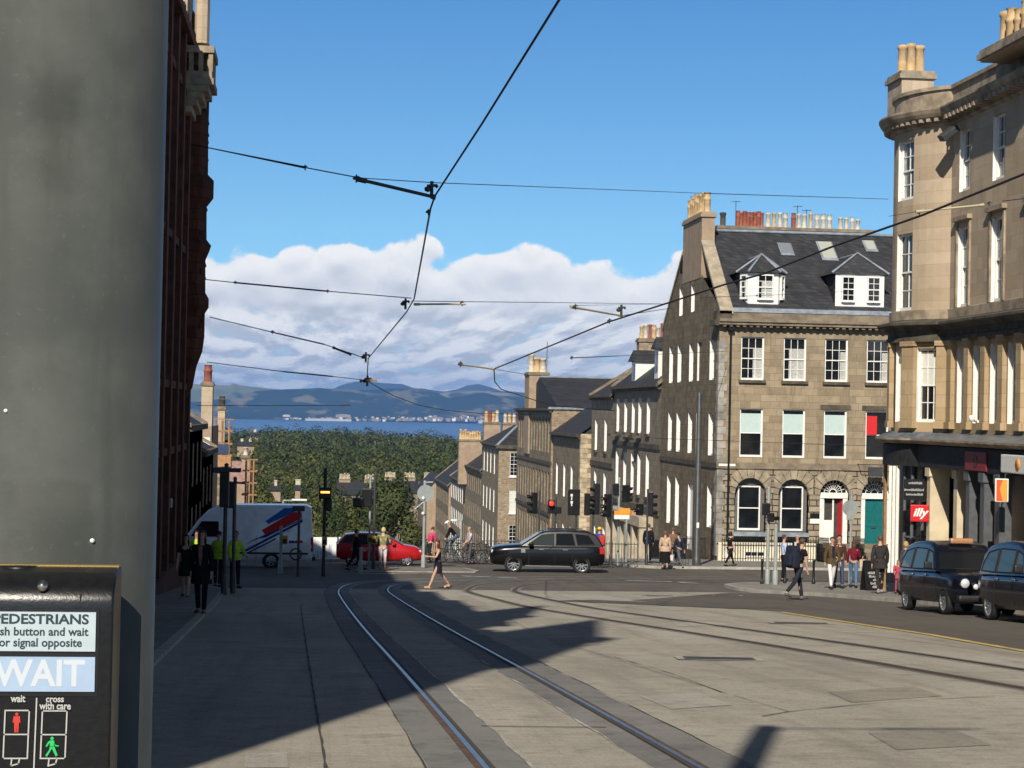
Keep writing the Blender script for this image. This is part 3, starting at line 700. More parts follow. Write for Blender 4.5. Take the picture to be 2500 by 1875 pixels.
    seq = ['potred']*8+['potpale', 'pot', 'potpale', 'potpale', 'potred', 'potpale', 'potpale', 'pot', 'potpale', 'potpale', 'potpale']; xs = [22.33+.19*i for i in range(8)]+[24.0, 24.32, 24.65, 24.95, 25.4, 25.7, 26.0, 26.35, 26.7, 27.05, 27.4]
    for i, (m_, x) in enumerate(zip(seq, xs)): pots(c, x, x, 97.55, 97.55, 11.95, 1, m_, .82, .115 if i < 8 else .13, seed=i, jit=.06)
    for i, x in enumerate((28.0, 28.33, 28.66, 28.98)): pots(c, x, x, 97.55, 97.55, 11.95, 1, 'potpale', .68, .13, seed=40+i)
    pots(c, 21.5, 21.5, 97.5, 97.5, 11.6, 1, 'trimdark', 1.1, .18, seed=9)
    for x, z1 in ((22.2, 13.35), (25.6, 13.2), (26.1, 13.0)):
        mb = MB(); mb.tube((x, 97.5, 11.9), (x, 97.5, z1), .018, n=5); mb.tube((x-.25, 97.5, z1-.08), (x+.25, 97.4, z1-.05), .014, n=5)
        for k in range(4): mb.tube((x-.2+.13*k, 97.35, z1-.07), (x-.2+.13*k, 97.65, z1-.07), .01, n=4)
        mb.build('aerial', M['iron'], c, True)
    # skylights
    def on_roof(x, y, d=.0): t = (y-ye)/(yr-ye); return Vector((x, y, ze+(zr-ze)*t))+Vector((0, -.63, .78))*d
    for (xa, xb, ya, yb, gm) in ((24.25, 24.82, 95.3, 96.1, 'lead'), (26.4, 27.12, 95.0, 96.3, 'blind'), (29.0, 29.5, 95.8, 96.5, 'blind')):
        mb = MB(); P = [on_roof(xa, ya, .09), on_roof(xb, ya, .09), on_roof(xb, yb, .09), on_roof(xa, yb, .09)]; Q = [on_roof(xa-.09, ya-.11, .03), on_roof(xb+.09, ya-.11, .03), on_roof(xb+.09, yb+.08, .03), on_roof(xa-.09, yb+.08, .03)]
        mb.poly(P, 1)
        for k in range(4): mb.quad(P[k], P[(k+1) % 4], Q[(k+1) % 4], Q[k], 0)
        mb.build('skylight', [M['lead'], mat('skylight_glass', (.20, .22, .24) if gm == 'lead' else (.42, .43, .36), .08, coat=.6)], rf, True)
    # canted dormer
    def dormer(xa, xb, za, zb_, zap, canted, lab):
        yf = 91.45; yb = 95.6; xm = (xa+xb)/2; cw = .34 if canted else 0.; yc = yf+.5
        pts = [(xa, yc), (xa+cw, yf), (xb-cw, yf), (xb, yc)] if canted else [(xa, yf), (xb, yf)]
        mb = MB(); mb2 = MB()
        for (ax, ay), (bx, by) in zip(pts, pts[1:]):
            mb.quad((ax, ay, za), (bx, by, za), (bx, by, zb_), (ax, ay, zb_), 0)
            mb.quad((ax, ay, za-.5), (bx, by, za-.5), (bx, by, za), (ax, ay, za), 1)
        for s, xx in ((0, xa), (1, xb)):
            y_ = pts[0][1] if s == 0 else pts[-1][1]
            mb.poly([(xx, y_, za-.5), (xx, y_, zb_), (xx, yb, zb_)], 2)
        d = mb.build('dormer', [M['white'], M['lead'], M['slate']], rf, True); d['label'] = lab
        mb = MB(); ov = .22
        E_ = [(xa-ov, pts[0][1]-.0, zb_), (xa+cw-.08, yf-ov, zb_), (xb-cw+.08, yf-ov, zb_), (xb+ov, pts[-1][1], zb_)] if canted else [(xa-ov, yf-.1, zb_), (xb+ov, yf-.1, zb_)]
        ap = Vector((xm, yf+.55 if canted else yf+.5, zap)); bk = Vector((xm, 96.3, zap))
        for p, q in zip(E_, E_[1:]): mb.poly([p, q, ap], 0)
        mb.poly([E_[0], ap, bk, (xa-ov, 94.6, zb_)], 0); mb.poly([E_[-1], (xb+ov, 94.6, zb_), bk, ap], 0)
        for p in E_: mb.tube(Vector(p)+Vector((0, -.02, .04)), ap+Vector((0, 0, .06)), .07, .05, n=6, mi=1)
        mb.tube(ap, bk, .06, n=6, mi=1)
        mb.build('dormer_roof', [M['slate'], M['lead']], d, True)
        return d
    def panes(d, ax, ay, bx, by, z0, z1, nx, style='plain'):
        U_ = Vector((bx-ax, by-ay, 0)); L_ = U_.length; U_.normalize(); N_ = U_.cross(Z)
        me = window_mesh(L_, z1-z0, nx, 2, .02, style); o = link('window', me, d); p = Vector((ax, ay, z0))+N_*.06
        q = d; off = Vector((0, 0, 0))
        while q is not None: off += Vector(q.location); q = q.parent
        o.location = p-off; o.rotation_euler = (0, 0, rot_of(U_))
    d = dormer(21.22, 23.43, 7.42, 9.0, 9.95, True, 'white canted dormer with three windows')
    panes(d, 21.30, 91.88, 21.56, 91.50, 7.65, 8.9, 1, 'netright'); panes(d, 21.98, 91.45, 22.82, 91.45, 7.62, 8.92, 2, 'netmost'); panes(d, 23.15, 91.51, 23.41, 91.87, 7.65, 8.9, 1)
    d = dormer(26.05, 28.6, 7.42, 9.06, 10.15, False, 'wide white dormer with two windows')
    panes(d, 26.35, 91.45, 27.05, 91.45, 7.62, 8.95, 2); panes(d, 27.68, 91.45, 28.38, 91.45, 7.62, 8.95, 2)
    # basement wall, railings and steps in front
    mb = MB(); yb = y0-.62
    mb.box(x0+.0, 25.0, yb, yb+.3, -6.9, -4.62, 0); mb.box(x0, 25.0, yb-.02, yb+.5, -4.68, -4.6, 0)
    b = mb.build('basement_wall', mat('cream_painted_wall', (.72, .66, .50), .8, var=.08, vs=2), B, True)
    add_window(B, (0, yb-.03, 0), U, (21.28, 22.36, -5.55, -4.98), 3, 1, .10, 'plain')
    mb = MB()
    for c in (26.05, 28.2):
        for k in range(5): mb.box(c-.8, c+.8, y0-.2-.32*(k+1), y0+.2, -4.78-.18*(k+1), -4.62-.18*k)
    mb.build('steps', M['trim'], B, True)
    return B
corner_building()
def railing(pts, h, label, group=None, gap=.13, m='black', name='railing', zf=gz, dz=.12, spear=True):
    P = [Vector((x, y, zf(y)+dz)) for x, y in pts]; e = empty(name, P[0], 0, label, 'railing', group)
    r = MB()
    for a, b in zip(P, P[1:]):
        r.tube(a+Z*(h-.1), b+Z*(h-.1), .022, n=6); r.tube(a+Z*.12, b+Z*.12, .018, n=6)
    r.build('rail', M[m], e, True)
    r = MB()
    for a, b in zip(P, P[1:]):
        n = max(1, int((b-a).length/gap))
        for k in range(n+1):
            p = a.lerp(b, k/n); r.tube(p, p+Z*(h-.02), .013, n=5); 
            if spear: r.lathe([(.026, 0), (.012, .05), (.0, .1)], 5, p+Z*(h-.03))
    r.build('balusters', M[m], e, True); return e
railing([(20.1, 90.0), (25.0, 90.0)], 1.15, 'black spear topped railing before the cream basement wall', 'street railings')
railing([(25.15, 90.6), (25.15, 88.7)], 1.2, 'black railing on the near side of the steps to the red door', 'street railings')
railing([(26.95, 90.6), (26.95, 88.7)], 1.2, 'black railing between the steps of the red and teal doors', 'street railings')
railing([(19.0, 104.0), (19.0, 93.5), (19.6, 91.5)], 1.15, 'black railing along the soot darkened side wall of the corner block', 'street railings')
# ------------------------------------------------------------------ the building with the rounded corner, on the east side
def bow_building():
    xf, yj, a_, Rb = 20.37, 58.1, 1.9, 2.98; cx, cy = xf+a_, yj+2.3; zg = -4.1
    B = empty('round_corner_building', (xf, yj, zg), 0, 'tall warm sandstone building with a rounded corner bay, deep cornices and dark shopfronts below', 'building')
    P = lambda th, off=0., z=0.: Vector((cx-(Rb+off)*math.cos(th), cy-(Rb+off)*math.sin(th), z))
    thj = math.acos(a_/Rb)
    def th_of(px):
        best = min((abs(scr(P(R(k/4)))-px), k/4) for k in range(-68, int(math.degrees(thj)*4)+1)); return R(best[1])
    def scr(p): d = p-EYE; return CX+F*d.dot(RT)/d.dot(FW)
    TEND = R(-105)
    def outline(off, n=44, ylow=24., o2=None):
        o2 = off if o2 is None else o2; t1 = math.acos(max(-1, min(1, (a_+o2)/(Rb+off)))); pts = [P(TEND+(t1-TEND)*k/n, off) for k in range(n+1)]
        return pts+[Vector((xf-o2, y, 0)) for y in (54, 48, 40, ylow)]
    def sweep(mb, prof, mi=0, ylow=24.):
        rows = [[v+Z*q[1] for v in outline(q[0], ylow=ylow, o2=q[2] if len(q) > 2 else None)] for q in prof]; n = len(rows[0])
        mb.add(sum(rows, []), [(i*n+k, i*n+k+1, (i+1)*n+k+1, (i+1)*n+k) for i in range(len(rows)-1) for k in range(n-1)], mi)
    # ---- upper storeys
    zlo, zhi = 4.95, 11.55
    mb = MB(); U = Vector((0, -1, 0)); O = Vector((xf, yj, zlo)); cols = [56.88, 53.93, 50.95, 48., 45., 42., 39.]
    ops = [(yj-y-.5, yj-y+.5, a-zlo, b-zlo) for y in cols for a, b in ((9.03, 11.02), (5.33, 7.9))]
    facade(mb, O, U, yj-24., zhi-zlo, ops, .26, 0, 1)
    t0, t1 = th_of(2181), th_of(2219)
    br = [TEND, R(-80), R(-60), R(-40), R(-25), R(-12), R(-3), t0, t1]+[t1+(thj-t1)*k/5 for k in range(1, 6)]
    bowwins = []
    def arcwall(mb, br, zlo, zhi, opz, which, mi, dep=.26):
        for i, (a, b) in enumerate(zip(br, br[1:])):
            # seen from outside the wall runs from the larger... U along decreasing northing
            A, Bp = P(a), P(b); U_ = (Bp-A); L_ = U_.length; U_.normalize(); o_ = []
            if i in which: o_ = [(.02, L_-.02, q-zlo, w-zlo) for q, w in opz]
            facade(mb, A+Z*zlo, U_, L_, zhi-zlo, o_, dep, mi, 1)
            for q, w in (opz if i in which else []): bowwins.append((A, U_, (.02, L_-.02, q, w), dep))
    arcwall(mb, br, zlo, zhi, ((9.03, 11.02), (5.33, 7.9)), {7}, 0)
    mb.build('upper_wall', [M['bow'], M['white']], B, True)
    for op in ops: add_window(B, O, U, op, 2, 2, .26, 'curtains', name='window')
    # ---- principal floor with pilasters
    zl1, zh1 = 1.3, 4.7
    mb = MB(); fy = [56.88-1.46*k for k in range(20)]; O1 = Vector((xf, yj, zl1))
    ops1 = [(yj-y-.42, yj-y+.42, 1.62-zl1, 4.05-zl1) for y in fy]
    facade(mb, O1, U, yj-24., zh1-zl1, ops1, .30, 0, 1)
    f0, f1, f2, f3 = th_of(2183), th_of(2206), th_of(2233), th_of(2288)
    br1 = [TEND, R(-80), R(-60), R(-45), R(-30), f0, f1, f2, f3, (f3+thj)/2, thj]
    arcwall(mb, br1, zl1, zh1, ((1.62, 4.05),), {5, 7}, 0, .28)
    mb.build('principal_wall', [M['gold'], M['white']], B, True)
    for i, op in enumerate(ops1): add_window(B, O1, U, op, 2, 2, .30, ('netedge', 'plain', 'blindhalf')[i % 3])
    for i, (A, U_, op, dep) in enumerate(bowwins): add_window(B, A, U_, op, 3 if i == 3 else 2, 2, dep, ('curtains', 'netedge', 'netedge', 'blindhalf')[i % 4])
    def pil(A, U_, u, w, z0, z1, name='pilaster', m='gold'):
        N_ = U_.cross(Z); mb = MB(); q = lambda du, dn, z: A+U_*du+N_*dn+Z*z
        for (e, d, za, zb) in ((0, .14, z0, z1), (.05, .19, z0, z0+.22), (.05, .19, z1-.16, z1)):
            vs = [q(u-w/2-e, -.02, za), q(u+w/2+e, -.02, za), q(u+w/2+e, d, za), q(u-w/2-e, d, za)]; vs += [v+Z*(zb-za) for v in vs]
            mb.add(vs, ((0, 1, 2, 3), (7, 6, 5, 4), (0, 4, 5, 1), (1, 5, 6, 2), (2, 6, 7, 3), (3, 7, 4, 0)))
        mb.build(name, M[m], B, True)
    for k in range(12): pil(O1*1-Z*zl1, U, yj-(fy[k]-.73), .40, 1.42, 4.28)
    pil(O1-Z*zl1, U, yj-57.72, .40, 1.42, 4.28)
    for a, b, w in ((f1, f2, .6), (f3, thj, .42), (R(-12), f0, .3)):
        m_ = (a+b)/2; t = Vector((math.sin(m_), -math.cos(m_), 0)); pil(P(m_)-t*.3, t, .3, w, 1.42, 4.28)
    # ---- cornices, frieze, parapet
    mb = MB(); sweep(mb, [(.02, 4.24), (.16, 4.26), (.16, 4.40), (.10, 4.42), (.10, 4.62), (.22, 4.66), (.25, 4.74), (.46, 4.80), (.46, 4.88), (.02, 5.0)]); mb.build('middle_cornice', M['trimdark'], B, True)
    mb = MB(); sweep(mb, [(.02, 5.0), (.06, 5.0), (.06, 5.30), (.0, 5.32)]); mb.build('sill_band', M['bowtrim'], B, True)
    mb = MB(); sweep(mb, [(.0, 11.30), (.12, 11.36), (.12, 11.52), (.38, 11.58), (.46, 11.68), (.52, 11.80), (.52, 11.86), (.05, 11.92), (.0, 11.95), (.0, 12.50), (.08, 12.50), (.08, 12.62), (-.4, 12.64)])
    for k in range(60):
        t = TEND+(thj-TEND)*k/60; q = P(t, .10); 
        n_ = Vector((-math.cos(t), -math.sin(t), 0)); s_ = Vector((-n_.y, n_.x, 0))
        if k % 2: vs = [q-s_*.07, q+s_*.07, q+s_*.07+n_*.24, q-s_*.07+n_*.24]; vs = [v+Z*11.44 for v in vs]+[v+Z*11.57 for v in vs]; mb.add(vs, ((0, 1, 2, 3), (7, 6, 5, 4), (0, 4, 5, 1), (1, 5, 6, 2), (2, 6, 7, 3), (3, 7, 4, 0)))
    for k in range(50): mb.box(xf-.45, xf-.10, yj-.6-k*.36, yj-.43-k*.36, 11.44, 11.57)
    mb.build('top_cornice', M['bowtrim'], B, True)
    # window surrounds on the second storey
    for y in cols: mb = MB(); mb.box(xf-.16, xf+.05, y-.72, y+.72, 8.08, 8.22); mb.box(xf-.06, xf+.05, y-.64, y-.51, 5.33, 8.08); mb.box(xf-.06, xf+.05, y+.51, y+.64, 5.33, 8.08); mb.build('window_surround', M['bowtrim'], B, True)
    # dark band round the base of the principal floor
    # roof deck and lead
    mb = MB(); pts = [v+Z*12.4 for v in outline(-.35)]; mb.poly(pts+[Vector((36, 24, 12.4)), Vector((36, 64, 12.4))]); mb.build('roof', M['lead'], B, True)
    mb = MB(); mb.box(34, 36, 24, 64, zg, 12.4); mb.build('rear_wall', M['bow'], B, True)
    # chimneys
    p0 = ony(2181, 257, 63.2); p1 = ony(2272, 257, 63.2); top = ony(2225, 180, 63.2)
    c = chimney(B, p0.x+.1, p1.x-.1, 62.6, 64.2, 12.4, top.z, 'bow', 3, 'pot', 'x', cap='bowtrim', h=1.0, seed=5, r=.17)
    q0 = ony(2461, 80, 51.); c = chimney(B, q0.x, q0.x+1.2, 49.6, 53.2, 12.4, q0.z-.1, 'bow', 6, 'pot', 'y', cap='bowtrim', h=1.0, seed=6, r=.17)
    # ---- ground floor shops: dark recess, piers, fascia and a leaded ledge above
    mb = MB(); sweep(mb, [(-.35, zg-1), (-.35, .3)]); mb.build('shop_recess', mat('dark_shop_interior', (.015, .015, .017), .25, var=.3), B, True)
    mb = MB(); sweep(mb, [(.14, .16, .72), (.20, .16, .78), (.20, .85, .78), (.16, .9, .74), (.0, .9, .0)]); sweep(mb, [(.20, .16, .78), (-.2, .16, -.2)]); mb.build('shop_fascia', mat('charcoal_shop_paint', (.024, .024, .025), .7, var=.25, spec=.2), B, True)
    mb = MB(); sweep(mb, [(.2, .9, .78), (.42, .97, 1.0), (.48, 1.02, 1.06), (.48, 1.08, 1.06)], 1); sweep(mb, [(.48, 1.08, 1.06), (.0, 1.30, .0)], 0); mb.build('shop_ledge', [mat('dark_lead_roof', (.12, .135, .15), .5, var=.35, vs=4), M['bowtrim']], B, True)
    cream = mat('cream_shop_pier', (.62, .52, .36), .7, var=.12, vs=2); grey = mat('grey_shop_pier', (.10, .105, .11), .5, var=.15)
    for k, (y, px0, px1, m) in enumerate(((57.6, 2270, 2317, cream), (55.6, 2336, 2362, cream), (54.0, 2366, 2392, grey), (52.6, 2402, 2428, grey), (51.2, 2440, 2470, grey), (48, 0, 0, grey), (45, 0, 0, grey))):
        xa, xb = (ony(px0, 1250, y).x, ony(px1, 1250, y).x) if px0 else (xf-.3, xf+.3)
        mb = MB(); mb.box(xa, xb, y, y+.32, zg-.6, .16); mb.box(xa-.06, xb+.04, y-.05, y+.37, -.12, .155); mb.build('shop_pier', m, B, True)
    # rounded corner shop: white louvred panel, dark glazing bars
    mb = MB()
    yw = P(th_of(2190)).y-.35; A, Bq = ony(2169, 1250, yw), ony(2196, 1250, yw); A.z = Bq.z = 0; n = 3
    for k in range(n):
        a, b = A.lerp(Bq, k/n), A.lerp(Bq, (k+.80)/n); mb.add([a+Z*-3.4, b+Z*-3.4, b+Z*.14, a+Z*.14, a+Z*-3.4+Vector((.05, .1, 0)), b+Z*-3.4+Vector((.05, .1, 0)), b+Z*.14+Vector((.05, .1, 0)), a+Z*.14+Vector((.05, .1, 0))], ((0, 1, 2, 3), (7, 6, 5, 4), (0, 4, 5, 1), (1, 5, 6, 2), (2, 6, 7, 3), (3, 7, 4, 0)))
    mb.build('white_panel', M['white'], B, True)
    mb = MB(); q = P(R(-17), .10); mb.box(q.x-.05, q.x+.05, q.y-.08, q.y+.08, zg-.5, .16); mb.build('wooden_jamb', M['wood'], B, True)
    mb = MB()
    for th in [th_of(2200)+.02]+[th_of(2200)+(thj-th_of(2200))*k/4 for k in range(1, 5)]: q = P(th, -.12); mb.tube((q.x, q.y, zg-.5), (q.x, q.y, .16), .06, n=6)
    for z in (-2.2, -.9): 
        pts = [P(th_of(2200)+(thj-th_of(2200))*k/8, -.12, z) for k in range(9)]; mb.path(pts, .04)
    mb.build('shopfront_frame', grey, B, True)
    # floodlight bracket high on the inner corner
    q = ony(2316, 325, 57.2)
    f = empty('floodlight', (q.x, q.y, q.z), 0, 'grey floodlight box fixed under the top cornice of the rounded corner', 'floodlight')
    mb = MB(); Mx = Matrix.Rotation(R(-38), 4, 'Y') @ Matrix.Rotation(R(10), 4, 'X'); mb.bbox(-.32, .32, -.2, .2, -.11, .11, .03, 0, Mx); mb.build('housing', M['iron'], f)
    mb = MB(); mb.box(-.27, .27, -.16, .16, -.125, -.112, 0, Mx); mb.build('lens', M['galv'], f)
    mb = MB(); mb.tube((0, 0, .05), (.3, .9, .1), .03); mb.tube((.3, .9, .1), (.45, 1.15, .1), .03); mb.build('bracket', M['iron'], f)
    # loose items on the ledge: small camera bracket
    q = ony(2391, 1040, 55.)
    f = empty('camera_bracket', (q.x, q.y, 1.3), 0, 'small white camera on a bracket standing on the shop ledge', 'camera')
    mb = MB(); mb.tube((0, 0, 0), (0, 0, .35), .03); mb.tube((0, 0, .3), (-.25, -.1, .42), .025); mb.build('bracket', M['galv'], f)
    mb = MB(); mb.lathe([(0, -.09), (.07, -.07), (.09, 0), (.09, .1), (0, .12)], 10, (-.28, -.1, .45)); mb.bbox(-.1, .18, -.08, .06, .3, .42, .02); mb.build('camera_body', M['white'], f)
bow_building()

def text_mesh(s, size, ext=.004, bold=0., shear=0., align='CENTER', space=1.):
    cu = bpy.data.curves.new('lettering', 'FONT'); cu.body = s; cu.size = size; cu.extrude = ext; cu.align_x = align; cu.align_y = 'CENTER'; cu.offset = bold; cu.shear = shear
    cu.space_character = space; cu.resolution_u = 3
    o = bpy.data.objects.new('tmp', cu); COL.objects.link(o); C.view_layer.update()
    me = bpy.data.meshes.new_from_object(o.evaluated_get(C.evaluated_depsgraph_get())); bpy.data.objects.remove(o); bpy.data.curves.remove(cu)
    return me
def text(parent, s, size, loc, m, rot=(R(90), 0, 0), bold=0., shear=0., align='CENTER', ext=.003, name='lettering', sx=1.):
    me = text_mesh(s, size, ext, bold, shear, align); me.materials.clear(); me.materials.append(m if not isinstance(m, str) else M[m])
    o = link(name, me, parent); o.location = loc; o.rotation_euler = rot; o.scale = (sx, 1, 1); return o
def scribble(parent, rows, h, y, seed, name='lettering', rot=None):
    """lines of writing too small to be read in the photograph: rows of short strokes"""
    rnd = random.Random(seed); mb = MB()
    for x0, x1, z in rows:
        x = x0
        while x < x1:
            w = rnd.uniform(.012, .03); k = rnd.random(); z0 = z-h/2; mb.box(x, x+.010, y-.002, y, z0, z+h/2*(1 if k < .6 else .3)); mb.box(x, x+w, y-.002, y, *((z0, z0+.012) if k < .5 else (z-.006, z+.006))); x += w+.012
    o = mb.build(name, M['signwhite'], parent)
    if rot: o.rotation_euler = rot
    return o
# signs at the shops
M['signred'] = mat('red_sign_board', (.60, .02, .025), .4); M['signwhite'] = mat('white_sign_print', (.80, .80, .78), .5)
def signs():
    p = ony(2245, 1253, 57.7); w = 46/4500*57.9
    e = empty('red_cafe_sign', p, -R(8), 'square red sign with white slanted lettering hanging outside the dark corner shop', 'sign')
    mb = MB(); mb.bbox(-w/2, w/2, -.05, .05, -w*.46, w*.46, .03); mb.build('board', M['signred'], e)
    text(e, 'illy', .36, (-.005, -.055, .02), 'signwhite', bold=.012, shear=.30, sx=1.1)
    mb = MB(); mb.tube((0, 0, w*.46), (0, 0, w*.46+.1), .02); mb.tube((0, 0, w*.46+.1), (.5, .8, w*.46+.1), .02); mb.build('bracket', M['iron'], e)
    p = ony(2233, 1197, 58.2)
    e = empty('black_shop_sign', p, -R(8), 'black board with small white lines of writing above the red cafe sign', 'sign')
    mb = MB(); mb.box(-.36, .36, -.03, .03, -.32, .36); mb.build('board', M['black'], e)
    scribble(e, ((-.20, .22, .24), (-.34, .30, .02), (-.28, .26, -.13)), .075, -.033, 5)
    mb = MB(); mb.tube((.3, 0, .36), (.8, .8, .36), .02); mb.build('bracket', M['iron'], e)
    p = onx(2445, 1197, 19.15)
    e = empty('orange_hanging_sign', p, -R(8), 'orange and red hanging sign with a pale edge near the second shop', 'sign')
    mb = MB(); mb.bbox(-.19, .19, -.06, .06, -.33, .33, .03); mb.build('board', M['white'], e)
    mb = MB(); mb.box(-.155, .02, -.065, -.06, -.30, .30); mb.build('red_field', mat('orange_red_print', (.75, .10, .03), .5), e)
    mb = MB(); mb.prism([(.02, -.30), (.15, -.30), (.15, .30), (.02, .30), (-.06, .05)], -.068, -.0655, 'y'); mb.build('orange_field', mat('orange_print', (.85, .35, .06), .5), e)
    mb = MB(); mb.tube((.1, 0, .33), (.1, 0, .45), .02); mb.tube((.1, 0, .45), (.5, .8, .45), .02); mb.build('bracket', M['iron'], e)
    XS = 20.37-.80; p = onx(2383, 1126, XS); hw_ = (onx(2357, 1126, XS).y-onx(2408, 1126, XS).y)/2
    e = empty('dark_red_sign', p, -R(90), 'dark red square with a ring on the shaded shop fascia', 'sign')
    mb = MB(); mb.box(-hw_, hw_, -.03, .02, -.28, .28); mb.build('board', mat('dark_red_board', (.22, .025, .025), .6), e)
    mb = MB(); mb.lathe([(.14, 0), (.18, 0), (.18, .012), (.14, .012), (.14, 0)], 16, (0, 0, 0), M=Matrix.Translation((0, -.032, 0)) @ Matrix.Rotation(R(90), 4, 'X')); mb.build('ring', M['black'], e)
    p = onx(2500, 1135, XS-.1)
    e = empty('white_fascia_sign', p, -R(90), 'white illuminated style box sign at the frame edge above the third shop', 'sign')
    mb = MB(); mb.bbox(-1.5, 1.5, -.1, .1, -.26, .26, .03); mb.build('board', M['white'], e)
    mb = MB(); mb.lathe([(.0, 0), (.17, 0), (.17, .01), (0, .01)], 16, M=Matrix.Translation((-.2, -.105, 0)) @ Matrix.Rotation(R(90), 4, 'X')); mb.build('dot', mat('amber_dot', (.75, .33, .05), .5), e)
    p = ony(2137, 1152, 90.2)
    e = empty('hanging_board', p, 0, 'dark grey hanging board beside the teal door fanlight', 'sign')
    mb = MB(); mb.bbox(-.38, .38, -.04, .04, -.24, .24, .02); mb.build('board', M['iron'], e)
    mb = MB(); mb.tube((-.7, 0, .36), (.5, 0, .36), .02); mb.tube((-.7, 0, .36), (-.7, .75, .36), .02)
    for x in (-.3, .3): mb.tube((x, 0, .24), (x, 0, .36), .012)
    mb.build('bracket', M['iron'], e)
signs()
# ------------------------------------------------------------------ terraces down the hill, east side
def west_windows(B, x, y0, y1, ys, rows, w, wall, zlo, ze, depth=.30, style='plain', nx=2, mat_rev='white', sill=None, name='west_wall', skip=()):
    O = Vector((x, y1, zlo)); U = Vector((0, -1, 0)); mb = MB()
    ops = [(y1-y-w/2, y1-y+w/2, a-zlo, b-zlo) for i, y in enumerate(ys) for j, (a, b) in enumerate(rows) if (i, j) not in skip]
    facade(mb, O, U, y1-y0, ze-zlo, ops, depth, 0, 1)
    wl = mb.build(name, [M[wall], M[mat_rev]], B, True)
    for op in ops: add_window(B, O, U, op, nx, 2, depth, style, sill=sill)
    return wl
def gable_roof(B, x0, x1, y0, y1, ze, zr, m='slate', along='y', ov=.25, name='roof', wallm=None):
    mb = MB()
    if along == 'y':
        xm = (x0+x1)/2
        mb.quad((x0-ov, y0, ze-.05), (x0-ov, y1, ze-.05), (xm, y1, zr), (xm, y0, zr)); mb.quad((x1+ov, y0, ze-.05), (x1+ov, y1, ze-.05), (xm, y1, zr), (xm, y0, zr))
    else:
        ym = (y0+y1)/2
        mb.quad((x0, y0-ov, ze-.05), (x1, y0-ov, ze-.05), (x1, ym, zr), (x0, ym, zr)); mb.quad((x0, y1+ov, ze-.05), (x1, y1+ov, ze-.05), (x1, ym, zr), (x0, ym, zr))
    r = mb.build(name, M[m], B, True)
    mb = MB(); w = .22
    if along == 'y':
        xm = (x0+x1)/2
        for y in (y0, y1):
            for xa in (x0-ov, x1+ov): mb.add([(xa, y-w, ze), (xm, y-w, zr+.05), (xm, y+w, zr+.05), (xa, y+w, ze), (xa, y-w, ze+.2), (xm, y-w, zr+.25), (xm, y+w, zr+.25), (xa, y+w, ze+.2)], ((0, 1, 5, 4), (3, 7, 6, 2), (4, 5, 6, 7), (0, 4, 7, 3), (1, 2, 6, 5)))
    else:
        ym = (y0+y1)/2
        for x in (x0, x1):
            for ya in (y0-ov, y1+ov): mb.add([(x-w, ya, ze), (x-w, ym, zr+.05), (x+w, ym, zr+.05), (x+w, ya, ze), (x-w, ya, ze+.2), (x-w, ym, zr+.25), (x+w, ym, zr+.25), (x+w, ya, ze+.2)], ((0, 1, 5, 4), (3, 7, 6, 2), (4, 5, 6, 7), (0, 4, 7, 3), (1, 2, 6, 5)))
    mb.build('coping', M['trim'], r, True)
    return r
def gable_walls(B, x0, x1, y0, y1, zlo, ze, zr, m, along='y', name='gable_wall', faces=('near', 'far', 'back')):
    mb = MB()
    if along == 'y':
        xm = (x0+x1)/2
        for y in (y0, y1): mb.poly([(x0, y, zlo), (x1, y, zlo), (x1, y, ze), (xm, y, zr), (x0, y, ze)])
        quadwall(mb, (x1, y0), (x1, y1), zlo, ze)
    else:
        ym = (y0+y1)/2
        mb.poly([(x1, y0, zlo), (x1, y1, zlo), (x1, y1, ze), (x1, ym, zr), (x1, y0, ze)])
        mb.poly([(x0, y0, ze), (x0, y1, ze), (x0, ym, zr)])
        quadwall(mb, (x0, y0), (x1, y0), zlo, ze); quadwall(mb, (x0, y1), (x1, y1), zlo, ze)
    return mb.build(name, M[m], B, True)
def eaves(B, x, y0, y1, z, m='trimdark', d=.35, name='eaves_cornice'):
    mb = MB(); mb.box(x-d, x+.1, y0, y1, z-.08, z+.12); mb.box(x-d*.6, x+.1, y0, y1, z-.24, z-.08); return mb.build(name, M[m], B, True)
def band(B, x, y0, y1, z, h=.25, m='trimdark', d=.08):
    mb = MB(); mb.box(x-d, x+.05, y0, y1, z, z+h); return mb.build('string_course', M[m], B, True)
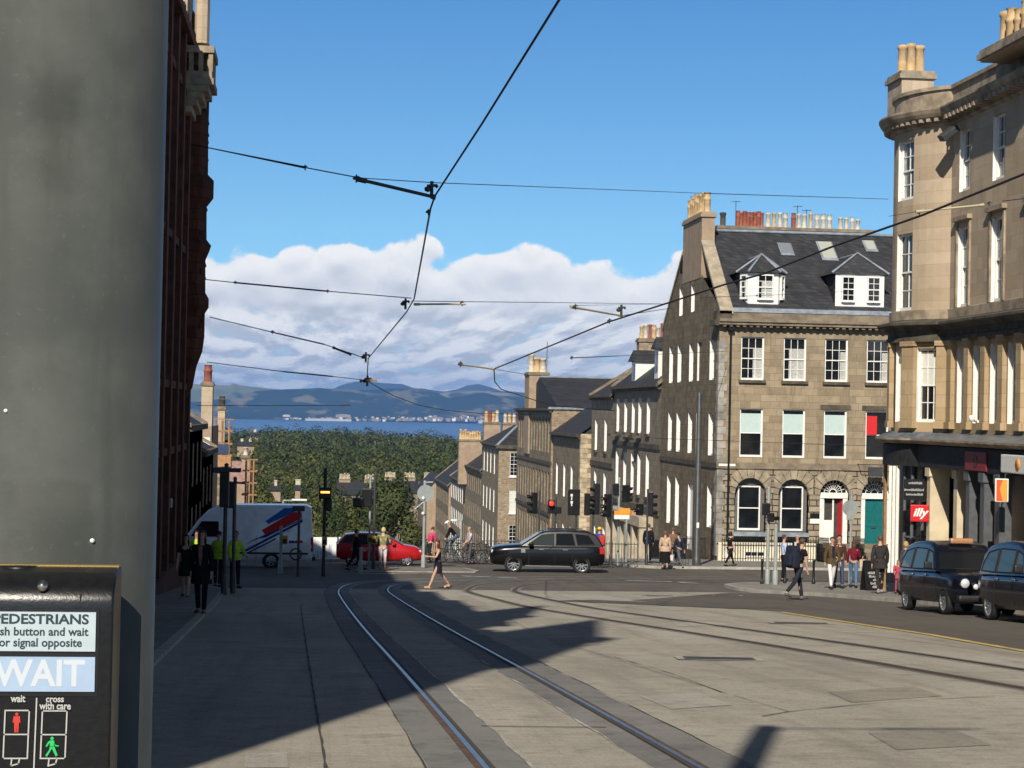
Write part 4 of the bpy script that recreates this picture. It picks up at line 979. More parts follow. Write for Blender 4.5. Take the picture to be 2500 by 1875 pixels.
def terraces():
    # house next to the corner block, with white dormers
    x = 20.0; y0, y1 = 106.4, 123.7; ze = 3.45
    B = empty('terrace_house', (x, y0, gz(y0)), 0, 'grey terraced house with two white dormers, next downhill from the corner block', 'house', 'terraced houses down the hill')
    ys = [122.0, 118.9, 116.0, 113.6, 110.6]
    west_windows(B, x, y0, y1, ys, [(.55, 2.75), (-3.3, -.75), (-6.7, -4.6)], 1.05, 'terr2', -10, ze, sill='trimdark')
    gable_walls(B, x, x+12, y0, y1, -10, ze, 8.3, 'terr2'); rf = gable_roof(B, x, x+12, y0, y1, ze, 8.3); eaves(B, x, y0, y1, ze); band(B, x, y0, y1, -.35, .3); band(B, x, y0, y1, -4.2, .3)
    mb = MB()
    for k in range(3): mb.box(x-.6, x-.02, 121.2-k*4.2, 122.8-k*4.2, .25, .40)
    mb.build('balcony_slab', M['trimdark'], B, True)
    for k, (xa, xb, ya, yb, za, zb_) in enumerate(((19.85, 22.3, 117.8, 119.2, 3.8, 5.15), (19.85, 22.6, 109.8, 111.0, 4.1, 5.7))):
        mb = MB(); mb.box(xa+.55, xb, ya, yb, za-.2, zb_, 0); mb.box(xa+.5, xa+.55, ya+.25, yb-.25, za+.25, zb_-.25, 1)
        d = mb.build('dormer', [M['white'], M['glass']], rf, True)
        mb = MB(); ym = (ya+yb)/2; mb.quad((xa+.3, ya-.2, zb_), (xb+2, ya-.2, zb_), (xb+2, ym, zb_+.75), (xa+.5, ym, zb_+.75)); mb.quad((xa+.3, yb+.2, zb_), (xb+2, yb+.2, zb_), (xb+2, ym, zb_+.75), (xa+.5, ym, zb_+.75)); mb.quad((xa+.3, ya-.2, zb_), (xa+.3, yb+.2, zb_), (xa+.5, ym, zb_+.75), (xa+.5, ym, zb_+.75))
        mb.build('dormer_roof', M['slate'], d, True)
    chimney(B, 21.3, 22.0, 106.6, 108.6, 6, 10.0, 'cornerdark', 4, 'pot', 'y', h=.8, seed=12)
    mb = MB(); mb.box(19.15, 20, 108.4, 121.5, -5.0, -4.4)
    for k in range(6): mb.box(19.2, 19.95, 108.5+k*2.55, 109.0+k*2.55, -9.5, -5.0)
    mb.build('porch', mat('pale_porch_stone', (.42, .36, .27), .9, var=.2, vs=2), B, True)
    mb = MB()
    for k in range(5): mb.box(19.95, 20.03, 109.5+k*2.55, 111.4+k*2.55, -9.3, -5.3)
    mb.build('door', M['white'], B, True)
    # second house
    y0, y1 = 123.7, 133.9; ze = 2.95
    B = empty('terrace_house', (x, y0, gz(y0)), 0, 'narrow grey terraced house with a dark roof and two upright windows a floor', 'house', 'terraced houses down the hill')
    west_windows(B, x, y0, y1, [131.6, 127.2], [(-.9, 1.3), (-5.0, -2.4), (-8.6, -6.2)], 1.05, 'terr2', -12, ze, sill='trimdark')
    gable_walls(B, x, x+12, y0, y1, -12, ze, 6.9, 'rubble'); rf = gable_roof(B, x, x+12, y0, y1, ze, 6.9); eaves(B, x, y0, y1, ze); band(B, x, y0, y1, -2.0, .35)
    chimney(B, 23.2, 26.2, 132.6, 133.7, 4.0, 7.3, 'rubble', 9, ['pot', 'potpale', 'potred'], 'x', h=1.0, seed=13, r=.16)
    # third, standing forward, low hipped roof and pale quoins
    x3 = 19.25; y0, y1 = 133.9, 150.0; ze = .05
    B = empty('terrace_house', (x3, y0, gz(y0)), 0, 'low terraced house standing forward with pale corner stones and a hipped slate roof', 'house', 'terraced houses down the hill')
    west_windows(B, x3, y0, y1, [147.2, 142.8, 138.6], [(-4.8, -2.3), (-9.6, -6.9)], 1.0, 'terr', -13, ze)
    mb = MB(); quadwall(mb, (x3, y0), (30, y0), -13, ze); quadwall(mb, (x3, y1), (30, y1), -13, ze); mb.build('south_wall', M['rubble'], B, True)
    mb = MB(); mb.quad((x3-.3, y0, ze), (x3-.3, y1, ze), (23.0, y1, 3.0), (23.0, y0, 3.0)); mb.quad((23.0, y0, 3.0), (23.0, y1, 3.0), (30, y1, ze), (30, y0, ze)); mb.poly([(x3, y0, ze), (23, y0, 3), (30, y0, ze)]); mb.build('roof', M['slate'], B, True)
    eaves(B, x3, y0, y1, ze)
    mb = MB()
    for i in range(34):
        z = -12+i*.36; mb.box(x3-.04, x3+(.75 if i % 2 else .5), y0-.04, y0+(.4 if i % 2 else .65), z, z+.34)
    mb.build('quoins', mat('pale_corner_stones', (.44, .36, .25), .9, var=.35, vs=2, bump=.2), B, True)
    # fourth: ridge runs back from the street, tall pale chimney on the street gable
    x4 = 19.1; y0, y1 = 150.0, 176.0; ze = 2.1
    B = empty('terrace_house', (x4, y0, gz(y0)), 0, 'taller terraced house with rubble gable and a tall pale chimney at the street', 'house', 'terraced houses down the hill')
    ys = [174.3-2.05*k for k in range(12)]
    west_windows(B, x4, y0, y1, ys, [(-1.6, 1.3), (-5.9, -3.2), (-10.3, -7.3), (-14, -11.8)], .95, 'terr', -18, ze, mat_rev='terr', depth=.35)
    mb = MB(); quadwall(mb, (x4, y0), (28, y0), -18, ze); quadwall(mb, (x4, y1), (28, y1), -18, ze); quadwall(mb, (28, y0), (28, y1), -18, ze); mb.build('south_wall', M['rubble'], B, True)
    mb = MB(); mb.quad((19.6, y0-.1, ze), (28, y0-.1, ze), (28, 163, 4.9), (19.6, 163, 4.9)); mb.quad((19.6, y1, ze), (28, y1, ze), (28, 163, 4.9), (19.6, 163, 4.9)); mb.poly([(19.6, y0, ze), (19.6, 163, 4.9), (19.6, y1, ze)]); rf = mb.build('roof', M['slate'], B, True)
    mb = MB(); mb.box(19.6, 28, 162.8, 163.2, 4.88, 5.02); mb.build('ridge_lead', M['lead'], rf, True); mb = MB(); mb.box(x4-.3, 28, y0-.15, y0+.1, ze-.08, ze+.1); mb.build('gutter_lead', M['lead'], rf, True)
    chimney(B, 18.95, 20.75, 165.5, 169.0, -2, 5.4, 'render', 3, ['potpale', 'pot'], 'x', h=1.5, seed=15, r=.32); 
    mb = MB(); mb.tube((20.6, 166, 5.4), (20.6, 166, 8.2), .03, n=5); mb.build('aerial', M['iron'], B, True)
    eaves(B, x4, y0, y1, ze-.1)
    band(B, x4, y0, y1, -2.6, .3); band(B, x4, y0, y1, -6.8, .3)
    # fifth: beyond the side street, its south front faces the camera
    x5 = 20.0; y0, y1 = 202.7, 222.7; ze = -2.0
    B = empty('corner_house', (x5, y0, gz(y0)), 0, 'corner house beyond the side street with hipped roof and windows facing uphill', 'house')
    west_windows(B, x5, y0, y1, [220.4, 216.2, 212., 207.5], [(-5.3, -2.6), (-9.6, -7.0), (-13.8, -11.2)], 1.0, 'terr', -22, ze, mat_rev='white', depth=.35)
    O = Vector((x5, y0, -22)); U = Vector((1, 0, 0)); mb = MB(); ops = [(1.25, 2.55, a+22, b+22) for a, b in ((-5.35, -2.7), (-9.4, -6.85), (-13.3, -10.7))]+[(5.5, 6.8, a+22, b+22) for a, b in ((-5.35, -2.7), (-9.4, -6.85))]
    facade(mb, O, U, 12, ze+22, ops, .2, 0, 1); mb.build('south_wall', [M['rubble'], M['trim']], B, True)
    for k, op in enumerate(ops): add_window(B, O, U, op, 3, 3, .2, ('plain', 'blindfull', 'plain', 'plain', 'plain')[k], sill='white')
    mb = MB(); xa, xb = x5-.3, x5+12.3; ya, yb = y0-.3, y1+.3
    mb.quad((xa, ya, ze), (xb, ya, ze), (26, 212, .55), (23.4, 212, .55)); mb.quad((xa, yb, ze), (xb, yb, ze), (26, 214, .55), (23.4, 214, .55)); mb.quad((xa, ya, ze), (xa, yb, ze), (23.4, 214, .55), (23.4, 212, .55)); mb.quad((xb, ya, ze), (xb, yb, ze), (26, 214, .55), (26, 212, .55)); rf = mb.build('roof', M['slate'], B, True)
    mb = MB(); mb.path([(xa, ya, ze), (23.4, 212, .6), (26, 212, .6)], .15); mb.build('ridge_lead', M['lead'], rf, True)
    eaves(B, x5, y0-.4, y1, ze); mb = MB(); mb.box(x5-.35, x5+12, y0-.35, y0+.1, ze-.3, ze+.1); mb.build('eaves_cornice', M['trimdark'], B, True)
    chimney(B, 20.05, 22.0, 222.0, 223.6, -3.5, .55, 'render', 4, ['pot', 'potred', 'pot', 'potpale'], 'x', h=1.3, seed=17, r=.23); chimney(B, 22.3, 27.3, 222.0, 223.2, -2.5, .5, 'render', 9, ['potpale', 'pot', 'potpale', 'potred'], 'x', h=1.25, seed=18, r=.22)
    mb = MB(); quadwall(mb, (x5, y1), (32, y1), -22, ze); quadwall(mb, (32, y0), (32, y1), -22, ze); mb.build('rear_wall', M['rubble'], B, True)
    # sixth to eighth: smaller down the hill
    specs = [(222.7, 250.7, -5.5, 'terr', 'brown terraced house with a rendered chimney and a row of buff pots', -2.0),
             (250.7, 274.5, -8.0, 'terr2', 'grey terraced house low on the hill with a dark slate roof', -4.6),
             (274.5, 304., -9.5, 'terr', 'terraced house low on the hill with a plain rendered gable', -5.6)]
    for i, (y0, y1, ze, wl, lab, zr) in enumerate(specs):
        xx = 20.0+(.0 if i < 2 else -.3)
        B = empty('terrace_house', (xx, y0, gz(y0)), 0, lab, 'house', 'terraced houses down the hill')
        n = int((y1-y0)/3.0); ys = [y1-1.7-k*(y1-y0-3.4)/(n-1) for k in range(n)]
        west_windows(B, xx, y0, y1, ys, [(ze-3.0, ze-.7), (ze-6.6, ze-4.3), (ze-10.2, ze-7.8)], 1.05, wl, ze-16, ze, mat_rev='white' if i == 1 else wl, depth=.35)
        gable_walls(B, xx, xx+9, y0, y1, ze-16, ze, zr, 'render' if i != 1 else 'rubble'); gable_roof(B, xx, xx+9, y0, y1, ze, zr); eaves(B, xx, y0, y1, ze)
        if i == 0: chimney(B, 18.9, 22.0, 246., 247.4, -8, -2.0, 'render', 9, 'pot', 'x', h=1.2, seed=20, r=.2); chimney(B, 22.2, 24.6, 247.5, 249, -7, -3.1, 'render', 3, 'potpale', 'x', h=.9, seed=21, r=.2)
        if i == 1: chimney(B, 21., 24.6, 272., 273.4, -8, -3.6, 'render', 5, ['pot', 'potpale'], 'x', h=1.0, seed=22, r=.2)
    # a plain rendered gable end closing the row
    B = empty('gable_house', (17.6, 304, gz(304)), 0, 'pale rendered gable end at the foot of the row behind the round sign', 'house')
    mb = MB(); mb.poly([(18.2, 304, -32), (22.8, 304, -32), (22.8, 304, -9.8), (20.5, 304, -9.0), (18.2, 304, -11.6)]); mb.build('gable_wall', M['render'], B, True)
    mb = MB(); quadwall(mb, (18.2, 304), (18.2, 330), -32, -11.6); quadwall(mb, (22.8, 304), (22.8, 330), -32, -9.8); quadwall(mb, (18.2, 330), (22.8, 330), -32, -11); mb.build('west_wall', M['terr'], B, True)
    mb = MB(); mb.quad((18.0, 303.9, -11.6), (18.0, 330, -11.6), (20.5, 330, -9.0), (20.5, 303.9, -9.0)); mb.quad((23, 303.9, -9.8), (23, 330, -9.8), (20.5, 330, -9.0), (20.5, 303.9, -9.0)); mb.build('roof', M['slate'], B, True)
    # row of houses across the bottom of the street, with many pots
    for i, (xa, xb, zt, lab) in enumerate(((4.6, 14.0, -14.2, 'distant sandstone row with pale chimney pots behind the broad green tree'), (15.0, 27.6, -13.6, 'distant sandstone row with pale chimney pots beside the terrace foot'))):
        y0, y1 = 418., 432.
        B = empty('distant_row', (xa, y0, -32), 0, lab, 'houses')
        mb = MB(); mb.box(xa, xb, y0, y1, -34, zt-3.4); mb.build('wall', M['terr'], B, True)
        mb = MB(); ym = (y0+y1)/2; mb.quad((xa, y0-.3, zt-3.4), (xb, y0-.3, zt-3.4), (xb, ym, zt-.6), (xa, ym, zt-.6)); mb.quad((xa, y1, zt-3.4), (xb, y1, zt-3.4), (xb, ym, zt-.6), (xa, ym, zt-.6)); mb.build('roof', M['slate'], B, True)
        nx = int((xb-xa)/5)
        for k in range(nx+1):
            c = xa+.6+k*(xb-xa-3.6)/max(1, nx); chimney(B, c, c+2.6, ym-.6, ym+.6, zt-3, zt, 'render', 7, ['potpale', 'pot', 'potpale'], 'x', h=1.1, seed=30+k+i*9, r=.17)
        for k in range(int((xb-xa)/2.6)):
            for z in (zt-6, zt-9.5):
                mb = MB(); mb.box(xa+.8+k*2.6, xa+1.9+k*2.6, y0-.04, y0+.02, z, z+1.9); mb.build('window', M['glass'], B, True)
terraces()

# ------------------------------------------------------------------ the tall red sandstone building on the west side
def gallery():
    x = -4.6; y0, y1 = 2.0, 64.0; B = empty('red_sandstone_building', (x, y1, gz(64)), 0, 'tall dark red sandstone Gothic building in shade with a high balcony', 'building')
    segs = [(2.0, 9.5, 17.0), (9.5, 14.5, 18.4), (14.5, 24., 17.6), (24., 33., 16.6), (33., 42., 15.4), (42., 49., 13.9), (49., 64., 13.6)]
    mb = MB()
    for a, b, z in segs:
        O = Vector((x, a, -6)); U = Vector((0, 1, 0)); n = max(1, int((b-a)/4)); ops = []
        for k in range(n):
            c = (b-a)*(k+.5)/n
            for zz in (-2.0, 3.0, 8.0): ops.append((c-.8, c+.8, zz+6, zz+9.2))
        facade(mb, O, U, b-a, z+6, ops, .5, 0, 0)
        for o in ops: mb.quad(O+U*o[0]+Z*o[2]+Vector((-.45, 0, 0)), O+U*o[1]+Z*o[2]+Vector((-.45, 0, 0)), O+U*o[1]+Z*o[3]+Vector((-.45, 0, 0)), O+U*o[0]+Z*o[3]+Vector((-.45, 0, 0)), 1)
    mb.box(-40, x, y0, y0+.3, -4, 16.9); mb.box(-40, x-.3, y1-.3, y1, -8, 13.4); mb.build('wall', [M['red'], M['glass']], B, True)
    mb = MB()
    for k in range(24): # buttress strips
        y = 2.3+k*2.66; top = [s[2] for s in segs if s[0] <= y <= s[1]][0]; mb.box(x, x+.28, y-.28, y+.28, -6, top-.6); mb.prism([(y-.28, top-.6), (y+.28, top-.6), (y, top+.2)], x, x+.28, 'x')
    for z in (.2, 2.2, 6.6, 11.6): mb.box(x, x+.22, y0, y1, z, z+.22)
    mb.box(x, x+.35, y0, y1, -6, -3.2)
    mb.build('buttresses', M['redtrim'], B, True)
    mb = MB()
    for a, b, z in segs:
        mb.box(x-.3, x+.4, a, b, z-.3, z); n = int((b-a)/1.3)
        for k in range(n): mb.box(x-.2, x+.25, a+(k+.2)*(b-a)/n, a+(k+.7)*(b-a)/n, z, z+.55)
    mb.build('parapet', M['redtrim'], B, True)
    def turret(y, z0, z1, r, cone, xx=x-.3, name='turret'):
        mb = MB(); mb.lathe([(.1, z0-1.6), (r*.7, z0-.8), (r*1.08, z0), (r, z0+.3), (r, z1-.4), (r*1.18, z1-.2), (r*1.18, z1), (r*.92, z1+.1), (.12, z1+cone), (.0, z1+cone+.5)], 8, (xx, y, 0), smooth=False); return mb.build(name, M['red'], B, True)
    for y, z1, r, cone in ((3.3, 20.0, 1.3, 5.2), (12.2, 19.6, 1.0, 4.6), (17.5, 17.6, .7, 1.8), (30, 16.2, .6, 1.6), (39, 15., .6, 1.4)):
        turret(y, z1-4.5, z1, r, cone)
    # corner turret with crockets, and the lit stage above the parapet
    mb = MB(); xx, yy, r = -4.72, 63.0, .86
    mb.lathe([(.15, 1.6), (.5, 2.3), (.62, 3.0), (.80, 3.5), (r, 4.0), (r, 4.8), (r+.12, 5.0), (r+.12, 5.3), (r, 5.5), (r-.02, 6.6), (r+.10, 6.9), (r+.16, 7.1), (r, 7.3), (r-.02, 8.4), (r+.20, 8.7), (r+.20, 9.3), (r, 9.5), (r-.02, 11.0), (r, 13.8), (r-.1, 14.0), (r-.3, 14.5), (.1, 15.3)], 8, (xx, yy, 0), smooth=False)
    rnd = random.Random(5)
    for k in range(46):
        z = 4.3+k*.21; a = R(-60+120*rnd.random()-45)
        mb.lathe([(0, -.10), (.09, 0), (.06, .10), (0, .14)], 5, (xx+(r-.07)*math.cos(a), yy+(r-.07)*math.sin(a), z))
    mb.build('corner_turret', M['red'], B, True)
    # balcony with an arcaded parapet
    yb = 59.6; p = ony(517, 200, yb); xb = p.x; zt = ony(500, 112, yb).z; zb = ony(500, 195, yb).z
    mb = MB()
    xa = x-.05
    mb.box(xa, xb+.06, yb-.06, yb+2.2, zt-.22, zt); mb.box(xa, xb, yb, yb+2.1, zb, zb+.28)
    for k in range(4): u = xa+(xb-xa-.12)*k/3; mb.box(u, u+.14, yb, yb+.16, zb+.28, zt-.22)
    for k in range(6): mb.box(xb-.16, xb, yb+.16+k*.36, yb+.28+k*.36, zb+.28, zt-.22)
    for k, (o, h) in enumerate(((.06, .14), (-.10, .16), (-.28, .2), (-.45, .25), (-.62, .35))): mb.box(xa, xb+o, yb-.02*(3-k), yb+2.1, zb-.15-k*.22, zb-.15-k*.22+.22-.01)
    mb.build('balcony', M['bowtrim'], B, True)
    mb = MB(); mb.box(x-.5, x-.02+.12, yb+1.0, yb+3.6, 13.2, 17.5); mb.lathe([(.24, 13.5), (.24, 16.5), (.34, 16.7), (.3, 17), (.05, 19)], 8, (xb-.42, yb+1.2, 0), smooth=False); mb.build('upper_stage', M['bow'], B, True)
    mb = MB(); mb.quad((x-.5, y0, 15.5), (x-.5, 49, 13.3), (-12, 49, 17), (-12, y0, 20)); mb.quad((x-.5, 49, 13.0), (x-.5, y1, 13.0), (-12, y1, 17), (-12, 49, 17)); mb.build('roof', M['slate'], B, True)
    # small wall lamp near the pavement
    q = onx(412, 1228, x+.2); e = empty('wall_lamp', (x, q.y, q.z), 0, 'small pale lamp box on the red wall behind the grey pole', 'lamp')
    mb = MB(); mb.bbox(.0, .30, -.14, .14, -.14, .14, .03); mb.build('housing', M['galv'], e); mb = MB(); mb.box(.05, .25, -.15, -.14, -.1, .1); mb.build('lens', M['white'], e)
gallery()

# ------------------------------------------------------------------ west side of the hill street
def west_side():
    x = -6.5
    for i, (y0, y1, ze, lab) in enumerate(((93.5, 106.5, .6, 'dark grey house in shade beyond the crossing behind the white van'), (106.5, 118., -1.0, 'second dark house in shade, lower down behind the van'))):
        B = empty('shaded_house', (x, y0, gz(y0)), 0, lab, 'house')
        O = Vector((x, y0, -12)); U = Vector((0, 1, 0)); ys = [y0+2+k*3.4 for k in range(4) if y0+2+k*3.4 < y1-.7]; ops = [(y-y0-.5, y-y0+.5, a+12, b+12) for y in ys for a, b in ((ze-3.2, ze-.9), (ze-6.8, ze-4.3))]
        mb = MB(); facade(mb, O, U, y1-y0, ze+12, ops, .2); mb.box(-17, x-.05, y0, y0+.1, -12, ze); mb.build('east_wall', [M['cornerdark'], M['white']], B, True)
        for op in ops: add_window(B, O, U, op, 2, 2, .2)
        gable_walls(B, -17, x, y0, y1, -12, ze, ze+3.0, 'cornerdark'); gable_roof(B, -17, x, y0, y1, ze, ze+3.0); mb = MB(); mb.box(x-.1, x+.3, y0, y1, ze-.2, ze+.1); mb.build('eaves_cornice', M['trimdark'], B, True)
    # sunlit gable with a red pot further down
    y0 = 132.; a = ony(497, 1040, y0); b = ony(517, 1040, y0); t = ony(507, 932, y0)
    B = empty('sunlit_gable', (a.x, y0, gz(y0)), 0, 'sunlit pale gable with a chimney and red pot above the shaded houses', 'house')
    mb = MB(); mb.box(a.x-6, b.x, y0, y0+9, -16, a.z); mb.build('wall', M['render'], B, True)
    c = chimney(B, a.x-.2, b.x, y0+.1, y0+1.4, a.z-1, t.z, 'bow', 1, 'potred', 'x', h=1.3, seed=3, r=.28)
    mb = MB(); mb.box(a.x, b.x-.1, y0-.06, y0+.1, a.z-2.5, a.z-.8); mb.build('window', M['white'], B, True)
    y0 = 150.; a = ony(526, 1046, y0); b = ony(544, 1046, y0); t = ony(535, 992, y0)
    B = empty('sunlit_house', (a.x, y0, gz(y0)), 0, 'sunlit narrow house end wrapped in scaffolding below a pale chimney', 'house')
    lo = ony(520, 1240, y0); mb = MB(); mb.box(a.x-8, ony(544, 1110, y0).x-.1, y0, y0+8, -20, lo.z+3.0); mb.build('wall', M['render'], B, True)
    mb = MB(); xl, xr = ony(521, 1150, y0).x, ony(540, 1150, y0).x
    for k in range(5): z = lo.z+.1+k*.9; mb.box(xl, xr, y0-.05, y0+.01, z, z+.6)
    mb.build('window', M['trim'], B, True)
    mb = MB(); mb.box(a.x-8, b.x+.4, y0-.3, y0+8.3, lo.z+3.0, lo.z+3.5); mb.build('eaves_cornice', M['trim'], B, True)
    mb = MB(); mb.quad((a.x-8, y0-.2, lo.z+3.5), (b.x+.3, y0-.2, lo.z+3.5), (b.x+.3, y0+4, lo.z+5.4), (a.x-8, y0+4, lo.z+5.4)); mb.build('roof', M['slate'], B, True)
    chimney(B, a.x, b.x, y0+3, y0+4.4, a.z-3, t.z, 'bow', 1, 'trimdark', 'x', h=.9, seed=3, r=.25)
    def scaffold(px0, px1, py0, py1, y, nlev, label):
        p0, p1 = ony(px0, py1, y), ony(px1, py0, y); e = empty('scaffolding', (p0.x, y, p0.z), 0, label, 'scaffolding', 'scaffolds on the west side')
        mb = MB()
        for xx in (p0.x, (p0.x+p1.x)/2, p1.x):
            for yy in (y, y+1.3): mb.tube((xx, yy, p0.z-6), (xx, yy, p1.z+.8), .06, n=6)
        mb.build('standards', mat('rusty_scaffold_tube', (.42, .22, .12), .6, var=.2), e, True)
        for k in range(nlev+1):
            z = p0.z+(p1.z-p0.z)*k/nlev
            for zz_, r_ in ((z, .05), (z+.9, .04)): mb = MB(); mb.box(p0.x-.3, p1.x+.3, y-r_, y+r_, zz_-r_, zz_+r_); mb.box(p0.x-.3, p1.x+.3, y+1.3-r_, y+1.3+r_, zz_-r_, zz_+r_); mb.box(p0.x-.28, p0.x-.2, y, y+1.3, zz_-r_*.8, zz_+r_*.8); mb.build('ledger', M['wood'], e, True)
        for k in range(nlev+1): z = p0.z+(p1.z-p0.z)*k/nlev; mb = MB(); mb.box(p0.x-.3, p1.x+.3, y, y+1.3, z+.05, z+.11); mb.build('board', M['wood'], e, True); return e, p0, p1
    e, p0, p1 = scaffold(523, 559, 1052, 1112, 146., 2, 'scaffold with a blue sheet high on the sunlit narrow house end')
    mb = MB(); z = p0.z+.15; mb.box(p0.x, p1.x, 145.9, 145.95, z, z+.75); mb.build('sheet', mat('blue_tarpaulin', (.03, .06, .14), .6, var=.3), e, True)
    mb = MB(); mb.box(p0.x-.2, p1.x+.2, 145.9, 147.3, z-1.0, z-.1); mb.build('toe_board', mat('orange_board', (.40, .22, .11), .7, var=.2), e, True)
    scaffold(598, 619, 1150, 1236, 150., 3, 'lower scaffold tower standing against the trees right of the house end')
    # pinkish roof with a pale chimney below
    y0 = 170.; a = ony(566, 1240, y0); b = ony(618, 1240, y0); t = ony(590, 1150, y0)
    B = empty('pink_roofed_house', (a.x, y0, gz(y0)), 0, 'house with a pinkish roof and a pale chimney beside the lower scaffold', 'house')
    mb = MB(); mb.box(a.x-4, b.x-.6, y0, y0+8, -30, t.z-1.0); mb.build('wall', M['render'], B, True)
    mb = MB(); mb.quad((a.x-4, y0-.2, t.z-1.0), (b.x-.4, y0-.2, t.z-1.0), (b.x-1.4, y0+4, t.z+.8), (a.x-4, y0+4, t.z+.8)); mb.build('roof', mat('pinkish_tile', (.32, .20, .17), .8, var=.25, vs=3), B, True)
    chimney(B, a.x+.7, a.x+1.4, y0+2, y0+3, t.z-1, t.z+1.4, 'render', 1, 'potpale', 'x', h=.8, seed=8, r=.2)
west_side()
# ------------------------------------------------------------------ far landscape: wood, firth, hills, haze
import numpy as np
def leaf_mat(name, c1, c2, c3):
    m = bpy.data.materials.new(name); m.use_nodes = True; g = NT(m.node_tree)
    o = g.n('OutputMaterial'); p = g.n('NewGeometry').outputs['Position']
    a = g.n('Attribute', attribute_name='tint'); t = g.sep(a.outputs['Color'])
    c = g.mix(t[0], c1+(1,), c2+(1,)); c = g.mix(g.math('MULTIPLY', t[1], .8), c, c3+(1,))
    b = g.n('BsdfPrincipled'); g.put(b.inputs['Base Color'], c); b.inputs['Roughness'].default_value = .6; b.inputs['Specular IOR Level'].default_value = .25
    tr = g.n('BsdfTranslucent'); g.put(tr.inputs[0], c); ms = g.n('MixShader'); ms.inputs[0].default_value = .25
    g.t.links.new(b.outputs[0], ms.inputs[1]); g.t.links.new(tr.outputs[0], ms.inputs[2]); g.t.links.new(ms.outputs[0], o.inputs[0]); return m
M['leaf'] = leaf_mat('summer_leaves', (.030, .052, .014), (.070, .090, .024), (.11, .11, .03))
M['leafdark'] = leaf_mat('dark_leaves', (.022, .040, .013), (.080, .100, .028), (.15, .145, .04))
M['bark'] = mat('bark', (.07, .055, .04), .9, var=.3, bump=.3)
def leaves(name, cen, nrm, size, tint, m, parent=None, seed=1, soft=None):
    """many small leaf-spray faces: cen, nrm (n,3), size (n)"""
    rng = np.random.default_rng(seed); n = len(cen)
    t = rng.normal(size=(n, 3)); a = np.cross(nrm, t); a /= np.linalg.norm(a, axis=1)[:, None]+1e-9; b = np.cross(nrm, a)
    s = size[:, None]; asp = rng.uniform(.55, 1., (n, 1)); k = rng.uniform(.5, 1., (n, 4, 1))
    v = np.stack([cen-a*s*k[:, 0], cen-b*s*asp*k[:, 1], cen+a*s*k[:, 2], cen+b*s*asp*k[:, 3]], 1).reshape(-1, 3).astype(np.float32)
    me = bpy.data.meshes.new(name); me.vertices.add(4*n); me.vertices.foreach_set('co', v.ravel()); me.loops.add(4*n); me.loops.foreach_set('vertex_index', np.arange(4*n, dtype=np.int32))
    me.polygons.add(n); me.polygons.foreach_set('loop_start', np.arange(0, 4*n, 4, dtype=np.int32)); me.update(calc_edges=True)
    ca = me.color_attributes.new('tint', 'FLOAT_COLOR', 'POINT'); col = np.ones((4*n, 4), np.float32); col[:, :2] = np.repeat(tint, 4, 0); ca.data.foreach_set('color', col.ravel())
    if soft is not None:      # sprays take the light as the crown's rounded surface does
        me.polygons.foreach_set('use_smooth', np.ones(n, bool)); me.normals_split_custom_set_from_vertices(np.repeat(soft, 4, 0).tolist())
    me.materials.append(m); return link(name, me, parent)
def crown_points(rng, n, c, r, h, lobes=9):
    """points through a crown made of several uneven clumps, denser near their surfaces"""
    L = []; 
    for k in range(lobes):
        u = rng.normal(size=3); u /= np.linalg.norm(u); q = rng.uniform(.35, .72); L.append((np.array([u[0]*r*q, u[1]*r*q, u[2]*h*.5*q]), rng.uniform(.38, .60)))
    idx = rng.integers(0, lobes, n); d = rng.normal(size=(n, 3)); d /= np.linalg.norm(d, axis=1)[:, None]; rad = rng.uniform(.55, 1.05, n)**.6
    off = np.array([L[i][0] for i in idx]); sz = np.array([L[i][1] for i in idx])
    p = off+d*(rad*sz)[:, None]*np.array([r, r, h*.5]); nr = d+rng.normal(size=(n, 3))*.28; nr /= np.linalg.norm(nr, axis=1)[:, None]
    return p+np.array(c), nr, idx
def dome_points(rng, n, c, r, h):
    """a rounded crown seen from afar: one large dome with smaller ones about it, leaves turned outwards"""
    k = 5; a = rng.uniform(0, 6.28, k); off = np.stack([np.cos(a)*r*.55, np.sin(a)*r*.55, rng.uniform(-.42, -.12, k)*h], 1); off[0] = (0, 0, 0); sc = rng.uniform(.42, .62, k); sc[0] = .78
    ix = rng.integers(0, k, n); d = rng.normal(size=(n, 3)); d /= np.linalg.norm(d, axis=1)[:, None]; d[:, 2] = np.where(d[:, 2] < -.45, -d[:, 2], d[:, 2]); rad = rng.uniform(.82, 1.04, n)
    p = off[ix]+d*(rad*sc[ix])[:, None]*np.array([r, r, h*.55])+np.array([c[0], c[1], c[2]-h*.43]); nr = d+rng.normal(size=(n, 3))*.30; nr /= np.linalg.norm(nr, axis=1)[:, None]
    q = p-np.array([c[0], c[1], c[2]-h*.55]); q /= np.linalg.norm(q, axis=1)[:, None]; s = d*.55+q*.6+nr*.25; return p, nr, s/np.linalg.norm(s, axis=1)[:, None]
